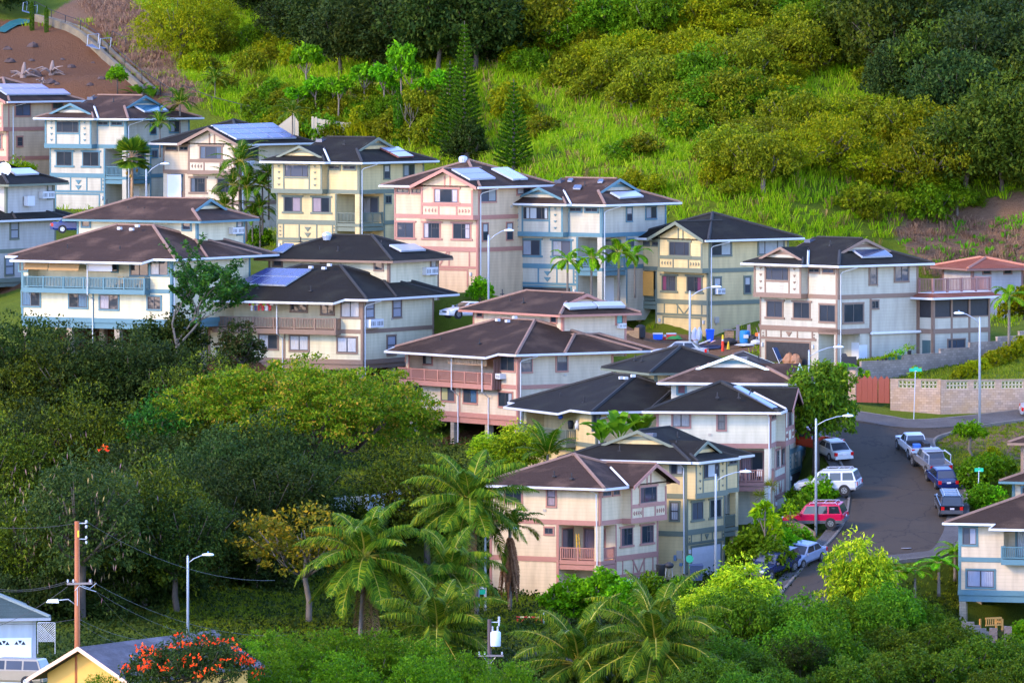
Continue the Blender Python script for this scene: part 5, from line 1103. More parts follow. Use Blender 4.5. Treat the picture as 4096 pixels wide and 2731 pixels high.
def tree_proto(name, label, cat, crown_vf, mat, trunk, tmat=None, group=None, cname='crown'):
    o = E(name, label, cat, group=group)
    c = link(cname, np_mesh(cname, *crown_vf, mat), o)
    if trunk is not None: trunk.build('trunk', tmat or BARK, o, True)
    return o
def put(o, p, rz=0, s=1): o.location = p; o.rotation_euler = (0, 0, rz); o.scale = (s, s, s) if not hasattr(s, '__len__') else s; return o
def merge(*vf):
    V, F, o = [], [], 0
    for v, f in vf: V.append(v); F.append(f + o); o += len(v)
    return np.concatenate(V), np.concatenate(F)
def frond(r, base, az, el, L, curve, nl=46, ll=.85, lw=.075, sag=.5, twist=0.0, arr='v'):
    """one feather frond: rachis quads and drooping leaflets"""
    t = np.linspace(0, 1, 14); e = el - curve * t ** 1.35; step = L / 13
    hx, hz = np.cos(e) * step, np.sin(e) * step; X = np.concatenate([[0], np.cumsum(hx[:-1])]); Zz = np.concatenate([[0], np.cumsum(hz[:-1])])
    h = np.array([math.cos(az), math.sin(az), 0]); sd_ = np.array([-math.sin(az), math.cos(az), 0]); up = np.array([0, 0, 1.0])
    pt = base + X[:, None] * h + Zz[:, None] * up
    tt = np.linspace(.12, 1, nl); c = np.stack([np.interp(tt, t, pt[:, i]) for i in range(3)], 1); en = np.interp(tt, t, e)
    tan = np.cos(en)[:, None] * h + np.sin(en)[:, None] * up; nor = -np.sin(en)[:, None] * h + np.cos(en)[:, None] * up
    ln = ll * np.clip(np.sin(math.pi * (.14 + .82 * tt)) * 1.15, .25, 1); out = []
    for sgn in (-1, 1):
        d = unit(sgn * sd_ * .85 + tan * .55 + nor * .18 + r.normal(size=c.shape) * .07); d2 = unit(d + np.array([0, 0, -1.0]) * sag * (.6 + .6 * r.rand(nl, 1)))
        w_ = unit(np.cross(d, nor)); p0 = c; p1 = c + d * ln[:, None] * .5; p2 = p1 + d2 * ln[:, None] * .6; hw = lw * .5
        out.append((np.stack([p0 - w_ * hw * .6, p0 + w_ * hw * .6, p1 + w_ * hw, p1 - w_ * hw], 1).reshape(-1, 3), np.arange(nl * 4).reshape(-1, 4)))
        out.append((np.stack([p1 - w_ * hw, p1 + w_ * hw, p2 + w_ * hw * .15, p2 - w_ * hw * .15], 1).reshape(-1, 3), np.arange(nl * 4).reshape(-1, 4)))
    rib = MB().tube([Vector(p) for p in pt], list(np.linspace(.06, .012, 14) * (L / 4.5)), 4, False)
    return merge(*out), rib
def palm(name, label, cat, seed, H_, r0, nf, L, mat, group=None, els=(1.35, -.7), curve=1.3, ll=.85, lw=.08, nl=46, sag=.5, lean=(0, 0), nuts=0, dead=0, trunkm=None, shaft=None):
    r = np.random.RandomState(seed); o = E(name, label, cat, group=group); parts = []; ribs = MB(); top = np.array([lean[0], lean[1], H_])
    for i in range(nf):
        k = i / max(1, nf - 1); az = i * 2.39996 + r.rand() * .4; el = els[0] + (els[1] - els[0]) * k + r.normal() * .1
        vf, rb = frond(r, top + np.array([math.cos(az), math.sin(az), 0]) * .12, az, el, L * (.8 + .3 * r.rand()), curve * (.75 + .45 * r.rand()) * (1.0 if el > 0 else .55), nl, ll, lw, sag); parts.append(vf); ribs.add(rb.v, rb.f)
    link('crown', np_mesh('crown', *merge(*parts), mat), o); ribs.build('frond_ribs', plain('yellow_frond_ribs', (.34, .28, .03), .5), o)
    if dead:
        parts = []
        for i in range(dead):
            vf, _ = frond(r, top + np.array([0, 0, -.3]), r.rand() * 6.28, -1.25 - .25 * r.rand(), L * (1.0 + .6 * r.rand()), .15, 40, ll * .5, lw * 1.3, 1.2); parts.append(vf)
        link('dead_frond', np_mesh('dead_frond', *merge(*parts), L_BROWN), o)
    n = 9; pts = [Vector((lean[0] * (t ** 1.6), lean[1] * (t ** 1.6), -1 + (H_ + 1) * t)) for t in np.linspace(0, 1, n)]
    MB().tube(pts, list(np.linspace(r0 * 1.25, r0 * .8, n)), 10).build('trunk', trunkm or PALEBARK, o, True)
    if shaft: MB().tube([Vector(top) - Vector((0, 0, 1.1)), Vector(top) - Vector((0, 0, .5)), Vector(top) + Vector((0, 0, .1))], [r0 * .95, r0 * 1.1, r0 * .5], 10).build('crown_shaft', shaft, o, True)
    for i in range(nuts):
        a = r.rand() * 6.28; p = Vector(top) + Vector((math.cos(a) * .38, math.sin(a) * .38, -.25 - r.rand() * .5)); k = .15 + .03 * r.rand()
        MB().lathe([(.02, -k * 1.2), (k * .75, -k * .8), (k, 0), (k * .75, k * .8), (.02, k * 1.15)], 10).build('coconut', plain('green_husk', (.22, .28, .03), .4), o, True, loc=p)
    return o
def blades(r, c, h, n, spread, w, lean=.5, mat=None):
    """grass tufts: n two-piece blades on each of the points c, bending outwards"""
    m = len(c); c = np.repeat(c, n, 0); hh = np.repeat(np.broadcast_to(h, (m,)), n) * (.6 + .6 * r.rand(m * n)); az = r.rand(m * n) * 6.283; dirn = np.stack([np.cos(az), np.sin(az), np.zeros(m * n)], 1)
    p0 = c + dirn * (r.rand(m * n, 1) * spread); l1 = lean * (.3 + .9 * r.rand(m * n, 1)); up = np.array([0, 0, 1.0])
    p1 = p0 + (up * .62 + dirn * l1 * .25) * hh[:, None]; p2 = p1 + (up * (.45 - .5 * l1) + dirn * l1 * .75) * hh[:, None] * .85
    s = np.stack([-np.sin(az + .6), np.cos(az + .6), np.zeros(m * n)], 1) * w * .5
    A = np.stack([p0 - s, p0 + s, p1 + s * .85, p1 - s * .85], 1).reshape(-1, 3); Bq = np.stack([p1 - s * .85, p1 + s * .85, p2 + s * .15, p2 - s * .15], 1).reshape(-1, 3)
    k = np.arange(m * n * 4).reshape(-1, 4); return np.concatenate([A, Bq]), np.concatenate([k, k + m * n * 4])
def proj(x, y, z):
    c, s_ = math.cos(PITCH), math.sin(PITCH); dz = z - CAMZ; fw = y * c - dz * s_; up = y * s_ + dz * c
    return 2048 + x / fw * FPX, 1365.5 - up / fw * FPX
rp_ = random.Random(11)
def mk(name, seed, rx, rz, h, n, l, w, mat, label, cat='tree', droop=.2, k=7, r0=.25, tmat=None, sub=26, subr=.36, flat=.7, inner=.12, low=-.35, group=None, zc=None, cname='crown', spread=.55):
    b = dome(seed, rx, rz, zc if zc is not None else h + rz * .3, k, spread=spread); return tree_proto(name, label, cat, crown(seed, b, n, l, w, droop, sub, subr, flat, inner, low), mat, limbs(seed, h, r0, b[1:]), tmat, group, cname)
_used = set()
def plant(pr, p, s=1.0, label=None, group=None, sz=None):
    """the first call moves the tree itself, later calls move copies"""
    rz = rp_.uniform(0, 6.28); sc_ = (s, s, sz or s)
    if pr.name in _used: o = dup(pr, p, rz, label, group, sc_)
    else: _used.add(pr.name); o = put(pr, p, rz, sc_); tag(o, label, None, group)
    if group is None and 'group' in o: del o['group']
    return o
def gsink(u, v, d=.15, y0=460): p = G(u, v, y0); p.z -= d; return p

# ---- woods on the hill above the houses
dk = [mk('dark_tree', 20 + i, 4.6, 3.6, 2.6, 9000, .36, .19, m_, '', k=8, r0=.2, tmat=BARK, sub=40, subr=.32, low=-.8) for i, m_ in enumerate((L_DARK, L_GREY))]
ol = [mk('scrub_tree', 30 + i, 3.6, 2.4, 2.0, 6000, .32, .16, m_, '', k=6, droop=.5, sub=26, tmat=PALEBARK) for i, m_ in enumerate((L_OLIVE, L_MID, L_GOLD))]
um = [mk('umbrella_tree', 40 + i, 5.0, 2.0, 2.0, 7500, .26, .13, m_, '', k=9, flat=.45, sub=34, subr=.28, tmat=PALEBARK, low=-.6, inner=.08) for i, m_ in enumerate((L_OLIVE, L_GOLD))]
def fill(protos, pts, labels, group, s0=.9, s1=1.3, jit=12, sq=(.8, 1.2)):
    for i, (u, v) in enumerate(pts):
        k = rp_.randrange(len(protos)); s = rp_.uniform(s0, s1)
        plant(protos[k], gsink(u + rp_.uniform(-jit, jit), v + rp_.uniform(-jit, jit)), s, labels[k] if len(labels) > 1 else labels[0], group, s * rp_.uniform(*sq))
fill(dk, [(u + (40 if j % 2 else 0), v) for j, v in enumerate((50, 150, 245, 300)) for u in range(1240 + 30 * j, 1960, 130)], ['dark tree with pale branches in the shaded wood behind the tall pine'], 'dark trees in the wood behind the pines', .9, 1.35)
wd = mk('wood_tree', 22, 4.6, 3.6, 2.4, 9000, .34, .18, leaf('wood_leaves', [(.020, .042, .004), (.045, .075, .006), (.11, .135, .008)], .2), '', k=8, r0=.2, sub=40, subr=.32, low=-.8)
fill([dk[1], wd, wd], [(u, v) for v, us in ((90, range(3420, 4200, 130)), (210, range(3480, 4200, 140)), (330, range(3560, 4200, 140)), (450, range(3600, 4200, 140)), (560, range(3820, 4200, 120)), (680, range(3900, 4200, 120)), (780, range(3880, 4200, 120))) for u in us], ['dark green tree in the wood on the upper right slope', 'mid green tree in the wood on the upper right slope', 'mid green tree in the wood on the upper right slope'], 'dark trees in the wood on the upper right slope', .85, 1.3)
fill(ol, [(u + (45 if j % 2 else 0), v) for j, v in enumerate((60, 140, 215)) for u in range(1960, 3500, 110)], ['olive vine hung scrub tree along the top of the slope', 'green vine hung scrub tree along the top of the slope', 'golden green scrub tree along the top of the slope'], 'scrub trees along the top of the slope', .8, 1.25)
fill(ol[:2] + ol[:1], [(u + (40 if j % 2 else 0), v) for j, (v, a, b) in enumerate(((300, 2380, 3250), (380, 2420, 3000), (440, 2520, 2900), (480, 2660, 3000))) for u in range(a, b, 105)], ['olive scrub tree in the belt above the cane grass', 'green scrub tree in the belt above the cane grass', 'olive scrub tree in the belt above the cane grass'], 'scrub trees in the belt above the cane grass', .7, 1.05)
fill([ol[2], um[1]], [(2440, 330), (2560, 300), (2650, 320), (2760, 310), (2860, 330)], ['golden leaved scrub tree at the crest of the scrub belt', 'golden crowned tree at the crest of the scrub belt'], 'golden trees at the crest of the scrub belt', .8, 1.0)
fill([um[0], um[1], ol[0]], [(3060, 640), (3180, 590), (3300, 560), (3420, 560), (3540, 580), (3650, 620), (3760, 660), (3180, 720), (3320, 700), (3460, 720), (3600, 740), (3720, 770), (3060, 760), (2960, 700)], ['flat crowned olive tree in the grove on the grass slope', 'flat crowned golden green tree in the grove on the grass slope', 'low olive tree in the grove on the grass slope'], 'flat crowned trees in the grove on the grass slope', .75, 1.1, 20)
fill(ol[:2], [(u, v) for u, v in ((2150, 120), (2350, 200), (3560, 880), (3820, 870), (1120, 520), (1230, 540))], ['low olive bush in the cane grass', 'low green bush in the cane grass'], 'low bushes in the cane grass', .35, .6)
hb = [mk('hill_bush', 65 + i, 1.7, 1.3, .5, 3000, .24, .12, m_, '', 'bush', k=6, r0=.06, zc=.9, droop=.5, low=-.6) for i, m_ in enumerate((L_OLIVE, L_MID, L_GOLD, L_OLIVE))]
HBL = ['low %s bush among the slender octopus trees' % c for c in ('olive', 'green', 'golden', 'dull olive')]
fill(hb, [(u + (30 if j % 2 else 0), v) for j, v in enumerate((430, 480, 530, 570)) for u in range(1000 + 30 * j, 1830, 75)], HBL, 'low bushes among the octopus trees', .8, 1.3, 25)
HBM = ['%s bush scattered in the cane grass of the hillside' % c for c in ('olive', 'green', 'golden', 'dull olive')]
fill(hb, [(rp_.uniform(2000, 2500), rp_.uniform(150, 600)) for _ in range(5)] + [(rp_.uniform(2450, 3000), rp_.uniform(560, 900)) for _ in range(6)] + [(rp_.uniform(3300, 3900), rp_.uniform(760, 900)) for _ in range(8)] + [(rp_.uniform(760, 1200), rp_.uniform(150, 420)) for _ in range(14)] + [(rp_.uniform(2000, 3500), rp_.uniform(60, 420)) for _ in range(60)] + [(rp_.uniform(2700, 3800), rp_.uniform(430, 760)) for _ in range(45)], HBM, 'bushes scattered in the cane grass', .7, 1.5)
gt = mk('weeping_tree', 52, 4.4, 4.6, 2.6, 14000, .24, .10, L_GOLD, 'large yellow green tree beside the dry gully at the upper left', k=9, droop=1.0, r0=.2, low=-.95, sub=44, subr=.3)
plant(gt, gsink(720, 270), 1.1); plant(gt, gsink(850, 200), .8, 'smaller yellow green tree behind the large one by the dry gully')
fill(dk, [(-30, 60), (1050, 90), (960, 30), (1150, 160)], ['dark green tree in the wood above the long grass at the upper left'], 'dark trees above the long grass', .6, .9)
# ---- octopus trees, pines and garden plants behind the upper row
oc = mk('octopus_tree', 60, 1.5, 1.0, 3.6, 900, .42, .2, L_SHRUB, '', k=5, droop=.6, r0=.1, tmat=PALEBARK, sub=8, subr=.5)
fill([oc], [(1190, 500), (1270, 480), (1320, 470), (1360, 500), (1450, 480), (1520, 500), (1650, 480), (1700, 470), (1560, 440), (1780, 470), (1240, 420), (1480, 420)], ['slender octopus tree with rosettes of leaves behind the black roof'], 'octopus trees behind the upper row', .75, 1.15, 20)
plant(oc, gsink(1605, 480), 1.0, 'tallest octopus tree, its leaf rosette above all the others', None, 1.55)
def pine(seed, h, r):
    q = np.random.RandomState(seed); parts = []; br = MB(); n = int(h / .42)
    for i in range(n):
        z = .6 + (h - .7) * i / n; rr = r * (1 - (i / n) ** 1.15) + .12
        for k in range(7):
            a = k * 2 * math.pi / 7 + i * .5 + q.rand() * .2; t = np.linspace(.1, 1, max(5, int(rr * 16)))[:, None]; d = np.array([math.cos(a), math.sin(a), 0])
            c = np.array([0, 0, z]) + d * t * rr + np.array([0, 0, 1.0]) * (t ** 2) * rr * .28; br.tube([Vector(c[0]), Vector(c[-1])], [.03, .01], 4, False)
            for rep in range(5):
                parts.append(quads(c + q.normal(size=c.shape) * .03, unit(d * .6 + np.array([0, 0, .55]) + q.normal(size=c.shape) * .6), unit(q.normal(size=c.shape)), .32, .13))
    o = E('tall_pine', '', 'tree'); link('crown', np_mesh('crown', *merge(*parts), L_PINE), o); br.tube([(0, 0, -1), (0, 0, h * .5), (0, 0, h)], [.2, .13, .03], 8); br.build('trunk', BARK, o); return o
for sd_, u, v, h, r, lb in ((1, 1858, 640, 13.0, 1.9, 'tallest tiered pine, its spire reaching the dark wood'), (2, 1800, 610, 8.6, 1.9, 'shorter tiered pine close beside the tallest one'), (3, 2055, 680, 8.4, 1.75, 'broad tiered pine standing alone right of the pair of pines')):
    o = pine(sd_, h, r); put(o, gsink(u, v)); tag(o, lb, 'tree', 'tiered pines behind the upper row')
r_ = np.random.RandomState(5); a = r_.rand(2600) * 6.28; z_ = r_.rand(2600) * 5.6; rad = .42 * np.minimum(1, (5.7 - z_) / 1.2) * np.minimum(1, .6 + z_); c = np.stack([np.cos(a) * rad, np.sin(a) * rad, z_], 1)
o = tree_proto('column_cypress', 'thin dark green column tree beside the black roof', 'tree', leaves(r_, c, np.stack([np.cos(a) * .3, np.sin(a) * .3, np.ones(2600)], 1), .22, .1, -.4), L_PINE, MB().tube([(0, 0, -1), (0, 0, 5)], [.1, .03], 6)); put(o, gsink(1592, 590))
for u, v, s in ((128, 122, .55), (186, 130, .5)): dup(o, gsink(u, v), 0, 'small column tree on the bare earth bank', 'small column trees on the bare bank', s)
plant(mk('dark_bush', 71, 2.0, 2.0, 1.2, 5000, .22, .12, L_DARK, 'dark rounded bush at the foot of the pines', 'bush', k=6), gsink(1870, 655), 1.15)
ye = E('yellow_clump', 'clump of yellow strap leaved plants by the pale wall', 'plant'); link('crown', np_mesh('crown', *blades(r_, r_.normal(size=(14, 3)) * np.array([1.2, 1.0, 0]), 2.2, 26, .3, .12, 1.0), L_YEL), ye); put(ye, gsink(1450, 560))
dup(ye, gsink(1270, 545), 1, 'smaller yellow strap leaved clump in front of the pale wall', None, .6)
br = limbs(77, 2.2, .09, [(.4, .2, 3.2, .8, .8, 1.2), (-.5, 0, 3.4, .8, .8, 1.2), (0, .4, 3.6, .7, .7, 1)]); o = br.build('bare_shrub', PALEBARK, None, True); tag(o, 'leafless pale shrub beside the column tree', 'shrub'); put(o, gsink(1640, 590))
lt = mk('lime_tree', 80, 2.0, 1.5, 2.2, 4200, .26, .13, L_LIME, 'bright lime tree in front of the lilac house wall', k=6); plant(lt, P(55, 765, 748) - Vector((0, 0, 1.2)), 1.0)
bush = mk('round_bush', 81, 1.2, 1.0, .5, 2600, .20, .11, L_SHRUB, '', 'bush', k=5, r0=.06, zc=.7)
bushd = mk('leafy_bush', 82, 1.3, 1.1, .5, 2600, .24, .12, L_MID, '', 'bush', k=5, r0=.06, zc=.8, droop=.5)
busho = mk('yellowing_bush', 83, 1.1, .8, .4, 2200, .18, .10, L_GOLD, '', 'bush', k=5, r0=.05, zc=.6)
plant(bush, gsink(1035, 985, .1, 690), 1.1, 'round green bush at the foot of the yellow house behind the black roof'); plant(bush, P(1920, 1200, 690), 1.15, 'green bush by the white coupe'); plant(bush, P(470, 330, 788), 1.0, 'lone green bush on the bare earth slope')
# travellers' palm, banana, areca, fan palms
def paddle(name, label, seed, n, L, mat, group=None, up=1.35, w=.5, h=.6):
    r = random.Random(seed); o = E(name, label, 'plant', group=group); mb = MB()
    for i in range(n):
        az = i * 2.4 + r.uniform(-.3, .3); el = r.uniform(.75, up); d = Vector((math.cos(az) * math.cos(el), math.sin(az) * math.cos(el), math.sin(el))); s_ = Vector((-math.sin(az), math.cos(az), 0)); p = Vector((0, 0, h)); l = L * r.uniform(.75, 1.1); prev = None
        for k in range(9):
            t = k / 8; ww = w * (0.06 if t < .3 else math.sin(math.pi * min(1, (t - .28) / .74)) ** .6) * .5 + .01; q = p + d * l * t + Vector((d.x, d.y, 0)) * l * .35 * t * t - Vector((0, 0, l * .32 * t ** 3)); fold = Vector((0, 0, ww * .35)); row = [q - s_ * ww + fold, q, q + s_ * ww + fold]
            if prev: mb.add(prev + row, [(0, 3, 4, 1), (1, 4, 5, 2)])
            prev = row
    mb.build('crown', mat, o); MB().tube([(0, 0, -.5), (0, 0, h)], [.14, .1], 7).build('stem', plain('green_stem', (.14, .17, .06), .6), o); return o
put(paddle('paddle_plant', 'blue green paddle leaved plant behind the brown roof at the upper left', 1, 12, 2.4, L_BANANA), P(555, 420, 790)); put(paddle('paddle_plant', 'second paddle leaved plant, pale tipped, beside the fence posts', 2, 10, 2.2, L_BANANA), P(610, 425, 789))
for i, (u, v, Y, s) in enumerate(((2480, 1785, 627, 1.4), (2560, 1775, 628, 1.3), (2410, 1785, 626, 1.1))): put(paddle('banana_plant', ('tallest banana plant between the black roofs', 'banana plant close to the cream side wall', 'low banana plant beside the green porch')[i], 10 + i, 10, 2.5, L_BANANA, None, 1.45, .7, .9), P(u, v, Y) - Vector((0, 0, .9)), i, s)
ar = palm('areca_palm', 'dark feathery palm between the two cream houses', 'palm', 3, 3.6, .09, 16, 2.6, L_DPALM, 'dark palms between the cream houses', (1.45, -.2), 1.5, .5, .09, 26, .6)
put(ar, P(930, 900, 735)); 
for u, v, s in ((985, 920, 1.05), (1050, 900, .95), (900, 970, .9), (1010, 990, .8), (960, 840, 1.2), (1075, 840, .9), (1040, 960, .8)): dup(ar, P(u, v, 732), u, None, None, s)
for u, v, Y, s, lb in ((720, 560, 768, .95, 'feathery palm at the right corner of the blue trimmed house'), (1170, 575, 755, .8, 'feathery palm between the solar roof and the black roof'), (860, 420, 788, .7, 'small palm in the long grass beside the fence'), (640, 600, 760, .7, 'small palm below the blue solar heater')): dup(ar, P(u, v, Y), u, lb, None, s)['group'] = 'garden palms'
def fan_palm(label, H_):
    r = np.random.RandomState(4); o = E('fan_palm', label, 'palm'); parts = []; mb = MB()
    for i in range(22):
        az = i * 2.4; el = 1.3 - 1.9 * i / 21; d = np.array([math.cos(az) * math.cos(el), math.sin(az) * math.cos(el), math.sin(el)]); s_ = np.array([-math.sin(az), math.cos(az), 0]); u_ = np.cross(s_, d); c0 = np.array([0, 0, H_]) + d * .9; mb.tube([(0, 0, H_ - .1), tuple(c0)], .025, 4, False)
        th = np.linspace(-1.25, 1.25, 22); dd = unit(np.cos(th)[:, None] * d + np.sin(th)[:, None] * s_ - np.array([0, 0, .18])); parts.append(quads(c0 + dd * .65, dd, unit(np.cross(dd, -u_ + np.zeros_like(dd))), 1.45, .2))
    link('crown', np_mesh('crown', *merge(*parts), L_PALM), o); mb.tube([(0, 0, -1), (0, 0, H_)], [.16, .11], 9); mb.build('trunk', plain('tan_trunk', (.34, .20, .10), .8, .3), o, True)
    for i in range(7):
        a = i * 2.1; p = Vector((math.cos(a) * (.5 + .1 * (i % 3)), math.sin(a) * .6, H_ - 1.3 - .25 * (i % 3))); mb = MB().tube([(0, 0, H_ - .2), (p.x * .7, p.y * .7, H_ - .1), tuple(p)], .015, 4); mb.lathe([(.02, -.22), (.12, -.1), (.12, .05), (.02, .18)], 8, tuple(p)); mb.build('fruit_cluster', plain('ochre_fruit', (.30, .17, .02), .6), o, True)
    return o
put(fan_palm('fan leaved palm with hanging fruit stalks in front of the blue balcony', 4.4), P(528, 815, 752), .4, 1.0)
fx = palm('foxtail_palm', 'small palm with arching fronds, leftmost of three before the ivory house', 'palm', 6, 3.1, .1, 11, 1.9, L_SHRUB, 'small palms before the ivory house', (1.2, -.35), 1.9, .42, .10, 26, .75, shaft=plain('green_shaft', (.22, .28, .06), .4))
put(fx, P(2270, 1185, 688)); dup(fx, P(2366, 1180, 688), 2, 'middle one of three small palms before the ivory house', None, 1.03); dup(fx, P(2475, 1190, 689), 4, 'tallest of three small palms before the ivory house, with a thicker trunk', None, (1.15, 1.15, 1.25)); dup(fx, P(2540, 1150, 692), 5, 'palm crown behind the three small palms, near the bamboo blind', None, .9)
o = dup(fx, P(4036, 1335, 668), 1, 'palm with yellow tipped fronds beside the annex at the right', None, (1.05, 1.05, 1.0)); del o['group']
for i, (u, v, s) in enumerate(((3590, 2350, .62), (3660, 2345, .6), (3755, 2330, .72), (3820, 2270, .7), (3530, 2330, .6), (3870, 2255, .6))):
    q = dup(fx, on_road(u, v) - Vector((0, 0, .4)), u, 'small palm in the planted strip at the road bend', None, (s * 1.5, s * 1.5, s * .85)); q['group'] = 'small palms in the planted strip'
# ---- trees in the valley on the left
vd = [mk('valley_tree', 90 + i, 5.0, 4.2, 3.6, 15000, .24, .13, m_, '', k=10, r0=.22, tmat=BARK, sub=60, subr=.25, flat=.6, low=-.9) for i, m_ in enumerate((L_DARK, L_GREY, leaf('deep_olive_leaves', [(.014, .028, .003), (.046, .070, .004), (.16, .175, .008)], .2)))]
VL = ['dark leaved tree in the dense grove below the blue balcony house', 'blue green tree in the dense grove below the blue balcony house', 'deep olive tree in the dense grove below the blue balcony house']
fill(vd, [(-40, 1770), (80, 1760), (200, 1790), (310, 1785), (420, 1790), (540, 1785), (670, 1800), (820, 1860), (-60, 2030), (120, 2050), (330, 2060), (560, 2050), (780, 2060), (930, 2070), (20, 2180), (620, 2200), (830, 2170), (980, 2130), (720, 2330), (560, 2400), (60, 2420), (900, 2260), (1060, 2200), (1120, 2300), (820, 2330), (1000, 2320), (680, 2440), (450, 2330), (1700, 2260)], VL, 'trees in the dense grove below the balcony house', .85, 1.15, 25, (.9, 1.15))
tu = mk('tulip_tree', 97, 4.8, 5.0, 6.0, 12000, .30, .13, leaf('tulip_leaves', [(.012, .028, .008), (.032, .058, .012), (.085, .105, .014)], .2), 'large tree with upright seed pods left of the brown utility pole', k=11, r0=.35, sub=54, subr=.25, droop=.4, low=-.8); o = plant(tu, gsink(330, 2480), 1.0)
pods = quads(*(lambda c: (c, unit(np.random.RandomState(3).normal(size=c.shape) * .25 + np.array([0, 0, 1])), unit(np.random.RandomState(4).normal(size=c.shape))))(np.array([np.array([0, 0, 7.5]) + unit(np.random.RandomState(i).normal(size=3) * np.array([1, 1, .7])) * np.array([4.8, 4.8, 5.2]) * (.9 + .15 * (i % 3)) for i in range(170)])), .55, .10)
link('seed_pods', np_mesh('seed_pods', *pods, leaf('seed_pod_skins', [(.25, .24, .02), (.2, .1, .14), (.4, .33, .05)], .1)), o)['kind'] = 'stuff'
def blossoms(o, pts, k, seed):
    r = np.random.RandomState(seed); c = np.repeat(np.array(pts, float), k, 0) + r.normal(size=(len(pts) * k, 3)) * np.array([.22, .22, .10]); link('blossoms', np_mesh('blossoms', *quads(c, unit(r.normal(size=c.shape) + np.array([0, 0, .8])), unit(r.normal(size=c.shape)), .22, .17), L_RED), o)
blossoms(o, [(-1.2, -2.2, 12.6), (-.9, -2.3, 12.4)], 9, 1)
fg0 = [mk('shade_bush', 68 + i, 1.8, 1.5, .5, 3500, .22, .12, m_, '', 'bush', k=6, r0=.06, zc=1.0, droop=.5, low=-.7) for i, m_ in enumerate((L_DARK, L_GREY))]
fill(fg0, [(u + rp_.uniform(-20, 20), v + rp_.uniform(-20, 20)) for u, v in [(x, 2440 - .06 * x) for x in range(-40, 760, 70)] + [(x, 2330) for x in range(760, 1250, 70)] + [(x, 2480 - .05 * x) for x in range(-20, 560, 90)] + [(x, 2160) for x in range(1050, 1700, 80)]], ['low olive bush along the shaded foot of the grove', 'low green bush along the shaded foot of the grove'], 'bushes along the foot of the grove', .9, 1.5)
gs = mk('bright_sapling', 98, 2.6, 3.0, 2.4, 6000, .2, .1, leaf('emerald_leaves', [(.01, .06, .01), (.02, .13, .015), (.06, .22, .015)], .35), 'bright emerald tree rising out of the dark grove', k=8, tmat=PALEBARK, sub=30, subr=.28); plant(gs, gsink(650, 2080), 1.6); plant(gs, gsink(800, 2010), .95, 'smaller emerald tree between the grove and the broad umbrella tree')
mp_ = mk('monkeypod_tree', 99, 9.8, 4.6, 6.0, 60000, .26, .13, L_RAIN, 'broad umbrella shaped tree with orange tipped leaves, in front of the laundry balcony', k=12, r0=.45, flat=.32, sub=70, subr=.21, low=-.2, inner=.08, zc=7.3, tmat=plain('brown_bark', (.07, .045, .04), .9, .3), spread=.6)
plant(mp_, gsink(1240, 2060) - Vector((0, 0, .3)), 1.06)
def twiggy(seed, label, h, n, mat):
    r = random.Random(seed); o = E('spindly_tree', label, 'tree'); mb = MB(); tips = []
    def grow(p, d, l, r0, k):
        q = p + d * l; mb.tube([p, (p + q) / 2 + Vector((r.uniform(-.1, .1), r.uniform(-.1, .1), 0)) * l, q], [r0, r0 * .8, r0 * .6], 5, False)
        if k <= 3: tips.append((p, q))
        if k > 0:
            for i in range(3 if k > 1 else 2): grow(p.lerp(q, r.uniform(.55, 1)), (d + Vector((r.uniform(-.75, .75), r.uniform(-.75, .75), r.uniform(-.15, .5)))).normalized(), l * r.uniform(.6, .85), r0 * .6, k - 1)
    grow(Vector((0, 0, -1)), Vector((.05, 0, 1)), h * .3, .12, 5)
    q = np.random.RandomState(seed); c = np.concatenate([np.array([np.array(a.lerp(b, t)) for t in q.rand(n)]) for a, b in tips]) + q.normal(size=(len(tips) * n, 3)) * .06
    link('crown', np_mesh('crown', *leaves(q, c, q.normal(size=c.shape), .25, .13, .1), mat), o); mb.build('trunk', plain('pale_twigs', (.10, .09, .075), .8), o); return o
put(twiggy(5, 'spindly sparse tree in front of the blue balcony house, walls showing through its twigs', 14.5, 30, leaf('sparse_leaves', [(.012, .048, .008), (.028, .085, .012), (.07, .14, .010)], .3)), P(690, 1530, 662), 0, (1.6, 1.6, 1.08))
dkb = mk('vine_bush', 101, 1.7, 2.0, .8, 4500, .2, .12, L_DARK, '', 'bush', k=6, zc=1.6)
for u, v, s, lb in ((610, 1500, 1.35, 'dark vine covered bush under the right end of the blue floor beam'), (720, 1510, 1.6, 'dark vine covered bush at the foot of the spindly tree')): plant(dkb, P(u, v, 664), s, lb)
plant(mk('reddish_bush', 102, 1.8, 2.1, 1.0, 4500, .22, .12, leaf('reddish_leaves', [(.02, .04, .01), (.04, .07, .012), (.12, .05, .03)], .3), 'dark reddish tipped bush before the left end of the yellow house with laundry', 'bush', k=6, zc=1.8), P(960, 1500, 662), 1.2)
yt = mk('yellowing_tree', 103, 3.4, 2.4, 3.8, 4200, .26, .13, leaf('yellowing_leaves', [(.04, .06, .006), (.13, .13, .008), (.42, .24, .010)], .3), 'half bare yellowing tree with forked pale trunk on the dark lawn', k=9, r0=.15, tmat=PALEBARK, sub=30, subr=.28, inner=.06, low=-.6); plant(yt, gsink(1230, 2490), 1.5, None, None, 1.25); plant(yt, gsink(1030, 2360), .8, 'smaller yellowing tree left of the forked one')
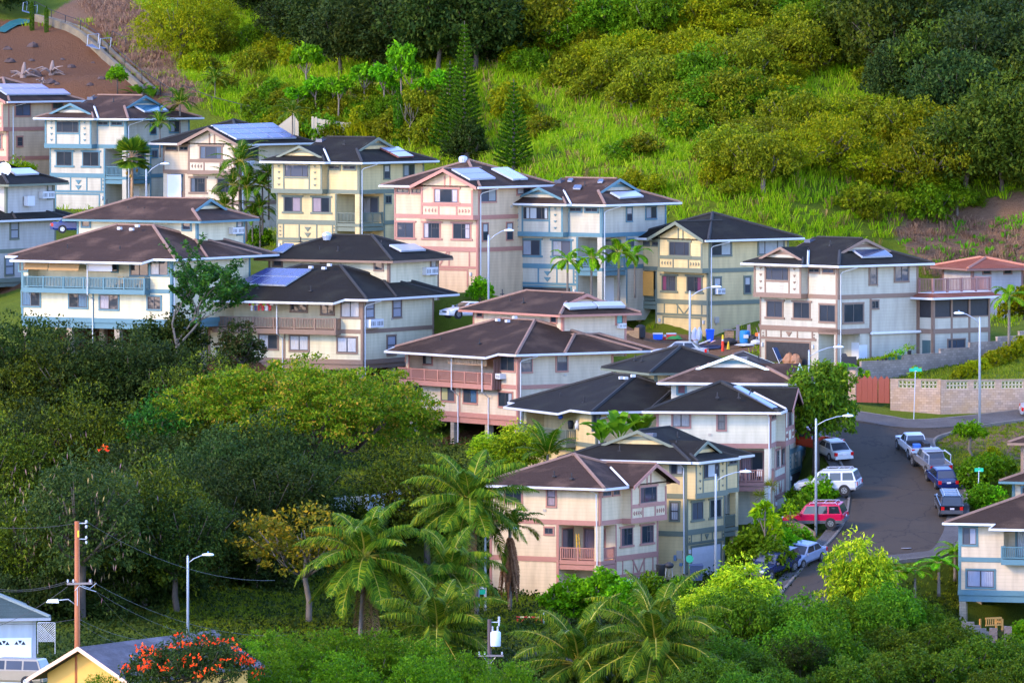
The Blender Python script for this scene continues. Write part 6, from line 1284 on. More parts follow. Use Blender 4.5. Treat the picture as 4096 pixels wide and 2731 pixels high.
# ---- coconut palms
NG = 'coconut palms in the foreground'
cpx = dict(ll=1.3, lw=.07, nl=90, sag=1.45, trunkm=PALEBARK)
for i, (u, v, Y, H_, L, n, el, sd_, nuts, lb) in enumerate(((1880, 2010, 586, 11, 5.0, 30, (1.4, -.65), 1, 9, 'tall coconut palm in front of the peach house, its crown against the black roof'), (1462, 2225, 572, 9, 5.4, 27, (1.45, -.9), 2, 6, 'coconut palm leaning fronds over the dark lawn, left of the tall one'),
        (1752, 2530, 556, 8, 5.4, 27, (1.45, -.6), 3, 8, 'coconut palm with green nuts beside the transformer pole'), (2320, 2655, 545, 7, 5.8, 28, (1.5, -.55), 4, 3, 'coconut palm right of the transformer pole, above the lane'), (2622, 2580, 541, 8, 6.0, 32, (1.5, -.7), 5, 10, 'coconut palm with the largest bunch of nuts at the lower middle'), (1800, 2290, 576, 8, 4.6, 16, (1.45, -.2), 6, 0, 'coconut palm half hidden behind the one with green nuts'))):
    o = palm('coconut_palm', lb, 'palm', sd_, H_, .17, n, L, L_PALM, NG, el, 1.25, nuts=nuts, dead=(3, 4, 2, 3, 2, 0)[i], lean=((-.6, .5, .3, -.3, .5, .8)[i], 0), **cpx); c = P(u, v, Y); put(o, c - Vector(((-.6, .5, .3, -.3, .5, .8)[i], 0, H_)))
o = palm('skirted_palm', 'palm with a long skirt of brown dead fronds before the peach wall', 'palm', 9, 9.0, .16, 10, 3.2, L_DPALM, None, (1.3, .1), 1.6, .8, .08, 40, .7, dead=22); put(o, P(2040, 2110, 590) - Vector((0, 0, 9)))
for u, v, Y, s, lb in ((2190, 1880, 622, 1.0, 'young palm with upright fronds before the black porch roof'),): put(palm('young_palm', lb, 'palm', 12, 1.2, .12, 13, 3.4, L_DPALM, None, (1.45, .3), 1.0, .6, .08, 40, .5), P(u, v, Y), 0, s)
# ---- mango and garden trees by the street
mg = mk('mango_tree', 110, 3.0, 3.4, 2.2, 10500, .34, .12, L_MANGO, '', k=10, droop=.9, r0=.2, sub=44, subr=.28, flat=.75, low=-.8)
for u, v, Y, s, sz, lb in ((3425, 2545, 583, 1.02, 1.12, 'bright yellow green mango tree before the road bend'), (2960, 2560, 577, 1.05, .85, 'broad mango tree below the dark pickup'), (2830, 2540, 574, .8, .7, 'lower mango crown left of the broad mango tree, by the wheelie bin'), (2080, 1900, 630, .85, .75, 'mango tree behind the tall coconut palm, below the cream house'), (1950, 1850, 634, .6, .6, 'small mango tree left of the other one below the cream house')): plant(mg, P(u, v, Y), s, lb, None, s * sz)
bm = mk('shade_tree', 112, 2.9, 3.4, 2.6, 9500, .34, .14, leaf('glossy_leaves', [(.028, .085, .006), (.08, .17, .008), (.22, .31, .012)], .3), 'large glossy leaved tree shading the white sedan', k=9, droop=.8, r0=.22, sub=42, subr=.28, low=-.6); plant(bm, on_road(3262, 1850), 1.22, None, None, 1.2)
bt = mk('lollipop_tree', 113, 1.35, 1.0, 1.6, 3200, .24, .12, L_SHRUB, 'small round headed tree on the lawn by the parked pickups', k=6, r0=.13, tmat=PALEBARK, droop=.5); plant(bt, on_road(3882, 1822), .95)
for i, (u, v, Y, s, pr, lb) in enumerate(((3365, 1515, 663, 1.15, bush, 'round green hedge bush at the garage corner'), (3405, 1505, 664, 1.0, bush, 'round green hedge bush beside the covered barbecue'), (2280, 2480, 583, 1.5, bush, 'bright green bush under the pink balcony'), (2400, 2450, 582, 1.5, bush, 'bright green bush before the peach garage'), (2490, 2470, 580, 1.3, bush, 'bright green bush right of the peach garage bushes'), (2600, 2420, 584, 1.0, bushd, 'bushy plant below the barbecue grill'), (2720, 2440, 580, 1.0, bushd, 'bush beside the wheelie bin steps'),
        (3060, 2010, 611, 1.4, bushd, 'leafy bush below the white chairs balcony'), (3110, 2080, 607, 1.4, bushd, 'leafy bush at the left of the flower bed'), (3020, 2150, 604, 1.5, bushd, 'dark leafy bush behind the post of the yellow and grey house'), (3150, 2140, 604, 1.2, bush, 'green bush with red flowers near the hydrant'), (3160, 1960, 615, 1.3, bushd, 'leafy bush left of the white wagon'), (3210, 1935, 617, 1.2, bushd, 'leafy bush at the nose of the white wagon'), (3090, 2220, 600, 1.2, bushd, 'shrub above the dark pickup'), (3280, 1860, 624, 1.2, bush, 'green bush with white flowers before the white sedan'), (3210, 1850, 626, .9, bushd, 'bush at the trunk of the shade tree'),
        (3180, 2060, 609, 1.1, bush, 'potted looking bush by the red wagon'), (3900, 1960, 627, 1.1, bushd, 'leafy bush left of the right edge house'), (3960, 1900, 630, 1.3, bushd, 'leafy bush above the street name sign'), (4020, 1850, 634, .8, bushd, 'tangled bush below the eave corner at the right edge'), (3975, 2025, 621, 1.0, bush, 'green bush before the small pale house'), (3930, 2030, 621, .9, bushd, 'bush beside the sign post pavement'), (4010, 2050, 620, .8, bushd, 'bush against the small pale house'), (3970, 1830, 638, .8, busho, 'thin yellowish bush on the dry lawn'), (4090, 980, 700, 2.0, busho, 'golden bush on the dry slope behind the orange roof'), (3870, 1010, 702, .7, bushd, 'dark bush on the dry slope'), (4092, 2600, 585, 1.0, bush, 'bush with pale flowers by the stone pillars'), (3600, 1905, 640, .01, bush, ''))):
    if s > .1:
        q = P(u, v, Y); q.z = min(q.z, float(H(q.x, q.y)) + .05) if Y > 590 else q.z; plant(pr, q, s * (1.25 if Y < 630 else 1.0), lb)
for i, (u, v, s) in enumerate(((3848, 1500, .8), (3885, 1488, .9), (3928, 1470, .8), (3965, 1455, 1.0), (4005, 1440, 1.0), (4045, 1422, 1.05), (4088, 1402, 1.1), (4125, 1385, 1.1))): plant(busho, gsink(u, v + 15, .05, 640), s, 'yellow green hedge shrub in the row along the lawn above the block wall', 'hedge shrubs along the lawn above the block wall')
ti = E('ti_plant', 'broad leaved plant beside the pier under the laundry house', 'plant'); link('crown', np_mesh('crown', *merge(*[leaves(r_, np.array([x, y, z]) + r_.normal(size=(60, 3)) * .16, r_.normal(size=(60, 3)) + np.array([0, 0, .4]), .62, .15, .1) for x, y, z in ((0, 0, 1.5), (.4, .2, 1.0), (-.4, .1, 1.15))]), L_TI), ti); MB().tube([(0, 0, -.6), (0, 0, 1.5)], .05, 6).tube([(0, 0, 0), (.4, .2, 1)], .04, 5).tube([(0, 0, 0), (-.4, .1, 1.1)], .04, 5).build('stem', PALEBARK, ti)
put(ti, P(1105, 1530, 667)); 
for u, v, Y, s, lb in ((1275, 1570, 664, 1.15, 'broad leaved plant between the piers of the laundry house'), (1420, 1610, 662, 1.2, 'tall broad leaved plant with orange tips at the corner pier of the laundry house'), (1335, 1600, 662, .8, 'low broad leaved plant left of the corner pier'), (3060, 2120, 603, 1.4, 'broad leaved plant in the flower bed before the yellow and grey house'), (3090, 2170, 602, 1.3, 'broad leaved plant above the red flowers'), (3660, 1520, 655, .8, 'yellow leaved plant behind the pierced block wall'), (3470, 1530, 657, .7, 'yellow leaved plant behind the red gate')): dup(ti, P(u, v, Y) - Vector((0, 0, .3)), u, lb, None, s)
# ---- foreground bushes along the bottom
fg = mk('fine_leaved_tree', 120, 2.8, 2.4, 1.6, 10000, .18, .085, leaf('fine_leaves', [(.028, .085, .003), (.075, .17, .004), (.17, .28, .006)], .35), '', k=9, sub=40, subr=.26, droop=.1)
for i, (u, v, Y, s) in enumerate(((960, 2830, 520, .95), (1130, 2800, 525, 1.0), (1300, 2790, 528, 1.0), (1480, 2800, 528, 1.0), (1650, 2820, 528, .95), (1830, 2860, 524, .9), (1050, 2900, 505, 1.0), (1400, 2900, 510, 1.0), (1700, 2910, 510, 1.0), (560, 2860, 478, .55), (420, 2850, 476, .5), (2010, 2900, 515, .9))): plant(fg, P(u, v, Y), s, ('fine leaved bright green tree in the hedge along the bottom edge' if u > 900 else 'low bright green tree before the yellow house front'), 'bright green trees along the bottom edge' if u > 900 else 'low trees before the yellow house')
rt = mk('flame_tree', 121, 4.3, 2.3, 2.2, 12000, .22, .10, L_GREY, 'grey green tree covered in red blossom before the yellow house', k=10, sub=44, subr=.24, droop=.3); o = put(rt, P(770, 2860, 478), 0, 1); r2 = random.Random(2)
bp = []
for i in range(44):
    a = r2.uniform(0, 6.28); q = math.sqrt(r2.random()) * .95; bp.append((math.cos(a) * q * 4.4, -abs(math.sin(a)) * q * 4.2 - .3, 2.1 + 2.6 * math.sqrt(max(0, 1 - q * q)) + r2.uniform(-.7, .25)))
blossoms(o, bp, 9, 8)
vn = mk('vine_mound', 122, 2.6, 2.3, 1.2, 8500, .22, .11, leaf('vine_leaves', [(.024, .075, .003), (.065, .16, .005), (.15, .26, .007)], .3), '', 'bush', k=8, droop=1.2, sub=40, subr=.26, flat=1.2); vb = mk('ferny_mound', 123, 2.6, 2.0, 1.0, 9000, .26, .075, leaf('ferny_leaves', [(.020, .055, .004), (.050, .12, .006), (.12, .20, .008)], .3), '', 'bush', k=8, droop=.6, sub=40, subr=.26)
vo = mk('dense_mound', 124, 2.5, 1.9, 1.0, 8500, .2, .11, leaf('dense_leaves', [(.026, .06, .004), (.065, .125, .006), (.15, .19, .008)], .3), '', 'bush', k=8, droop=.4, sub=40, subr=.26)
for pr, pts, lb, g in ((vb, ((2780, 2760, 548), (2900, 2750, 548), (3020, 2790, 545), (2860, 2860, 535), (3100, 2860, 538), (2740, 2900, 528), (2960, 2900, 528)), 'ferny dark green mound right of the coconut with the largest nuts', 'ferny mounds at the lower right'),
                       (vn, ((3120, 2580, 570), (3230, 2620, 566), (3350, 2590, 572), (3480, 2600, 572), (3560, 2560, 576), (3290, 2720, 560), (3180, 2740, 558), (2980, 2600, 566), (2860, 2570, 568), (3640, 2570, 578)), 'mound of hanging vines below the bright mango tree', 'vine mounds below the mango trees'),
                       (vo, ((3420, 2740, 562), (3560, 2700, 568), (3690, 2680, 572), (3800, 2690, 574), (3500, 2830, 552), (3650, 2810, 556), (3790, 2800, 560), (3910, 2760, 566), (4030, 2750, 568), (4100, 2820, 560), (3950, 2860, 552), (3380, 2860, 548)), 'dense green shrub in the thicket at the lower right corner', 'thicket at the lower right corner')):
    for u, v, Y in pts: s = rp_.uniform(.85, 1.15); plant(pr, P(u, v, Y), s, lb, g)
plant(vd[0], P(3200, 2760, 556), .45, 'dark tree showing bare limbs among the vine mounds')
# ---- grass
def in_house(x, y):
    m = np.zeros(x.shape, bool)
    for h in HS.values():
        if not h: continue
        o = h.M.translation; q = h.M.to_euler().z; lx = (x - o.x) * math.cos(q) + (y - o.y) * math.sin(q); ly = -(x - o.x) * math.sin(q) + (y - o.y) * math.cos(q); m |= (lx > -h.L - .3) & (lx < .3) & (ly > -.6) & (ly < h.D + .4)
    return m
r = np.random.RandomState(42)
def scatter(poly, n, x0, x1, y0, y1):
    x = r.uniform(x0, x1, n); y = r.uniform(y0, y1, n); z = H(x, y); u, v = proj(x, y, z); ok = inpoly(u, v, poly) & ~in_house(x, y) & ~inpoly(x, y, poly2) & ~inpoly(x, y, pave_xy); return np.stack([x, y, z], 1)[ok]
cane = scatter([(440, -80), (640, 100), (740, 330), (840, 430), (900, 540), (1250, 600), (2000, 700), (2180, 780), (2700, 900), (3080, 960), (3420, 1030), (3560, 960), (3660, 850), (3850, 830), (4250, 760), (4250, -120)], 46000, -70, 75, 690, 840)
V_, F_ = blades(r, cane, .65 + .85 * r.rand(len(cane)) ** 2, 12, .5, .065, 1.25)
tag(link('cane_grass', np_mesh('cane_grass', V_, F_, L_GRASS)), 'tall bright cane grass covering the hillside', 'grass', kind='stuff')
dry = np.concatenate([scatter([(430, -60), (640, 100), (760, 340), (830, 420), (700, 400), (560, 300), (440, 170), (330, 20)], 9000, -70, -20, 770, 860), scatter([(3600, 930), (3720, 870), (3900, 880), (4100, 900), (4200, 1000), (4200, 1100), (3700, 1100)], 4500, 25, 70, 690, 730)])
V_, F_ = blades(r, dry, .5 + .5 * r.rand(len(dry)), 12, .5, .07, 1.3); tag(link('dry_grass', np_mesh('dry_grass', V_, F_, L_DRY)), 'flattened dry straw on the bare slopes', 'dry grass', kind='stuff')
straw = scatter([(900, 300), (2000, 150), (2600, 420), (3800, 850), (3500, 1000), (2100, 760), (1300, 560)], 2600, -50, 60, 700, 810)
V_, F_ = blades(r, straw, .8 + .7 * r.rand(len(straw)), 9, .5, .08, 1.0); tag(link('straw_tufts', np_mesh('straw_tufts', V_, F_, leaf('seeding_straw', [(.10, .06, .02), (.26, .17, .05), (.42, .33, .10)], .3))), 'dry seeding tufts among the cane grass', 'dry grass', kind='stuff')
grn = scatter([(3560, 960), (3800, 900), (4200, 860), (4200, 1080), (3750, 1080)], 2600, 25, 70, 690, 735)
V_, F_ = blades(r, grn, .35 + .5 * r.rand(len(grn)), 14, .5, .08, 1.0); tag(link('slope_weeds', np_mesh('slope_weeds', V_, F_, L_SHRUB)), 'green weeds spreading over the dry slope at the right', 'weeds', kind='stuff')
lawn = scatter([(3400, 1400), (4200, 1300), (4200, 2100), (3900, 2050), (3700, 1720), (3500, 1560)], 16000, 20, 50, 615, 680); lawn = np.concatenate([lawn, scatter([(700, 2250), (1300, 2200), (2200, 2380), (2250, 2600), (600, 2750)], 30000, -30, 8, 540, 615), scatter([(1400, 1600), (1720, 1600), (1720, 2050), (1250, 2050)], 9000, -18, -2, 610, 672), scatter([(3450, 2260), (3860, 2260), (3860, 2600), (3350, 2600)], 9000, 22, 40, 570, 615)])
V_, F_ = blades(r, lawn, .16 + .14 * r.rand(len(lawn)), 7, .3, .05, .9); tag(link('lawn_grass', np_mesh('lawn_grass', V_, F_, leaf('lawn_blades', [(.07, .12, .005), (.15, .20, .008), (.28, .26, .02)], .3))), 'short grass on the lawns between the houses', 'lawn grass', kind='stuff')
under = scatter([(-100, 1380), (640, 1420), (900, 1500), (1450, 1640), (1650, 1720), (2100, 1750), (2500, 1900), (3100, 2000), (3300, 2200), (3000, 2500), (3800, 2300), (4200, 2650), (4200, 2900), (-100, 2900)], 26000, -45, 45, 530, 680)
V_, F_ = leaves(r, np.repeat(under, 9, 0) + r.normal(size=(len(under) * 9, 3)) * np.array([.4, .4, .22]) + np.array([0, 0, .15]), r.normal(size=(len(under) * 9, 3)) + np.array([0, 0, .7]), .3, .15); tag(link('ground_cover', np_mesh('ground_cover', V_, F_, L_DARK)), 'low leafy ground cover under the trees', 'ground cover', kind='stuff')  # shade lying on the lawn is put into the darker leaf colour
weeds = scatter([(-100, -100), (440, -80), (900, 540), (2100, 700), (3080, 960), (4200, 1100), (4200, 1300), (3000, 1420), (1900, 1150), (900, 1000), (-100, 900)], 9000, -70, 75, 670, 830); weeds = weeds[~inpoly(*proj(*weeds.T), [(-100, 80), (300, 130), (640, 420), (800, 500), (-100, 560)])]
V_, F_ = blades(r, weeds, .35 + .4 * r.rand(len(weeds)), 8, .5, .07, .9); tag(link('weeds', np_mesh('weeds', V_, F_, L_GRASS)), 'weeds and tufts round the upper houses', 'weeds', kind='stuff')
# ------------------------------------------------------------------ vehicles
TYRE = plain('tyre_rubber', (.015, .015, .016), .8); RIM = plain('alloy_rim', (.45, .46, .48), .3, .1, 4, .8); CARGLASS = glass('car_glass', (.012, .015, .02), .04); REDLAMP = paint('red_lamp', (.5, .01, .01), .15); CLEAR = paint('clear_lamp', (.6, .62, .62), .1); PLATE = plain('pale_plate', (.6, .55, .6), .5)
GREYP = plain('grey_plastic', (.06, .06, .066), .6)
KINDS_ = {  # length, half width, belt height, roof height, sill, cabin (front foot, front top, rear top, rear foot), hood height, tail height, wheel radius, wheelbase
    'sedan': (4.6, .88, .88, 1.44, .24, (1.05, .35, -1.05, -1.75), .80, .92, .32, 2.7), 'coupe': (4.4, .92, .90, 1.36, .22, (.95, .15, -.85, -1.75), .78, .95, .34, 2.6),
    'wagon': (4.9, .96, 1.08, 1.84, .42, (1.1, .55, -2.15, -2.4), 1.05, 1.1, .40, 2.9), 'pickup': (5.5, .96, 1.12, 1.80, .46, (1.1, .5, -.55, -.85), 1.08, 1.12, .42, 3.5), 'van': (5.1, .97, 1.02, 1.76, .28, (1.7, .75, -2.2, -2.5), .95, 1.05, .34, 3.0)}
def car(name, label, kind, col, p, head, up=Vector((0, 0, 1)), rack=False, cap=False, lower=None, sc=1.0, load=None):
    Lc, w, zb, zr, zs, cab, zh, ztl, wr, wb = KINDS_[kind]; o = E(name, label, 'car' if kind in ('sedan', 'coupe') else {'wagon': 'car', 'pickup': 'pickup truck', 'van': 'minivan'}[kind], group='cars')
    up = Vector(up).normalized(); hx = Vector((head[0], head[1], 0)); hx = (hx - up * hx.dot(up)).normalized(); yy = up.cross(hx); M = Matrix((hx, yy, up)).transposed().to_4x4(); M.translation = Vector(p) + up * .03; o.matrix_world = M @ Matrix.Scale(sc, 4)
    del o['group']
    bm_ = paint('car_paint_%d_%d_%d' % tuple(int(c * 999) for c in col), col, .22); h = Lc / 2
    st = [(h, .72, zs + .14, zs + .3, zs + .42), (h - .06, .86, zs + .05, zh - .2, zh - .12), (h - .45, .97, zs, zh - .06, zh), (cab[0], 1, zs, zb - .04, zb), (0, 1, zs, zb, zb + .02), (cab[3] + .05, 1, zs, zb, zb + .02), (-h + .35, .97, zs, ztl - .08, ztl), (-h + .05, .88, zs + .08, ztl - .14, ztl - .06), (-h, .8, zs + .16, ztl - .3, ztl - .24)]
    if kind in ('wagon', 'van'): st = st[:6] + [(-h + .2, .98, zs + .02, zb, zb + .01), (-h, .93, zs + .1, zb - .1, zb - .04)]
    if kind == 'pickup': st = st[:5] + [(cab[3] - .02, 1, zs, zb, zb + .01), (cab[3] - .1, 1, zs, zb, zb - .0)]
    def loft(st):
        mb = MB(); ring = []
        for x, k, z0, z1, z2 in st:
            a = w * k; pr = [(-a * .9, z0), (-a, z0 + .16), (-a, z1), (-a * .9, z2), (0, z2 + .03), (a * .9, z2), (a, z1), (a, z0 + .16), (a * .9, z0)]; ring.append([(x, y, z) for y, z in pr])
        for r_ in ring: mb.v += r_
        n = 9
        for i in range(len(ring) - 1):
            for k in range(n): mb.f.append((i * n + k, i * n + (k + 1) % n, (i + 1) * n + (k + 1) % n, (i + 1) * n + k))
        mb.f.append(tuple(range(n - 1, -1, -1))); mb.f.append(tuple((len(ring) - 1) * n + k for k in range(n))); return mb
    body = loft(st)
    if kind == 'pickup':
        x1, x0 = cab[3] - .1, -h + .02
        for s_ in (-1, 1): body.box(x0, x1, s_ * w * .99, s_ * w * .88, zs, zb)
        body.box(x0, x1, -w * .88, w * .88, zs, zs + .18); body.box(x0 - .02, x0 + .07, -w * .97, w * .97, zs + .1, zb - .01)
    body.build('body', bm_, o)
    if lower:
        lb = MB()
        for s_ in (-1, 1): lb.box(-h + .02, h - .1, s_ * (w - .02), s_ * (w + .012), zs - .02, zs + .22)
        lb.box(-h - .07, -h + .1, -w * .95, w * .95, zs + .02, zs + .32); lb.build('bumper', lower, o)
    else: MB().box(-h - .06, -h + .1, -w * .9, w * .9, zs + .06, zs + .26).box(h - .1, h + .05, -w * .86, w * .86, zs + .04, zs + .24).build('bumper', bm_ if kind in ('sedan', 'coupe', 'van') else GREYP, o)
    xa, xb, xc, xd = cab; wt, wl = w * .78, w * .93; zt = zr; zc = zb - .01
    cb = MB().add([(xa, -wl, zc), (xa, wl, zc), (xd, wl, zc), (xd, -wl, zc), (xb, -wt, zt - .05), (xb, wt, zt - .05), (xc, wt, zt - .05), (xc, -wt, zt - .05), (xb - .15, -wt * .85, zt), (xb - .15, wt * .85, zt), (xc + .12, wt * .85, zt), (xc + .12, -wt * .85, zt)],
                  [(0, 4, 5, 1), (1, 5, 6, 2), (2, 6, 7, 3), (3, 7, 4, 0), (4, 8, 9, 5), (5, 9, 10, 6), (6, 10, 11, 7), (7, 11, 8, 4), (8, 11, 10, 9)]); cb.build('cabin', bm_, o)
    A = lambda q0, q1, t: Vector(q0).lerp(Vector(q1), t)
    def pane(nm, q, n):
        MB().prism([v + n * .004 for v in q], n * .014).build(nm, CARGLASS, o)
    for nm, f, t in (('windshield', xa, xb), ('rear_window', xd, xc)):
        q = [Vector((f, -wl * .92, zc)), Vector((f, wl * .92, zc)), Vector((t, wt * .9, zt - .05)), Vector((t, -wt * .9, zt - .05))]; q = [A(q[0], q[3], .07), A(q[1], q[2], .07), A(q[1], q[2], .94), A(q[0], q[3], .94)]; n = (q[1] - q[0]).cross(q[3] - q[0]).normalized(); n = n if n.x * (1 if f > 0 else -1) > 0 else -n; pane(nm, q, n)
    cuts = {'sedan': (.1, .5, .54, .9), 'coupe': (.12, .58, .61, .88), 'wagon': (.1, .38, .42, .66, .70, .96), 'van': (.16, .40, .43, .68, .71, .97), 'pickup': (.12, .6, .66, .9)}[kind]
    for s_ in (-1, 1):
        b0, b1, t0, t1 = Vector((xa, s_ * wl, zc)), Vector((xd, s_ * wl, zc)), Vector((xb, s_ * wt, zt - .05)), Vector((xc, s_ * wt, zt - .05))
        for c0, c1 in zip(cuts[::2], cuts[1::2]):
            k0 = max(0, min(1, (A(b0, b1, c0).x - xb) / (xc - xb))) if c0 > .3 else .06; k1 = max(0, min(.97, (A(b0, b1, c1).x - xb) / (xc - xb))); q = [A(A(b0, b1, c0), A(t0, t1, k0), .12), A(A(b0, b1, c1), A(t0, t1, k1), .12), A(A(b0, b1, c1), A(t0, t1, k1), .9), A(A(b0, b1, c0), A(t0, t1, k0), .9)]
            n = (q[1] - q[0]).cross(q[3] - q[0]).normalized(); n = n if n.y * s_ > 0 else -n; pane('side_window', q, n)
        MB().box(xa - .28, xa - .1, s_ * (w + .01), s_ * (w + .17), zb, zb + .13).build('mirror', bm_ if kind != 'pickup' else GREYP, o)
        MB().box(h - .16, h + .012, s_ * w * .5, s_ * w * .86, zh - .3, zh - .12).build('headlight', CLEAR, o)
        MB().box(-h - .015, -h + .16, s_ * w * .66, s_ * w * .93, ztl - .36, ztl - .08).build('taillight', REDLAMP, o)
        for x in (wb / 2 + .05, -wb / 2 - .02):
            wl_ = MB(); y0 = s_ * (w - .2); y1 = s_ * (w + .025)
            def disc(mb, r, ya, yb, seg=18):
                a = [(x + r * math.cos(6.2832 * k / seg), ya, wr + r * math.sin(6.2832 * k / seg)) for k in range(seg)]; mb.prism(a, (0, yb - ya, 0))
            disc(wl_, wr, y0, y1); t = wl_.build('wheel', TYRE, o); rm = MB(); disc(rm, wr * .6, y1 - s_ * .05, y1 + s_ * .006, 14); rr = rm.build('rim', RIM, t)
            sp = MB()
            for k in range(5):
                an = k * 1.2566; sp.add([(x + math.cos(an + d) * wr * q, y1 + s_ * .010, wr + math.sin(an + d) * wr * q) for d, q in ((.30, .2), (.42, .5), (.84, .5), (.95, .2))], [(0, 1, 2, 3)])
            sp.build('spoke_gap', BLACK, t)
            ar = MB(); disc(ar, wr * 1.14, y0 + s_ * .02, s_ * (w + .004)); ar.build('wheel_arch', BLACK, o)
    MB().box(-h - .075, -h - .06, -.17, .17, zs + .38, zs + .52).build('licence_plate', PLATE, o)
    if kind != 'pickup': MB().box(h - .02, h + .02, -w * .4, w * .4, zh - .28, zh - .16).build('grille', BLACK, o)
    if rack:
        rk = MB()
        for s_ in (-1, 1): rk.tube([(xb - .3, s_ * wt * .8, zt), (xb - .4, s_ * wt * .8, zt + .12), (xc + .3, s_ * wt * .8, zt + .12), (xc + .2, s_ * wt * .8, zt)], .025, 5)
        for k in range(3): x = xb - .6 + (xc - xb + 1.0) * k / 2; rk.tube([(x, -wt * .8, zt + .12), (x, wt * .8, zt + .12)], .02, 5)
        rk.build('roof_rack', STEEL, o)
    if cap:
        x1, x0 = cab[3] + .05, -h + .03; q = MB().add([(x1, -w * .95, zb - .01), (x1, w * .95, zb - .01), (x0, w * .95, zb - .01), (x0, -w * .95, zb - .01), (x1, -w * .8, zr - .06), (x1, w * .8, zr - .06), (x0 + .25, w * .8, zr - .06), (x0 + .25, -w * .8, zr - .06)], [(0, 4, 5, 1), (1, 5, 6, 2), (2, 6, 7, 3), (3, 7, 4, 0), (4, 7, 6, 5)]); q.build('bed_cap', bm_, o)
        for s_ in (-1, 1): 
            qq = [Vector((x1 - .15, s_ * w * .93, zb + .1)), Vector((x0 + .3, s_ * w * .93, zb + .1)), Vector((x0 + .4, s_ * w * .84, zr - .16)), Vector((x1 - .15, s_ * w * .84, zr - .16))]; n = (qq[1] - qq[0]).cross(qq[3] - qq[0]).normalized(); n = n if n.y * s_ > 0 else -n; pane('cap_window', qq, n)
    for (nm, bx, m_) in (load or ()): MB().box(*bx).build(nm, m_, o)
    return o
WH = (.48, .49, .50); rnr = RN
car('parked_pickup', 'white pickup with dark tool boxes and a blue cooler in its bed', 'pickup', WH, on_road(3652, 1815), (-.22, .975), rnr, sc=.93, load=(('tool_box', (-1.2, -.75, -.85, .85, 1.0, 1.36), BLACK), ('tool_box', (-2.3, -1.3, -.85, -.35, 1.0, 1.4), BLACK), ('cooler', (-2.0, -1.5, -.1, .5, .75, 1.25), plain('blue_cooler', (.05, .15, .5), .4)), ('window_guard', (-.98, -.95, -.7, .7, 1.15, 1.2), WHITE)))
car('parked_pickup', 'silver pickup with a roof rack frame over its empty bed', 'pickup', (.13, .14, .17), on_road(3722, 1883), (-.25, .968), rnr, load=(('bed_rack', (-2.3, -.6, -.92, -.86, 1.72, 1.80), STEEL), ('bed_rack', (-2.3, -.6, .86, .92, 1.72, 1.80), STEEL), ('bed_rack', (-.9, -.82, -.86, .86, 1.72, 1.79), STEEL), ('bed_rack', (-2.3, -2.24, -.92, -.86, 1.1, 1.72), STEEL), ('bed_rack', (-2.3, -2.24, .86, .92, 1.1, 1.72), STEEL)))
car('parked_car', 'dark blue sedan parked behind the silver pickup', 'sedan', (.006, .014, .07), on_road(3765, 1938), (-.2, .98), rnr, sc=.97)
car('parked_car', 'black four wheel drive wagon with grey bumper, nearest of the cars at the right kerb', 'wagon', (.004, .005, .010), on_road(3795, 2048), (-.05, 1), rnr, rack=True, lower=GREYP, sc=.94)
car('parked_car', 'white sedan seen from behind under the glossy leaved shade tree', 'sedan', WH, on_road(3326, 1826), (-.40, .92), rnr, sc=.98)
car('parked_car', 'large white wagon with dark windows nosed into the driveway', 'wagon', WH, on_road(3315, 1978) + RN * .05, (-.96, .28), (-.06, -.10, 1), rack=True, sc=1.02)
car('parked_car', 'red wagon with silver roof rack and grey lower body behind the lamp post', 'wagon', (.40, .006, .045), on_road(3262, 2108) + RN * .05, (-.96, .28), (-.06, -.12, 1), rack=True, lower=GREYP, sc=.98)
car('parked_pickup', 'orange red truck in the shadow of the shade tree', 'pickup', (.42, .05, .02), on_road(3235, 1800), (-.8, .6), rnr)
car('parked_car', 'silver sedan facing down the street beside the yellow hydrant', 'sedan', (.20, .24, .33), on_road(3207, 2252), (-.50, -.866), rnr, sc=1.05)
car('parked_pickup', 'dark blue pickup with a cap over its bed in front of the silver sedan', 'pickup', (.012, .02, .06), on_road(3088, 2298), (-.52, -.85), rnr, cap=True, sc=.98)
def gpt(u, v, y0=460, up_=0.0): p = G(u, v, y0); p.z += up_; return p
car('parked_car', 'white coupe beside the black roofed house with laundry', 'coupe', (.60, .61, .63), P(1868, 1272, 684), (-.85, -.5))
car('parked_car', 'silver hatch backed car with green tinted windows seen over the black roof', 'sedan', (.26, .28, .31), P(2718, 1436, 667), (-.92, .1))
car('parked_car', 'silver car cut off by the right edge by the block wall', 'sedan', (.28, .29, .31), on_road(4195, 1664), (1, .05), rnr)
car('parked_car', 'dark blue car glimpsed between the grey house and the blue trimmed roof', 'sedan', (.01, .03, .14), P(312, 932, 690), (1, .1))
car('parked_minivan', 'beige minivan parked before the white garage door', 'van', (.27, .23, .17), P(38, 2742, 512), (-.93, .30))
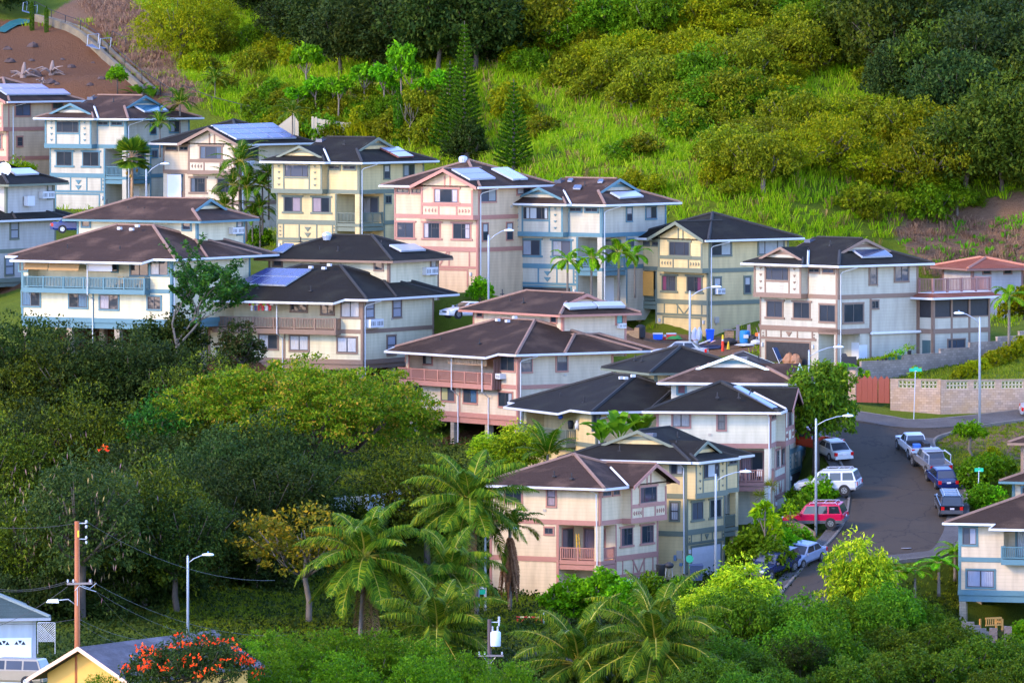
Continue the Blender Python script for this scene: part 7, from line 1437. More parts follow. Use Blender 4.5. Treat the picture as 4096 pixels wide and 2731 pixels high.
# ------------------------------------------------------------------ street furniture
LAMPM = plain('pale_lamp_metal', (.34, .38, .43), .4, .06, 3, .3)
def lamp(label, top, head, Y, Hh, group='street lamps'):
    t, e = P(*top, Y), P(*head, Y); o = E('street_lamp', label, 'street lamp', (t.x, t.y, t.z - Hh), 0, group); e = e - t; k = 1 if e.x > 0 else -1
    MB().tube([(0, 0, -1), (0, 0, Hh - .1), (0, 0, Hh)], [.115, .08, .07], 10).lathe([(.09, Hh - .02), (.05, Hh + .08), (.01, Hh + .1)], 8).build('pole', LAMPM, o, True)
    pts = [Vector((0, 0, Hh - .45)), Vector((e.x * .3, 0, Hh - .45 + (e.z + .45) * .55)), Vector((e.x * .65, 0, Hh + e.z - .06)), Vector((e.x * .88, 0, Hh + e.z))]; MB().tube(pts, .035, 7).build('arm', LAMPM, o, True)
    mb = MB(); c = Vector((e.x, 0, Hh + e.z)); rings = [(-.42, .04), (-.36, .10), (-.1, .15), (.15, .16), (.34, .12), (.42, .03)]; seg = 10; b = 0
    for x, r in rings: mb.v += [(c.x + k * x, c.y + r * math.cos(6.2832 * q / seg), c.z + (r * .8 if math.sin(6.2832 * q / seg) > 0 else r * .55) * math.sin(6.2832 * q / seg)) for q in range(seg)]
    for i in range(len(rings) - 1): mb.f += [(i * seg + q, i * seg + (q + 1) % seg, (i + 1) * seg + (q + 1) % seg, (i + 1) * seg + q) for q in range(seg)]
    mb.f += [tuple(range(seg - 1, -1, -1)), tuple((len(rings) - 1) * seg + q for q in range(seg))]
    hd = mb.build('lamp_head', plain('white_lamp_head', (.74, .78, .82), .35, .03), o, True); MB().lathe([(.05, 0), (.05, .1), (.02, .12)], 8, (c.x, c.y, c.z + .12)).build('light_sensor', plain('blue_sensor', (.1, .25, .5), .4), hd)
for lb, t, e, Y, Hh in (('street lamp beside the fan leaved palm', (585, 680), (660, 656), 742, 7.5), ('street lamp before the peach house wall, above the brown roofs', (1954, 944), (2036, 922), 686, 8.0), ('street lamp before the bamboo blind house and the junk pile', (2759, 1167), (2866, 1148), 671, 8.0), ('street lamp whose head hangs before the open garage', (3236, 1404), (3354, 1388), 655, 8.0),
        ('street lamp with arm to the left over the block wall', (3919, 1273), (3836, 1253), 648, 8.6), ('tall street lamp by the red wagon and white sedan', (3264, 1678), (3392, 1663), 613, 8.6), ('street lamp before the yellow and grey house garage', (2863, 1899), (2982, 1886), 597, 8.6), ('street lamp alone before the dark grove at the lower left', (751, 2226), (832, 2218), 560, 9.0), ('street lamp half hidden by palm fronds at the peach wall', (1941, 2150), (2046, 2112), 588, 8.0)): lamp(lb, t, e, Y, Hh)
POLEW = wood('red_brown_pole', (.30, .085, .02)); GREYW = wood('grey_crossarm', (.20, .17, .16)); PORC = paint('grey_insulator', (.5, .52, .55), .3)
def insul(mb, p, s=1): mb.lathe([(.02, 0), (.06 * s, .03), (.03 * s, .06), (.075 * s, .10), (.03 * s, .14), (.06 * s, .17), (.01, .2)], 8, tuple(p))
Y1 = 490; tp = P(308, 2084, Y1); o = E('utility_pole', 'reddish brown wooden utility pole with a street light arm and a yellow tag', 'utility pole', tp - Vector((0, 0, 14))); W1 = lambda u, v: P(u, v, Y1) - tp + Vector((0, 0, 14))
MB().tube([(0, 0, -1), (0, 0, 7), (0, 0, 14)], [.19, .17, .145], 12).build('pole', POLEW, o, True); ca = MB(); a, b = W1(268, 2333), W1(369, 2331); ca.hexa([(a.x, -.25, a.z - .06), (b.x, -.25, b.z - .06), (b.x, -.15, b.z - .06), (a.x, -.15, a.z - .06), (a.x, -.25, a.z + .06), (b.x, -.25, b.z + .06), (b.x, -.15, b.z + .06), (a.x, -.15, a.z + .06)]); ca.build('crossarm', GREYW, o)
for u in (272, 294, 362): mb = MB(); insul(mb, W1(u, 2328) + Vector((0, -.2, 0))); mb.build('insulator', PORC, o)
for v, k in ((2092, 1.3), (2155, 1.1)): q = W1(345, v); mb = MB().tube([(.1, 0, q.z), (q.x, 0, q.z)], .03, 5); insul(mb, q, k); insul(mb, q - Vector((0, 0, .3)), k); mb.build('bracket', PORC, o)
a, b = W1(305, 2420), W1(212, 2402); MB().tube([a, a.lerp(b, .35) + Vector((0, 0, .28)), b], .035, 6).build('light_arm', LAMPM, o, True); MB().hexa([(b.x - .42, -.12, b.z - .1), (b.x + .35, -.14, b.z - .12), (b.x + .35, .14, b.z - .12), (b.x - .42, .12, b.z - .1), (b.x - .3, -.09, b.z + .08), (b.x + .3, -.1, b.z + .12), (b.x + .3, .1, b.z + .12), (b.x - .3, .09, b.z + .08)]).build('lamp_head', plain('white_lamp_head', (.74, .78, .82), .35, .03), o)
q = W1(312, 2130); MB().box(q.x - .03, q.x + .07, -.19, -.14, q.z - .25, q.z + .15).build('yellow_tag', plain('yellow_tag', (.75, .45, .02), .5), o)
MB().tube([W1(300, 2360) + Vector((0, -.2, 0)), W1(318, 2340) + Vector((0, -.2, 0)), W1(340, 2350) + Vector((0, -.25, 0)), W1(385, 2365)], .02, 4).tube([W1(330, 2340) + Vector((0, -.2, 0)), W1(360, 2352), W1(386, 2330)], .02, 4).tube([(.02, -.2, W1(0, 2350).z), (.02, -.2, W1(0, 2420).z)], .02, 4).build('jumper_wires', plain('pale_wire', (.4, .45, .5), .5), o)
Y2 = 538; tp2 = P(1958, 2476, Y2); o2 = E('utility_pole', 'dark wooden utility pole carrying a pale grey transformer among the coconut palms', 'utility pole', tp2 - Vector((0, 0, 9))); W2 = lambda u, v: P(u, v, Y2) - tp2 + Vector((0, 0, 9))
MB().tube([(0, 0, -1), (0, 0, 9)], [.17, .14], 10).build('pole', wood('dark_pole', (.06, .035, .03)), o2, True); a, b = W2(1912, 2620), W2(2014, 2618); MB().box(a.x, b.x, -.26, -.15, a.z - .06, a.z + .06).build('crossarm', GREYW, o2)
MB().tube([W2(1935, 2626) + Vector((0, -.2, 0)), W2(1958, 2655) + Vector((0, -.2, 0)), W2(1982, 2626) + Vector((0, -.2, 0))], .025, 5).build('arm_brace', LAMPM, o2)
for u in (1917, 1939, 2008): mb = MB(); insul(mb, W2(u, 2616) + Vector((0, -.2, 0))); mb.build('insulator', PORC, o2)
c = W2(1982, 2583); tr_ = MB().lathe([(.34, 0), (.35, .05), (.35, .92), (.30, .98), (.1, 1.02)], 16, (c.x, -.05, c.z)); t_ = tr_.build('transformer', plain('transformer_grey', (.55, .60, .66), .4, .05), o2, True)
for dx in (-.2, .14): mb = MB(); insul(mb, Vector((c.x + dx, -.05, c.z + .98)), 1.2); insul(mb, Vector((c.x + dx, -.05, c.z + 1.14)), 1.0); mb.build('bushing', PORC, t_)
q = W2(1996, 2487); mb = MB().tube([(.1, 0, q.z), (q.x + .08, 0, q.z)], .03, 5); insul(mb, q, 1.5); insul(mb, q + Vector((0, 0, .18)), 1.3); mb.tube([q, q - Vector((0, 0, .25))], .05, 6); mb.build('bracket', PORC, o2)
WIRE = plain('dark_wire', (.05, .05, .055), .6)
def wire(a, b, sag, label, r=.013):
    pts = [a.lerp(b, t / 12) - Vector((0, 0, sag * 4 * (t / 12) * (1 - t / 12))) for t in range(13)]; tag(MB().tube(pts, r, 4).build('cable', WIRE), label, 'cable', 'overhead cables')
for a, b, sg in (((272, 2322), (-120, 2330), .5), ((294, 2322), (-120, 2342), .5), ((362, 2322), (1150, 2540), 1.0), ((345, 2085), (1100, 2320), 1.0), ((345, 2085), (-120, 2098), .3), ((300, 2475), (-120, 2478), .3), ((318, 2490), (640, 2600), .5), ((318, 2476), (700, 2560), .5), ((385, 2365), (1150, 2570), 1.2), ((385, 2366), (620, 2565), .4), ((270, 2345), (-60, 2520), .3)):
    wire(P(*a, Y1), P(*b, Y1 + (60 if b[0] > 500 else 0)), sg, 'thin dark overhead cable strung from the reddish brown utility pole')
def sign(label, c, w, base, Y, fancy=False):
    p = P(*c, Y); b = P(*base, Y); o = E('street_sign', label, 'street sign', (b.x, b.y, b.z), 0, 'street name signs'); del o['group']; hh = p.z - b.z; MB().tube([(0, 0, -.4), (p.x - b.x, 0, hh + .2)], .035, 6).build('post', STEEL, o)
    x = p.x - b.x; mb = MB().box(x - w / 2, x + w / 2, -.07, -.04, hh - .14, hh + .14)
    if fancy: mb = MB().prism([(x + dx * w / 2, -.07, hh + dz) for dx, dz in ((-1, -.13), (1, -.13), (1, .12), (.45, .13), (.4, .23), (-.25, .23), (-.3, .13), (-1, .12))], (0, .03, 0))
    mb.build('sign_plate', plain('sign_green', (.0, .36, .20), .4, .04), o); MB().box(x - .06, x + .1, -.076, -.072, hh - .12, hh - .07).build('plate_marking', WHITE, o)
sign('green street name sign with a stepped top before the pierced block wall', (3662, 1479), 1.0, (3655, 1657), 650, True); sign('green street name sign on a thin post by the pavement behind the black wagon', (3916, 1878), .68, (3909, 2042), 621)
hp_ = on_road(3207, 2182); o = E('fire_hydrant', 'yellow fire hydrant on the grass verge', 'fire hydrant', hp_); YEL = paint('hydrant_yellow', (.80, .52, .01), .4)
MB().lathe([(.2, -.1), (.2, .06), (.13, .08), (.13, .62), (.18, .64), (.18, .7), (.12, .84), (.04, .92), (.03, .96)], 12).build('barrel', YEL, o, True); MB().tube([(-.25, 0, .5), (.25, 0, .5)], .08, 8).tube([(0, -.26, .45), (0, 0, .45)], .1, 8).build('nozzle', YEL, o)
# ------------------------------------------------------------------ walls, gates and fences
class Frame:
    def __init__(s, a, b):
        t = math.atan2(b.y - a.y, b.x - a.x); s.M = Matrix.Translation(a) @ Matrix.Rotation(t, 4, 'Z'); s.inv = s.M.inverted(); s.inv3 = s.inv.to_3x3(); s.rz = t; s.a = a; s.len = math.hypot(b.x - a.x, b.y - a.y); s.F = Face(s, (0, 0, 0), (1, 0, 0), (0, -1, 0))
def z3(x, y): return 3296 + x / 2.94, 1200 + y / 2.94
CMU = blocks('tan_blocks', (.36, .255, .18), .4, .2, 'X', (.40, .22, .06), .45); CMUG = blocks('grey_blocks', (.26, .20, .155), .4, .2, 'X', (.11, .08, .06), .5); PIERCE = plain('cream_pierced_block', (.46, .40, .27), .7, .1)
def pierced_wall(name, label, a, b, ztop_px, opens, cat='wall'):
    f = Frame(a, b); o = E(name, label, cat, f.a, f.rz); zt = f.F.px(*ztop_px)[1]; ho = .62; mb = MB(); x0 = 0.0; L = f.len; xs = [(min(f.F.px(*z3(p, 980))[0], L), min(f.F.px(*z3(q, 980))[0], L)) for p, q in opens]
    mb.box(0, L, 0, .2, -1.2, zt - ho - .1); e = 0
    for p, q in xs: mb.box(e, p, 0, .2, zt - ho - .1, zt - .08); e = q
    mb.box(e, L, 0, .2, zt - ho - .1, zt - .08); mb.build('wall_face', CMU, o); MB().box(-.02, L + .02, -.02, .22, zt - .08, zt).build('coping', CMU, o)
    for p, q in xs:
        n = max(1, round((q - p) / .31)); pm = MB(); w = (q - p) / n; hh = ho / 2; z0 = zt - ho - .09
        for i in range(n + 1): pm.box(p + i * w - .022, p + i * w + .022, .03, .17, z0, zt - .085)
        for j in range(3): pm.box(p, q, .034, .166, z0 + j * hh - .02, z0 + j * hh + .02)
        for i in range(n):
            for j in range(2):
                for sx in (0, 1):
                    cx = p + (i + sx) * w; cz = z0 + j * hh; pts = [Vector((cx + (1 - 2 * sx) * w * .95 * math.cos(t), .1, cz + hh * .95 * math.sin(t))) for t in np.linspace(0, 1.57, 6)]; pm.tube(pts, .03, 4)
        pm.build('pierced_blocks', PIERCE, o)
    return o
wa, wb, wc = on_road(3561, 1634), on_road(3762, 1651), on_road(4230, 1636)
pierced_wall('block_wall', 'tan concrete block wall with two pierced screens right of the red gate', wa, wb, z3(1000, 926), ((875, 1070), (1140, 1330))); pierced_wall('block_wall', 'longer tan block wall with rust stained foot and pierced screens, behind the street lamp', wb + Vector((.03, 0, 0)), wc, z3(1700, 936), ((1440, 1690), (1760, 2015), (2090, 2340), (2420, 2660)))
gf = Frame(on_road(3425, 1612), on_road(3558, 1634)); o = E('wooden_gate', 'red brown wooden double gate with pointed boards', 'gate', gf.a, gf.rz); RG = wood('red_gate_stain', (.20, .034, .014)); L = gf.len; ed = [0, .165, .33, .49, .64, .66, .84, 1.0]
for i in range(7):
    if i == 4: continue
    x0, x1 = L * ed[i] + .008, L * ed[i + 1] - .008; MB().prism([(x0, 0, .08), (x1, 0, .08), (x1, 0, 2.0), ((x0 + x1) / 2, 0, 2.28), (x0, 0, 2.0)], (0, .05, 0)).build('gate_board', RG, o)
MB().box(0, L * .64, .06, .1, .5, .62).box(L * .66, L, .06, .1, .5, .62).build('gate_rail', RG, o)
pf = Frame(on_road(3392, 1606), on_road(3424, 1612)); mb = MB().box(0, pf.len - .05, 0, .3, -1, 2.55); o = E('gate_pier', 'tan block pier left of the red gate', 'pier', pf.a, pf.rz); mb.build('pier_blocks', CMU, o)
sa, sb = P(3395, 1510, 663), P(4125, 1395, 680); sf = Frame(sa, sb); o = E('stepped_wall', 'grey stepped block retaining wall along the side yard with potted plants on it', 'wall', sf.a, sf.rz); steps = [(285, 440, 790), (440, 935, 722), (935, 1370, 643), (1370, 1715, 572), (1715, 2040, 498), (2040, 2300, 430), (2300, 2500, 366)]; WT = {}
for p, q, t in steps:
    x0, z0 = sf.F.px(*z3(p, t)); x1, _ = sf.F.px(*z3(q, t)); WT[p] = z0; MB().box(x0 + .002, x1, 0, .2, -5, z0 - .07).build('wall_step', CMUG, o); MB().box(x0, x1 + .02, -.03, .23, z0 - .07, z0).build('coping', CMUG, o)
gp_, cp_ = plain('green_pot', (.05, .16, .12), .5), plain('dark_pot', (.03, .03, .035), .6)
for i, (x, st, k, m_, nm) in enumerate(((640, 440, .5, cp_, 'low succulent in a hidden pot, leftmost on the stepped wall'), (700, 440, .5, cp_, 'small dark potted plant second from the left on the stepped wall'), (738, 440, .8, cp_, 'potted plant with pale leaves on the stepped wall'), (780, 440, 1.0, gp_, 'bushy plant in a green pot on the stepped wall'), (825, 440, 1.0, gp_, 'dark leaved plant in a green pot on the stepped wall'), (895, 440, 1.45, gp_, 'branching plant in the largest green pot, with a blue tag'), (1012, 935, 1.35, cp_, 'single plant in a black pot on the next higher step of the wall'))):
    a_, _ = sf.F.px(*z3(x, 700)); p = sf.M @ Vector((a_, .08, WT[st])); o = E('potted_plant', nm, 'potted plant', p); r__ = .12 * k + .03; MB().lathe([(r__ * .75, 0), (r__, .22 * k), (r__ * 1.1, .24 * k), (r__ * .9, .24 * k)], 10).build('pot', m_, o, True)
    cc = r_.normal(size=(70, 3)) * np.array([.16, .16, .10]) * k + np.array([0, 0, .42 * k]); link('foliage', np_mesh('foliage', *leaves(r_, cc, cc - np.array([0, 0, .2]), .24 * k, .08 * k), L_SHRUB if i % 2 else L_TI), o)
def picket(label, a, b, h, m_, name='white_fence', gap=.14, post=1.8, cat='fence'):
    f = Frame(a, b); o = E(name, label, cat, f.a, f.rz); L = f.len; dz = b.z - a.z; pk = MB(); Zx = lambda x: dz * x / L
    for i in range(int(L / gap)): x = i * gap + .05; pk.box(x, x + .045, .0, .03, Zx(x) + .1, Zx(x) + h - .05)
    pk.build('pickets', m_, o); rl = MB()
    for z in (.12, h - .1): rl.hexa([(0, -.02, z), (L, -.02, z + dz), (L, .05, z + dz), (0, .05, z), (0, -.02, z + .09), (L, -.02, z + dz + .09), (L, .05, z + dz + .09), (0, .05, z + .09)])
    rl.build('fence_rails', m_, o)
    for i in range(int(L / post) + 1): x = min(i * post, L); MB().box(x - .06, x + .06, -.035, .085, Zx(x) - .6, Zx(x) + h + .1).build('post', m_, o)
BW = plain('bluish_white_fence', (.62, .70, .74), .5, .04); picket('bluish white picket fence under the broad umbrella tree', P(1300, 2062, 618), P(1470, 2052, 616), 1.35, BW); picket('second run of the white picket fence nearer the coconut palm', P(1472, 2060, 616), P(1650, 2030, 620), 1.5, BW)
VF = plain('cream_vinyl', (.42, .34, .22), .5, .05)
for lb, pts in (('cream panel wall with a sloping top behind the solar roof', ((1107, 509), (1172, 458), (1190, 470))), ('longer cream panel wall behind the yellow strap leaved plants', ((1250, 472), (1264, 474), (1330, 484), (1400, 494))), ('pale wall panel beside the thin column tree', ((1558, 580), (1600, 548), (1645, 540)))):
    Y = 766; q = [P(u, v, Y) for u, v in pts]; o = E('panel_wall', lb, 'wall', (q[0].x, Y, q[0].z - 2.5)); ring = [(p.x - q[0].x, 0, p.z - q[0].z + 2.5) for p in q]
    for (a, b) in zip(ring[:-1], ring[1:]): MB().prism([a, b, (b[0], 0, -.5), (a[0], 0, -.5)], (0, .12, 0)).build('wall_panel', VF, o)
    for p in ring: MB().box(p[0] - .1, p[0] + .1, -.05, .15, -.5, p[2] + .12).build('post', VF, o)
def zk(x, y): return x / 2.24, y / 2.24
for lb, pts in (('dark chain link fence climbing beside the dry gully, upper run', ((310, 45, 130), (460, 95, 205), (585, 140, 255), (720, 190, 300), (905, 320, 440))), ('short dark fence run above the concrete drain bridge', ((1005, 280, 400), (1125, 360, 460))), ('dark fence running down the gully below the drain bridge', ((970, 380, 510), (1120, 510, 620), (1272, 650, 760), (1437, 770, 860), (1545, 850, 940))), ('dark wire fence along the long grass behind the solar roofed house', ((1632, 785, 885), (1900, 900, 1000), (2160, 975, 1065), (2420, 1030, 1110), (2600, 1060, 1140)))):
    base = [gpt(*zk(x, y1), 700) for x, y0, y1 in pts]; o = E('chain_fence', lb, 'fence', base[0]); hs = [P(*zk(x, y0), b.y).z - b.z for (x, y0, y1), b in zip(pts, base)]; hs = [max(1.3, min(2.2, x)) for x in hs]
    for b, h_ in zip(base, hs): MB().tube([b - base[0] - Vector((0, 0, .3)), b - base[0] + Vector((0, 0, h_))], .05, 6).build('post', BLACK, o)
    rl = MB()
    for k in range(len(base) - 1): rl.tube([base[k] - base[0] + Vector((0, 0, hs[k])), base[k + 1] - base[0] + Vector((0, 0, hs[k + 1]))], .035, 5); rl.tube([base[k] - base[0] + Vector((0, 0, .2)), base[k + 1] - base[0] + Vector((0, 0, .2))], .012, 4)
    rl.build('fence_rails', BLACK, o)
# concrete drain down the bare slope
DR = ground_mix('stained_concrete', [(.09, .075, .055), (.20, .165, .10), (.25, .20, .11)], .5, 5); dp = [gpt(*zk(x, y), 700) for x, y in ((300, 195), (450, 235), (600, 285), (720, 355), (800, 425), (900, 520), (1000, 610), (1100, 700), (1200, 790), (1280, 860))]; mb = MB()
for a, b in zip(dp[:-1], dp[1:]):
    for w0, w1, z0, z1 in ((0, .35, -.6, .75), (.35, 1.3, -.6, .12), (1.3, 1.6, -.6, .5)): mb.hexa([a + Vector((w0, 0, z0)), b + Vector((w0, 0, z0)), b + Vector((w1, .3, z0)), a + Vector((w1, .3, z0)), a + Vector((w0, 0, z1)), b + Vector((w0, 0, z1)), b + Vector((w1, .3, z1)), a + Vector((w1, .3, z1))])
tag(mb.build('concrete_drain', DR), 'stained concrete drain running down beside the bare earth', 'drain', kind='structure')
g0 = gpt(*zk(860, 480), 700); o = E('drain_bridge', 'blue grey plate over the concrete drain with tubular hand rails', 'footbridge', g0); MB().prism([(-.95, -.9, .75), (.45, -1.3, .35), (1.0, .9, .45), (-.4, 1.2, .85)], (0, 0, .08)).build('plate', plain('blue_grey_plate', (.11, .14, .20), .6, .1), o)
for dx, dy, dz in ((-.85, -.8, .75), (.4, -1.2, .35)): MB().tube([(dx, dy, dz), (dx + .1, dy, dz + 1.1), (dx + 1.1, dy + 1.9, dz + 1.2), (dx + 1.0, dy + 1.9, dz + .1)], .035, 6).build('hand_rail', LAMPM, o)
o = dup(o, gpt(110, 70, 700), .3, 'smaller rail frame at the top of the bare slope', None, .8)
def stump(label, u, v, seed, s):
    r = random.Random(seed); o = E('tree_stump', label, 'tree stump', gpt(u, v, 700)); mb = MB()
    for i in range(11): a = r.uniform(0, 6.28); l = r.uniform(.8, 2.0) * s; up_ = r.uniform(-.1, .9); mb.tube([(0, 0, .2), (math.cos(a) * l * .5, math.sin(a) * l * .5, .3 + up_ * l * .5), (math.cos(a) * l, math.sin(a) * l, .15 + up_ * l * .6 + r.uniform(-.3, .2))], [.16 * s, .1 * s, .03], 6)
    mb.tube([(0, 0, -.2), (.1, 0, 1.0 * s), (.15, .1, 1.6 * s)], [.35 * s, .25 * s, .1], 8).build('root_mass', plain('bleached_wood', (.20, .145, .12), .85, .3, 3), o)
stump('bleached tree stump with splayed roots, nearer the left edge of the bare earth', 92, 312, 1, .95); stump('bleached fallen stump in the middle of the bare earth', 205, 302, 2, .9); stump('small root end by the lilac solar roof', 166, 338, 3, .4)
bmr = random.Random(5)
for i, (u, v, s) in enumerate(((132, 188, .7), (30, 200, .5), (40, 250, .6), (125, 245, .35), (285, 272, .5), (140, 305, .9), (200, 335, .7), (360, 343, .4), (405, 318, .4), (250, 240, .3), (60, 295, .5), (372, 255, .25), (230, 340, .35))):
    q = MB(); pts = []
    for j in range(5):
        for k in range(8): ph = -1.57 + 3.14 * j / 4; an = k * .785; rr = s * (.75 + .35 * bmr.random()); pts.append((rr * math.cos(ph) * math.cos(an), rr * math.cos(ph) * math.sin(an), rr * .7 * math.sin(ph)))
    q.v = pts; q.f = [(j * 8 + k, j * 8 + (k + 1) % 8, (j + 1) * 8 + (k + 1) % 8, (j + 1) * 8 + k) for j in range(4) for k in range(8)]
    tag(q.build('boulder', plain('dark_boulder', (.07, .045, .038), .95, .35, 2), None, False, gpt(u, v, 700)), 'dark boulder half buried in the bare earth slope', 'boulder', 'boulders in the bare earth')
tq = [(0, 120), (40, 95), (80, 82), (122, 90), (118, 102), (70, 108), (40, 125), (20, 138), (-5, 134)]; q = [gpt(u, v, 700) for u, v in tq]; c_ = sum(q, Vector()) / len(q); tm = MB()
rings = [[c_.lerp(p, k) + Vector((0, 0, .15 + .12 * bmr.random())) for p in q] for k in (.35, .7, 1)]; tm.v = [tuple(c_ + Vector((0, 0, .3)))] + [tuple(p) for rg in rings for p in rg]; n9 = len(q)
tm.f = [(0, 1 + k, 1 + (k + 1) % n9) for k in range(n9)] + [(1 + j * n9 + k, 1 + (j + 1) * n9 + k, 1 + (j + 1) * n9 + (k + 1) % n9, 1 + j * n9 + (k + 1) % n9) for j in range(2) for k in range(n9)]
tag(tm.build('tarpaulin', plain('teal_tarp', (.008, .085, .075), .6, .3)), 'crumpled teal tarpaulin on the bare earth at the upper left', 'tarpaulin')
# ------------------------------------------------------------------ things in yards
def zl(x, y): return 2450 + x / 3.618, 1280 + y / 3.618
def yard(name, label, cat, x, y, parts, group=None, y0=668):
    p = gpt(*zl(x, y), y0); o = E(name, label, cat, p, 0, group)
    for nm, mb, m_ in parts: mb.build(nm, m_, o, False)
    return o
BLUEP = plain('blue_plastic', (.01, .10, .62), .35, .05); REDP = plain('red_plastic', (.6, .02, .03), .4, .05); BARB = plain('barrel_blue', (.02, .20, .48), .4, .06)
yard('water_tank', 'black plastic water tank by the brick pile', 'tank', 405, 265, (('drum', MB().lathe([(.38, 0), (.42, .1), (.42, .95), (.36, 1.05), (.2, 1.1), (.18, 1.15)], 14), BLACK),))
yard('wheelie_bin', 'bright blue wheelie bin beside the garage of the bamboo blind house', 'bin', 1410, 320, (('bin', MB().hexa([(-.26, -.28, .05), (.26, -.28, .05), (.26, .28, .05), (-.26, .28, .05), (-.36, -.38, 1.0), (.36, -.38, 1.0), (.36, .38, 1.0), (-.36, .38, 1.0)]), BLUEP), ('lid', MB().hexa([(-.4, -.42, 1.0), (.4, -.42, 1.0), (.4, .42, 1.0), (-.4, .42, 1.0), (-.34, -.3, 1.12), (.34, -.3, 1.12), (.34, .4, 1.1), (-.34, .4, 1.1)]), BLUEP), ('wheel', MB().tube([(-.3, .33, .1), (.3, .33, .1)], .1, 8), BLACK)))
for nm, x, y, c_, lb in (('cooler', 655, 287, BLUEP, 'blue cooler box with white lid'), ('cooler', 850, 290, REDP, 'red cooler box with white lid before the garage door')): yard(nm, lb, 'cooler', x, y, (('box', MB().hexa([(-.38, -.2, 0), (.38, -.2, 0), (.38, .2, 0), (-.38, .2, 0), (-.42, -.23, .46), (.42, -.23, .46), (.42, .23, .46), (-.42, .23, .46)]), c_), ('lid', MB().box(-.43, .43, -.24, .24, .46, .58), WHITE)))
yard('water_jug', 'small red jug with white top between the coolers', 'jug', 757, 288, (('jug', MB().lathe([(.12, 0), (.13, .25), (.1, .28)], 10), REDP), ('lid', MB().lathe([(.11, .28), (.11, .4), (.05, .44)], 10), WHITE)))
yard('barrel', 'blue plastic barrel with a pale label against the grey wall', 'barrel', 1915, 338, (('drum', MB().lathe([(.40, 0), (.44, .06), (.46, .5), (.44, 1.0), (.38, 1.08), (.3, 1.1)], 16), BARB), ('label', MB().box(-.12, .3, -.47, -.455, .45, .75), WHITE)))
yard('brick_stack', 'stack of tan blocks with a dark board on top', 'bricks', 1690, 295, (('blocks', MB().box(-.4, .4, -.3, .3, 0, .8), blocks('stack_blocks', (.42, .24, .11), .3, .2)), ('board', MB().box(-.5, .6, -.3, .3, .86, .94), GREYW)))
yard('brick_stack', 'loose pile of pale bricks beside the black water tank', 'bricks', 300, 235, (('blocks', MB().box(-.6, .1, -.3, .3, -.2, .45).box(-.9, -.5, -.4, .2, -.2, .25).box(.1, .5, -.3, .2, -.2, .7), blocks('stack_blocks', (.42, .24, .11), .3, .2)),))
yard('bucket', 'white bucket by the silver car', 'bucket', 1205, 372, (('pail', MB().lathe([(.18, 0), (.21, .42), (.22, .44)], 12), WHITE), ('rim', MB().lathe([(.2, .44), (.2, .47)], 12), plain('orange_rim', (.5, .12, .04), .5))))
yard('traffic_cone', 'yellow cone in front of the junk pile', 'cone', 1677, 425, (('cone', MB().lathe([(.17, 0), (.14, .05), (.03, .68)], 10), plain('yellow_cone', (.8, .5, .01), .5)),), y0=660)
yard('lane_marker', 'red lane marker post with a yellow and white reflective collar', 'marker post', 1597, 450, (('tube', MB().lathe([(.13, 0), (.11, .85), (.10, .86)], 10), plain('marker_red', (.75, .04, .01), .5)), ('collar', MB().lathe([(.105, .86), (.1, 1.0)], 10), WHITE), ('cap', MB().lathe([(.1, 1.0), (.08, 1.35), (.04, 1.38)], 10), plain('yellow_cone', (.8, .5, .01), .5))), y0=655)
def lump(seed, rx, ry, rz):
    r = random.Random(seed); mb = MB(); mb.v = [(rx * math.cos(-.3 + 1.87 * j / 4) * math.cos(k * .785) * r.uniform(.8, 1.15), ry * math.cos(-.3 + 1.87 * j / 4) * math.sin(k * .785) * r.uniform(.8, 1.15), rz * math.sin(-.3 + 1.87 * j / 4) * r.uniform(.9, 1.1) + .15) for j in range(5) for k in range(8)]; mb.f = [(j * 8 + k, j * 8 + (k + 1) % 8, (j + 1) * 8 + (k + 1) % 8, (j + 1) * 8 + k) for j in range(4) for k in range(8)] + [tuple(32 + k for k in range(8))]; return mb
for x, y, m_, s, lb in ((1260, 300, WHITE, (.3, .3, .95), 'tall white sack by the garage door'), (1190, 290, plain('grey_sack', (.45, .48, .58), .7), (.28, .3, .85), 'grey sack beside the tall white one'), (1690, 358, BLACK, (.75, .4, .45), 'black rubbish bag in the junk pile'), (2040, 325, BLACK, (.55, .4, .5), 'black rubbish bag beside the blue barrel'), (1480, 395, plain('pink_cushion', (.6, .36, .34), .8), (.5, .4, .42), 'pink cushion on the junk pile'), (2080, 362, WHITE, (.55, .35, .3), 'white crumpled sheet below the blue barrel'), (1920, 395, WHITE, (.9, .5, .16), 'flattened white sacks on the grass'), (880, 292, plain('green_tarp', (.05, .28, .06), .6), (.75, .35, .3), 'green tarp before the red cooler'), (1390, 428, plain('yellow_rag', (.75, .45, .02), .7), (.28, .25, .3), 'yellow bundle in the junk pile')): yard('sack', lb, 'sack', x, y, (('cloth', lump(int(x), *s), m_),), y0=655)
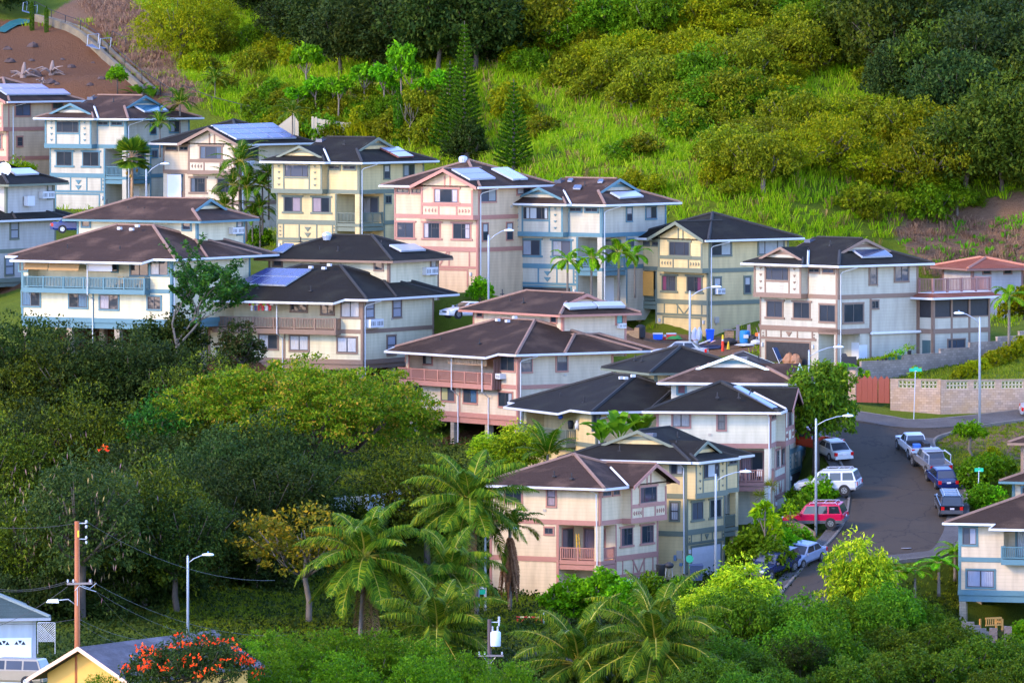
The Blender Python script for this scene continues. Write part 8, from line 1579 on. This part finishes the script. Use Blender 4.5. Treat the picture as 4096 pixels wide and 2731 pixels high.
yard('plank_pile', 'heap of dark planks and a white board before the silver car', 'planks', 1400, 430, (('planks', MB().hexa([(-1.2, -.5, 0), (1.2, -.2, .1), (1.2, .1, .1), (-1.2, -.2, 0), (-1.2, -.5, .1), (1.3, -.2, 1.0), (1.3, .1, 1.0), (-1.2, -.2, .1)]).hexa([(-1.0, .2, .1), (1.0, .5, .2), (1.0, .7, .2), (-1.0, .4, .1), (-1.0, .2, .35), (1.1, .5, .7), (1.1, .7, .7), (-1.0, .4, .35)]), wood('dark_planks', (.08, .05, .045))), ('white_board', MB().hexa([(-.9, -.3, .4), (.1, -.2, .75), (.1, .1, .75), (-.9, 0, .4), (-.9, -.3, .5), (.1, -.2, .86), (.1, .1, .86), (-.9, 0, .5)]), WHITE), ('blue_tarp', lump(3, 1.5, .6, .3), plain('dark_blue_tarp', (.02, .03, .07), .5))), y0=650)
yard('barricade', 'leaning wooden frame with an orange and white barricade board', 'barricade', 2140, 330, (('legs', MB().tube([(-.5, 0, 0), (.2, .1, 1.5)], .05, 5).tube([(.1, 0, 0), (-.35, .1, 1.3)], .05, 5).tube([(.5, 0, 0), (-.15, .1, 1.6)], .05, 5), GREYW), ('board', MB().box(-.45, .4, -.08, -.04, .55, .85), plain('barricade_orange', (.85, .2, .04), .5)), ('placard', MB().box(-.2, .22, -.1, -.085, .3, .8), WHITE)))
for x, y, lb in ((1975, 300, 'grey board leaning by the blue barrel'), (1815, 300, 'grey boards leaning left of the blue barrel')): yard('leaning_board', lb, 'board', x, y, (('plank', MB().hexa([(-.2, -.1, 0), (.2, -.1, 0), (.2, -.05, 0), (-.2, -.05, 0), (-.15, .2, 1.3), (.12, .2, 1.4), (.12, .25, 1.4), (-.15, .25, 1.3)]), GREYW),))
# bins and grill beside the yellow and grey house
def zi(x, y): return 1850 + x / 2.24, 1750 + y / 2.24
def at_house(h, x, y, z=-8.5): return h.M @ Vector((x, y, z))
p = P(*zi(1850, 1245), 598); o = E('barbecue_grill', 'black barbecue grill on pale legs by the yellow side wall', 'grill', p); MB().lathe([(.05, .62), (.28, .68), (.36, .82), (.36, .86), (.3, 1.0), (.1, 1.1)], 12).build('bowl', BLACK, o, True); MB().tube([(-.2, 0, .7), (-.28, -.1, -.02)], .02, 5).tube([(.2, 0, .7), (.28, -.1, -.02)], .02, 5).tube([(0, .2, .7), (0, .25, -.02)], .02, 5).build('legs', LAMPM, o)
p = P(*zi(1775, 1235), 597); o = E('plastic_tub', 'black tub beside the barbecue grill', 'tub', p); MB().lathe([(.3, 0), (.36, .8), (.38, .84)], 12).build('tub', BLACK, o, True)
p = P(*zi(2095, 1280), 597); o = E('wheelie_bin', 'dark navy wheelie bin at the corner of the yellow and grey house', 'bin', p); NAVY = plain('navy_plastic', (.02, .035, .075), .5, .05); MB().hexa([(-.42, -.4, .05), (.42, -.4, .05), (.42, .4, .05), (-.42, .4, .05), (-.5, -.48, 1.12), (.5, -.48, 1.12), (.5, .48, 1.12), (-.5, .48, 1.12)]).build('bin', NAVY, o); MB().hexa([(-.54, -.52, 1.12), (.54, -.52, 1.12), (.54, .52, 1.12), (-.54, .52, 1.12), (-.46, -.4, 1.27), (.46, -.4, 1.27), (.46, .5, 1.24), (-.46, .5, 1.24)]).build('lid', NAVY, o)
p = P(*zi(2035, 1120), 598.5); o = E('hose_reel', 'green hose reel on the garage corner', 'hose reel', p); MB().tube([(0, .1, .3), (0, -.15, .3)], .28, 14).tube([(0, -.05, .0), (0, -.05, -.4)], .05, 6).build('reel', plain('hose_green', (.01, .25, .14), .5), o)
# things on balconies
h13 = HS['h13']; p = at_house(h13, -8.4, 2.2, -5.42); o = E('step_ladder', 'yellow step ladder standing folded on the pink railed balcony', 'ladder', p, h13.root.rotation_euler.z); YL = plain('ladder_yellow', (.75, .42, .02), .5)
lm = MB()
for s_ in (-1, 1): lm.tube([(s_ * .28, 0, 0), (s_ * .18, .12, 1.9)], .04, 5)
for k in range(6): lm.tube([(-.26 + k * .015, k * .02, .25 + k * .29), (.26 - k * .015, k * .02, .25 + k * .29)], .03, 5)
lm.build('rails_and_rungs', YL, o)
p = at_house(h13, -7.6, 1.2, -5.42); o = E('folding_chair', 'yellow folding chair on the pink railed balcony', 'chair', p); MB().tube([(-.2, 0, 0), (.1, 0, .8)], .025, 5).tube([(.25, 0, 0), (-.15, 0, .5)], .025, 5).box(-.2, .2, -.2, .2, .42, .46).build('frame', YL, o)
h11 = HS['h11']
def wchair(label, p, rz): 
    o = E('garden_chair', label, 'chair', p, rz); MB().box(-.24, .24, -.22, .22, .40, .44).build('seat', WHITE, o); MB().hexa([(-.24, .2, .44), (.24, .2, .44), (.24, .24, .44), (-.24, .24, .44), (-.22, .32, .9), (.22, .32, .9), (.22, .36, .9), (-.22, .36, .9)]).build('backrest', WHITE, o)
    for x in (-.2, .2):
        for y in (-.18, .2): MB().tube([(x, y, .42), (x * 1.15, y * 1.15, 0)], .02, 5).build('leg', WHITE, o)
rz11 = h11.root.rotation_euler.z; wchair('white garden chair left of the balcony table', at_house(h11, -8.2, 2.6, -5.42), rz11 + 1.57); wchair('white garden chair right of the balcony table', at_house(h11, -8.2, 1.0, -5.42), rz11 - 1.57)
o = E('garden_table', 'white round table between the balcony chairs', 'table', at_house(h11, -8.2, 1.8, -5.42)); MB().lathe([(.4, .68), (.42, .7), (.4, .72)], 14).build('tabletop', WHITE, o); MB().tube([(0, 0, 0), (0, 0, .68)], .05, 6).build('pedestal', WHITE, o)
m1 = HS['m1']
for x, y in ((1062, 765), (1250, 770)):
    a_, z_ = m1.face((0, .4, 0), (1, 0, 0), (0, -1, 0)).px(*Z('E', x, y)); o = E('wicker_chair', 'tan wicker chair on the blue balcony, ' + ('by the white shade' if x < 1100 else 'before the sliding door'), 'chair', at_house(m1, a_, .4, -2.58), m1.root.rotation_euler.z); WK = wood('wicker', (.45, .30, .12)); MB().box(-.3, .3, -.25, .25, .35, .42).build('seat', WK, o); MB().prism([(-.32, .25, .4), (.32, .25, .4), (.28, .3, 1.0), (-.28, .3, 1.0)], (0, .05, 0)).build('backrest', WK, o); MB().box(-.3, -.25, -.25, .25, 0, .35).box(.25, .3, -.25, .25, 0, .35).build('legs', WK, o)
m2 = HS['m2']; fl = m2.face((0, -.45, 0), (1, 0, 0), (0, -1, 0)); rl_ = random.Random(8)
for i in range(13):
    x = 325 + i * 16; lo = i % 2; a0, z1 = fl.px(*Z('F', x, 670 + (48 if lo else 0))); a1, z0 = fl.px(*Z('F', x + rl_.uniform(14, 26), (722 if not lo else 768))); c_ = ((.7, .66, .60), (.45, .75, .05), (.62, .60, .68), (.6, .05, .06), (.1, .1, .25), (.72, .70, .72))[rl_.randrange(6)]
    o = E('hanging_shirt', 'laundry garment hung on the line of the yellow house balcony', 'laundry', at_house(m2, (a0 + a1) / 2, -.45 + .04 * lo, z0), m2.root.rotation_euler.z, 'laundry on the balcony line'); w2, hh = abs(a1 - a0) / 2, z1 - z0
    MB().prism([(-w2, 0, 0), (w2, 0, 0), (w2, 0, hh * .65), (w2 * 1.35, 0, hh * .6), (w2 * 1.2, 0, hh * .95), (w2 * .3, 0, hh), (-w2 * .3, 0, hh), (-w2 * 1.2, 0, hh * .95), (-w2 * 1.35, 0, hh * .6), (-w2, 0, hh * .65)], (0, .03, 0)).build('cloth', plain('cloth_%d' % int(c_[0] * 99 + c_[1] * 7), c_, .85, .15), o)
m4 = HS['m4']
for lb, x, pr, m_ in (('blue ball ornament hung on the green railed porch', 318, [(.02, -.2), (.17, -.12), (.21, 0), (.17, .12), (.02, .2)], BLUEP), ('dark covered grill on the green railed porch', 410, [(.2, -.3), (.25, .2), (.2, .35), (.05, .4)], BLACK), ('white topped urn on the green railed porch', 468, [(.18, -.3), (.2, .1), (.1, .25), (.14, .4)], WHITE)):
    a_, z_ = m4.face((0, -.1, 0), (1, 0, 0), (0, -1, 0)).px(*Z('H', x, 708 if x < 400 else 785)); tag(MB().lathe(pr, 12).build('porch_ornament', m_, None, True, at_house(m4, a_, -.1, z_)), lb, 'ornament')
# garage contents of the cream and grey house
h8 = HS['h8']
for lb, x, mb, m_ in (('tan armchair in front of the open garage', -4.9, lump(4, .55, .5, .75), plain('tan_leather', (.32, .15, .07), .6)), ('second tan armchair right of the first before the open garage', -4.1, lump(5, .5, .5, .7), plain('tan_leather', (.32, .15, .07), .6))): tag(mb.build('armchair', m_, None, False, at_house(h8, x, -.9, -8.3)), lb, 'armchair')
o = E('lounge_chair', 'dark blue reclining chair frame by the open garage', 'chair', at_house(h8, -6.4, -.7, -8.4), h8.root.rotation_euler.z); MB().prism([(-.5, -.2, 1.35), (.1, -.2, .4), (.1, .3, .4), (-.5, .3, 1.35)], (0, .03, .03)).build('backrest', plain('navy_mesh', (.03, .06, .13), .7), o); MB().prism([(.1, -.2, .4), (.7, -.2, .45), (.7, .3, .45), (.1, .3, .4)], (0, 0, .03)).build('seat', plain('navy_mesh', (.03, .06, .13), .7), o); MB().tube([(-.5, -.2, 1.35), (.1, -.2, .4), (.4, -.2, 0)], .025, 5).tube([(.7, -.2, .45), (.1, -.2, 0)], .025, 5).build('frame', STEEL, o)
o = E('covered_grill', 'black covered barbecue by the white front door', 'grill', P(*Z('D', 1110, 1382), 671)); MB().hexa([(-.65, -.35, 0), (.65, -.35, 0), (.65, .35, 0), (-.65, .35, 0), (-.6, -.3, .85), (.62, -.3, .85), (.62, .3, .85), (-.6, .3, .85)]).hexa([(-.65, -.3, .85), (-.1, -.3, .85), (-.1, .3, .85), (-.65, .3, .85), (-.55, -.2, 1.12), (-.25, -.2, 1.1), (-.25, .2, 1.1), (-.55, .2, 1.12)]).build('cover', BLACK, o)
# under the house at the right edge
def zm(x, y): return 2900 + x / 1.967, 2000 + y / 1.967
p = P(*zm(2130, 998), 592); o = E('bench_frame', 'orange wooden bench frame tipped under the blue trimmed house', 'bench', p, .5); OW = wood('orange_wood', (.55, .24, .04)); MB().box(-.9, .5, -.05, .03, .12, .22).box(-.9, .5, -.05, .03, .62, .74).build('rails', OW, o)
for k in range(8): MB().box(-.85 + k * .18, -.78 + k * .18, -.04, .02, .22, .62).build('slat', OW, o)
for x, y in ((.5, 0), (.5, .8), (-.9, .8)): MB().box(x, x + .12, y - .06, y + .06, -.3, .6).build('leg', OW, o)
MB().box(.52, .6, 0, .8, .3, .42).build('arm_rail', OW, o)
STONE = ground_mix('lava_stone', [(.10, .07, .06), (.24, .18, .15), (.14, .10, .09)], 2.2, 6)
for u, v, lb in ((3973, 2575, 'stone pillar left of the thin metal gate'), (4031, 2568, 'stone pillar right of the thin metal gate')): tag(MB().hexa([(-.3, -.3, -1), (.3, -.3, -1), (.3, .3, -1), (-.3, .3, -1), (-.26, -.26, 1.15), (.27, -.26, 1.2), (.26, .26, 1.15), (-.27, .26, 1.18)]).build('stone_pillar', STONE, None, False, P(u, v, 582)), lb, 'pillar')
ga = P(3985, 2575, 582); o = E('metal_gate', 'thin bar gate between the stone pillars', 'gate', ga); gb = MB()
for k in range(9): gb.tube([(.1 + k * .09, 0, .05), (.1 + k * .09, 0, 1.05)], .012, 4)
gb.tube([(.1, 0, .1), (.85, 0, .1)], .02, 4).tube([(.1, 0, 1.0), (.85, 0, 1.0)], .02, 4).build('bars', BLACK, o)
for k in range(4): tag(MB().box(-.45, .45, -.22, .22, -.5, 0).build('stone_step', CONCRETE, None, False, P(3872 + k * 24, 2486 + k * 13, 590 - k * .4)), 'grey garden step in the flight below the house at the right edge', 'step', 'garden steps')
# barrier, lattice, notice, walls by the flower bed
ba, bb = P(2065, 2500, 583), P(2172, 2490, 583); bf = Frame(ba, bb); o = E('barrier_gate', 'red and white striped barrier gate below the peach house', 'barrier', bf.a, bf.rz); RW = plain('barrier_red', (.6, .04, .03), .5)
n7 = 7; Lb = bf.len
for k in range(n7): MB().box(Lb * k / n7, Lb * (k + 1) / n7, -.04, .04, .55, .66).build('bar_stripe', RW if k % 2 == 0 else plain('barrier_cream', (.75, .62, .25), .5), o)
MB().tube([(.1, 0, .6), (.1, 0, -.5)], .06, 6).tube([(.7, 0, .6), (.1, 0, 0)], .035, 5).tube([(Lb - .1, 0, .7), (Lb - .1, 0, -.5)], .06, 6).tube([(Lb * .85, 0, .6), (Lb * .6, 0, 0)], .035, 5).build('frame', RW, o); tag(MB().tube([(0, 0, -.4), (0, 0, .75)], .07, 8).build('bollard', LAMPM, None, False, P(2176, 2490, 582)), 'pale blue bollard at the end of the striped barrier', 'bollard')
la = P(152, 2566, 548); o = E('lattice_screen', 'white garden lattice screen beside the grey garage house', 'lattice', la); lt_ = MB(); Wd, Hd = 67 / 59, 76 / 59
for k in range(-8, 9):
    for sg in (-1, 1):
        p0 = Vector((k * .16, 0.02 * sg, 0)); p1 = p0 + Vector((sg * Hd, 0, Hd)); t0, t1 = 0.0, 1.0; dx = p1.x - p0.x
        ts = sorted(((0 - p0.x) / dx, (Wd - p0.x) / dx)); t0, t1 = max(t0, ts[0]), min(t1, ts[1])
        if t1 > t0 + .02: lt_.tube([p0.lerp(p1, t0), p0.lerp(p1, t1)], .022, 4)
lt_.box(-.04, 0, -.04, .04, -.8, Hd).box(Wd, Wd + .04, -.04, .04, -.8, Hd).box(0, Wd, -.03, .03, Hd, Hd + .05).build('slats', WHITE, o)
na = P(1916, 2395, 586); o = E('notice_board', 'white framed notice board with a green panel behind the lamp post', 'notice board', na); MB().tube([(0, 0, -.6), (0, 0, 1.4)], .03, 5).tube([(.5, 0, -.6), (.5, 0, 1.3)], .03, 5).build('post', WHITE, o); MB().box(.03, .47, -.03, .0, .75, 1.2).build('panel', WHITE, o); MB().box(.03, .47, -.03, .0, .35, .7).build('green_panel', plain('sign_green', (.0, .36, .20), .4, .04), o)
rw = [on_road(u, v) for u, v in ((3170, 2118), (3215, 2128), (3262, 2140))]; o = E('rock_wall', 'low lava rock wall behind the yellow hydrant', 'wall', rw[0])
for a, b, h0, h1 in ((rw[0], rw[1], .75, .6), (rw[1], rw[2], .6, .25)): a, b = a - rw[0], b - rw[0]; MB().hexa([a + Vector((0, -.2, -.5)), b + Vector((0, -.2, -.5)), b + Vector((0, .25, -.5)), a + Vector((0, .25, -.5)), a + Vector((0, -.15, h0)), b + Vector((0, -.15, h1)), b + Vector((0, .2, h1)), a + Vector((0, .2, h0))]).build('stones', STONE, o)
o = E('flower_pot', 'terracotta pot with a tall plant in front of the red wagon', 'potted plant', on_road(3158, 2120) + Vector((0, -.3, .45))); MB().lathe([(.22, -.4), (.34, 0), (.38, .02), (.3, .03)], 12).build('pot', plain('terracotta', (.50, .13, .06), .7), o, True); cc = r_.normal(size=(160, 3)) * np.array([.3, .3, .45]) + np.array([0, 0, 1.1]); link('foliage', np_mesh('foliage', *leaves(r_, cc, cc - np.array([0, 0, .8]), .3, .09), L_TI), o); MB().tube([(0, 0, 0), (.05, 0, 1.0)], .03, 5).build('stem', PALEBARK, o)
for u, v, Y, s, lb in ((3040, 1990, 614, 1.0, 'spiky topped slender plant before the white post'), (3085, 1950, 614, 1.25, 'taller spiky topped slender plant at the white house corner')):
    o = E('dracaena', lb, 'plant', P(u, v, Y) - Vector((0, 0, 2.4 * s))); MB().tube([(0, 0, -.5), (.05, 0, 1.4 * s), (0, 0, 2.4 * s)], .05, 6).build('stem', PALEBARK, o); cc = np.repeat(np.array([[0, 0, 2.5 * s]]), 60, 0); dd = unit(r_.normal(size=(60, 3)) * np.array([1, 1, .7]) + np.array([0, 0, .5])); link('crown', np_mesh('crown', *quads(cc + dd * .38, dd, unit(np.cross(dd, r_.normal(size=dd.shape))), .75, .05), L_OLIVE), o)
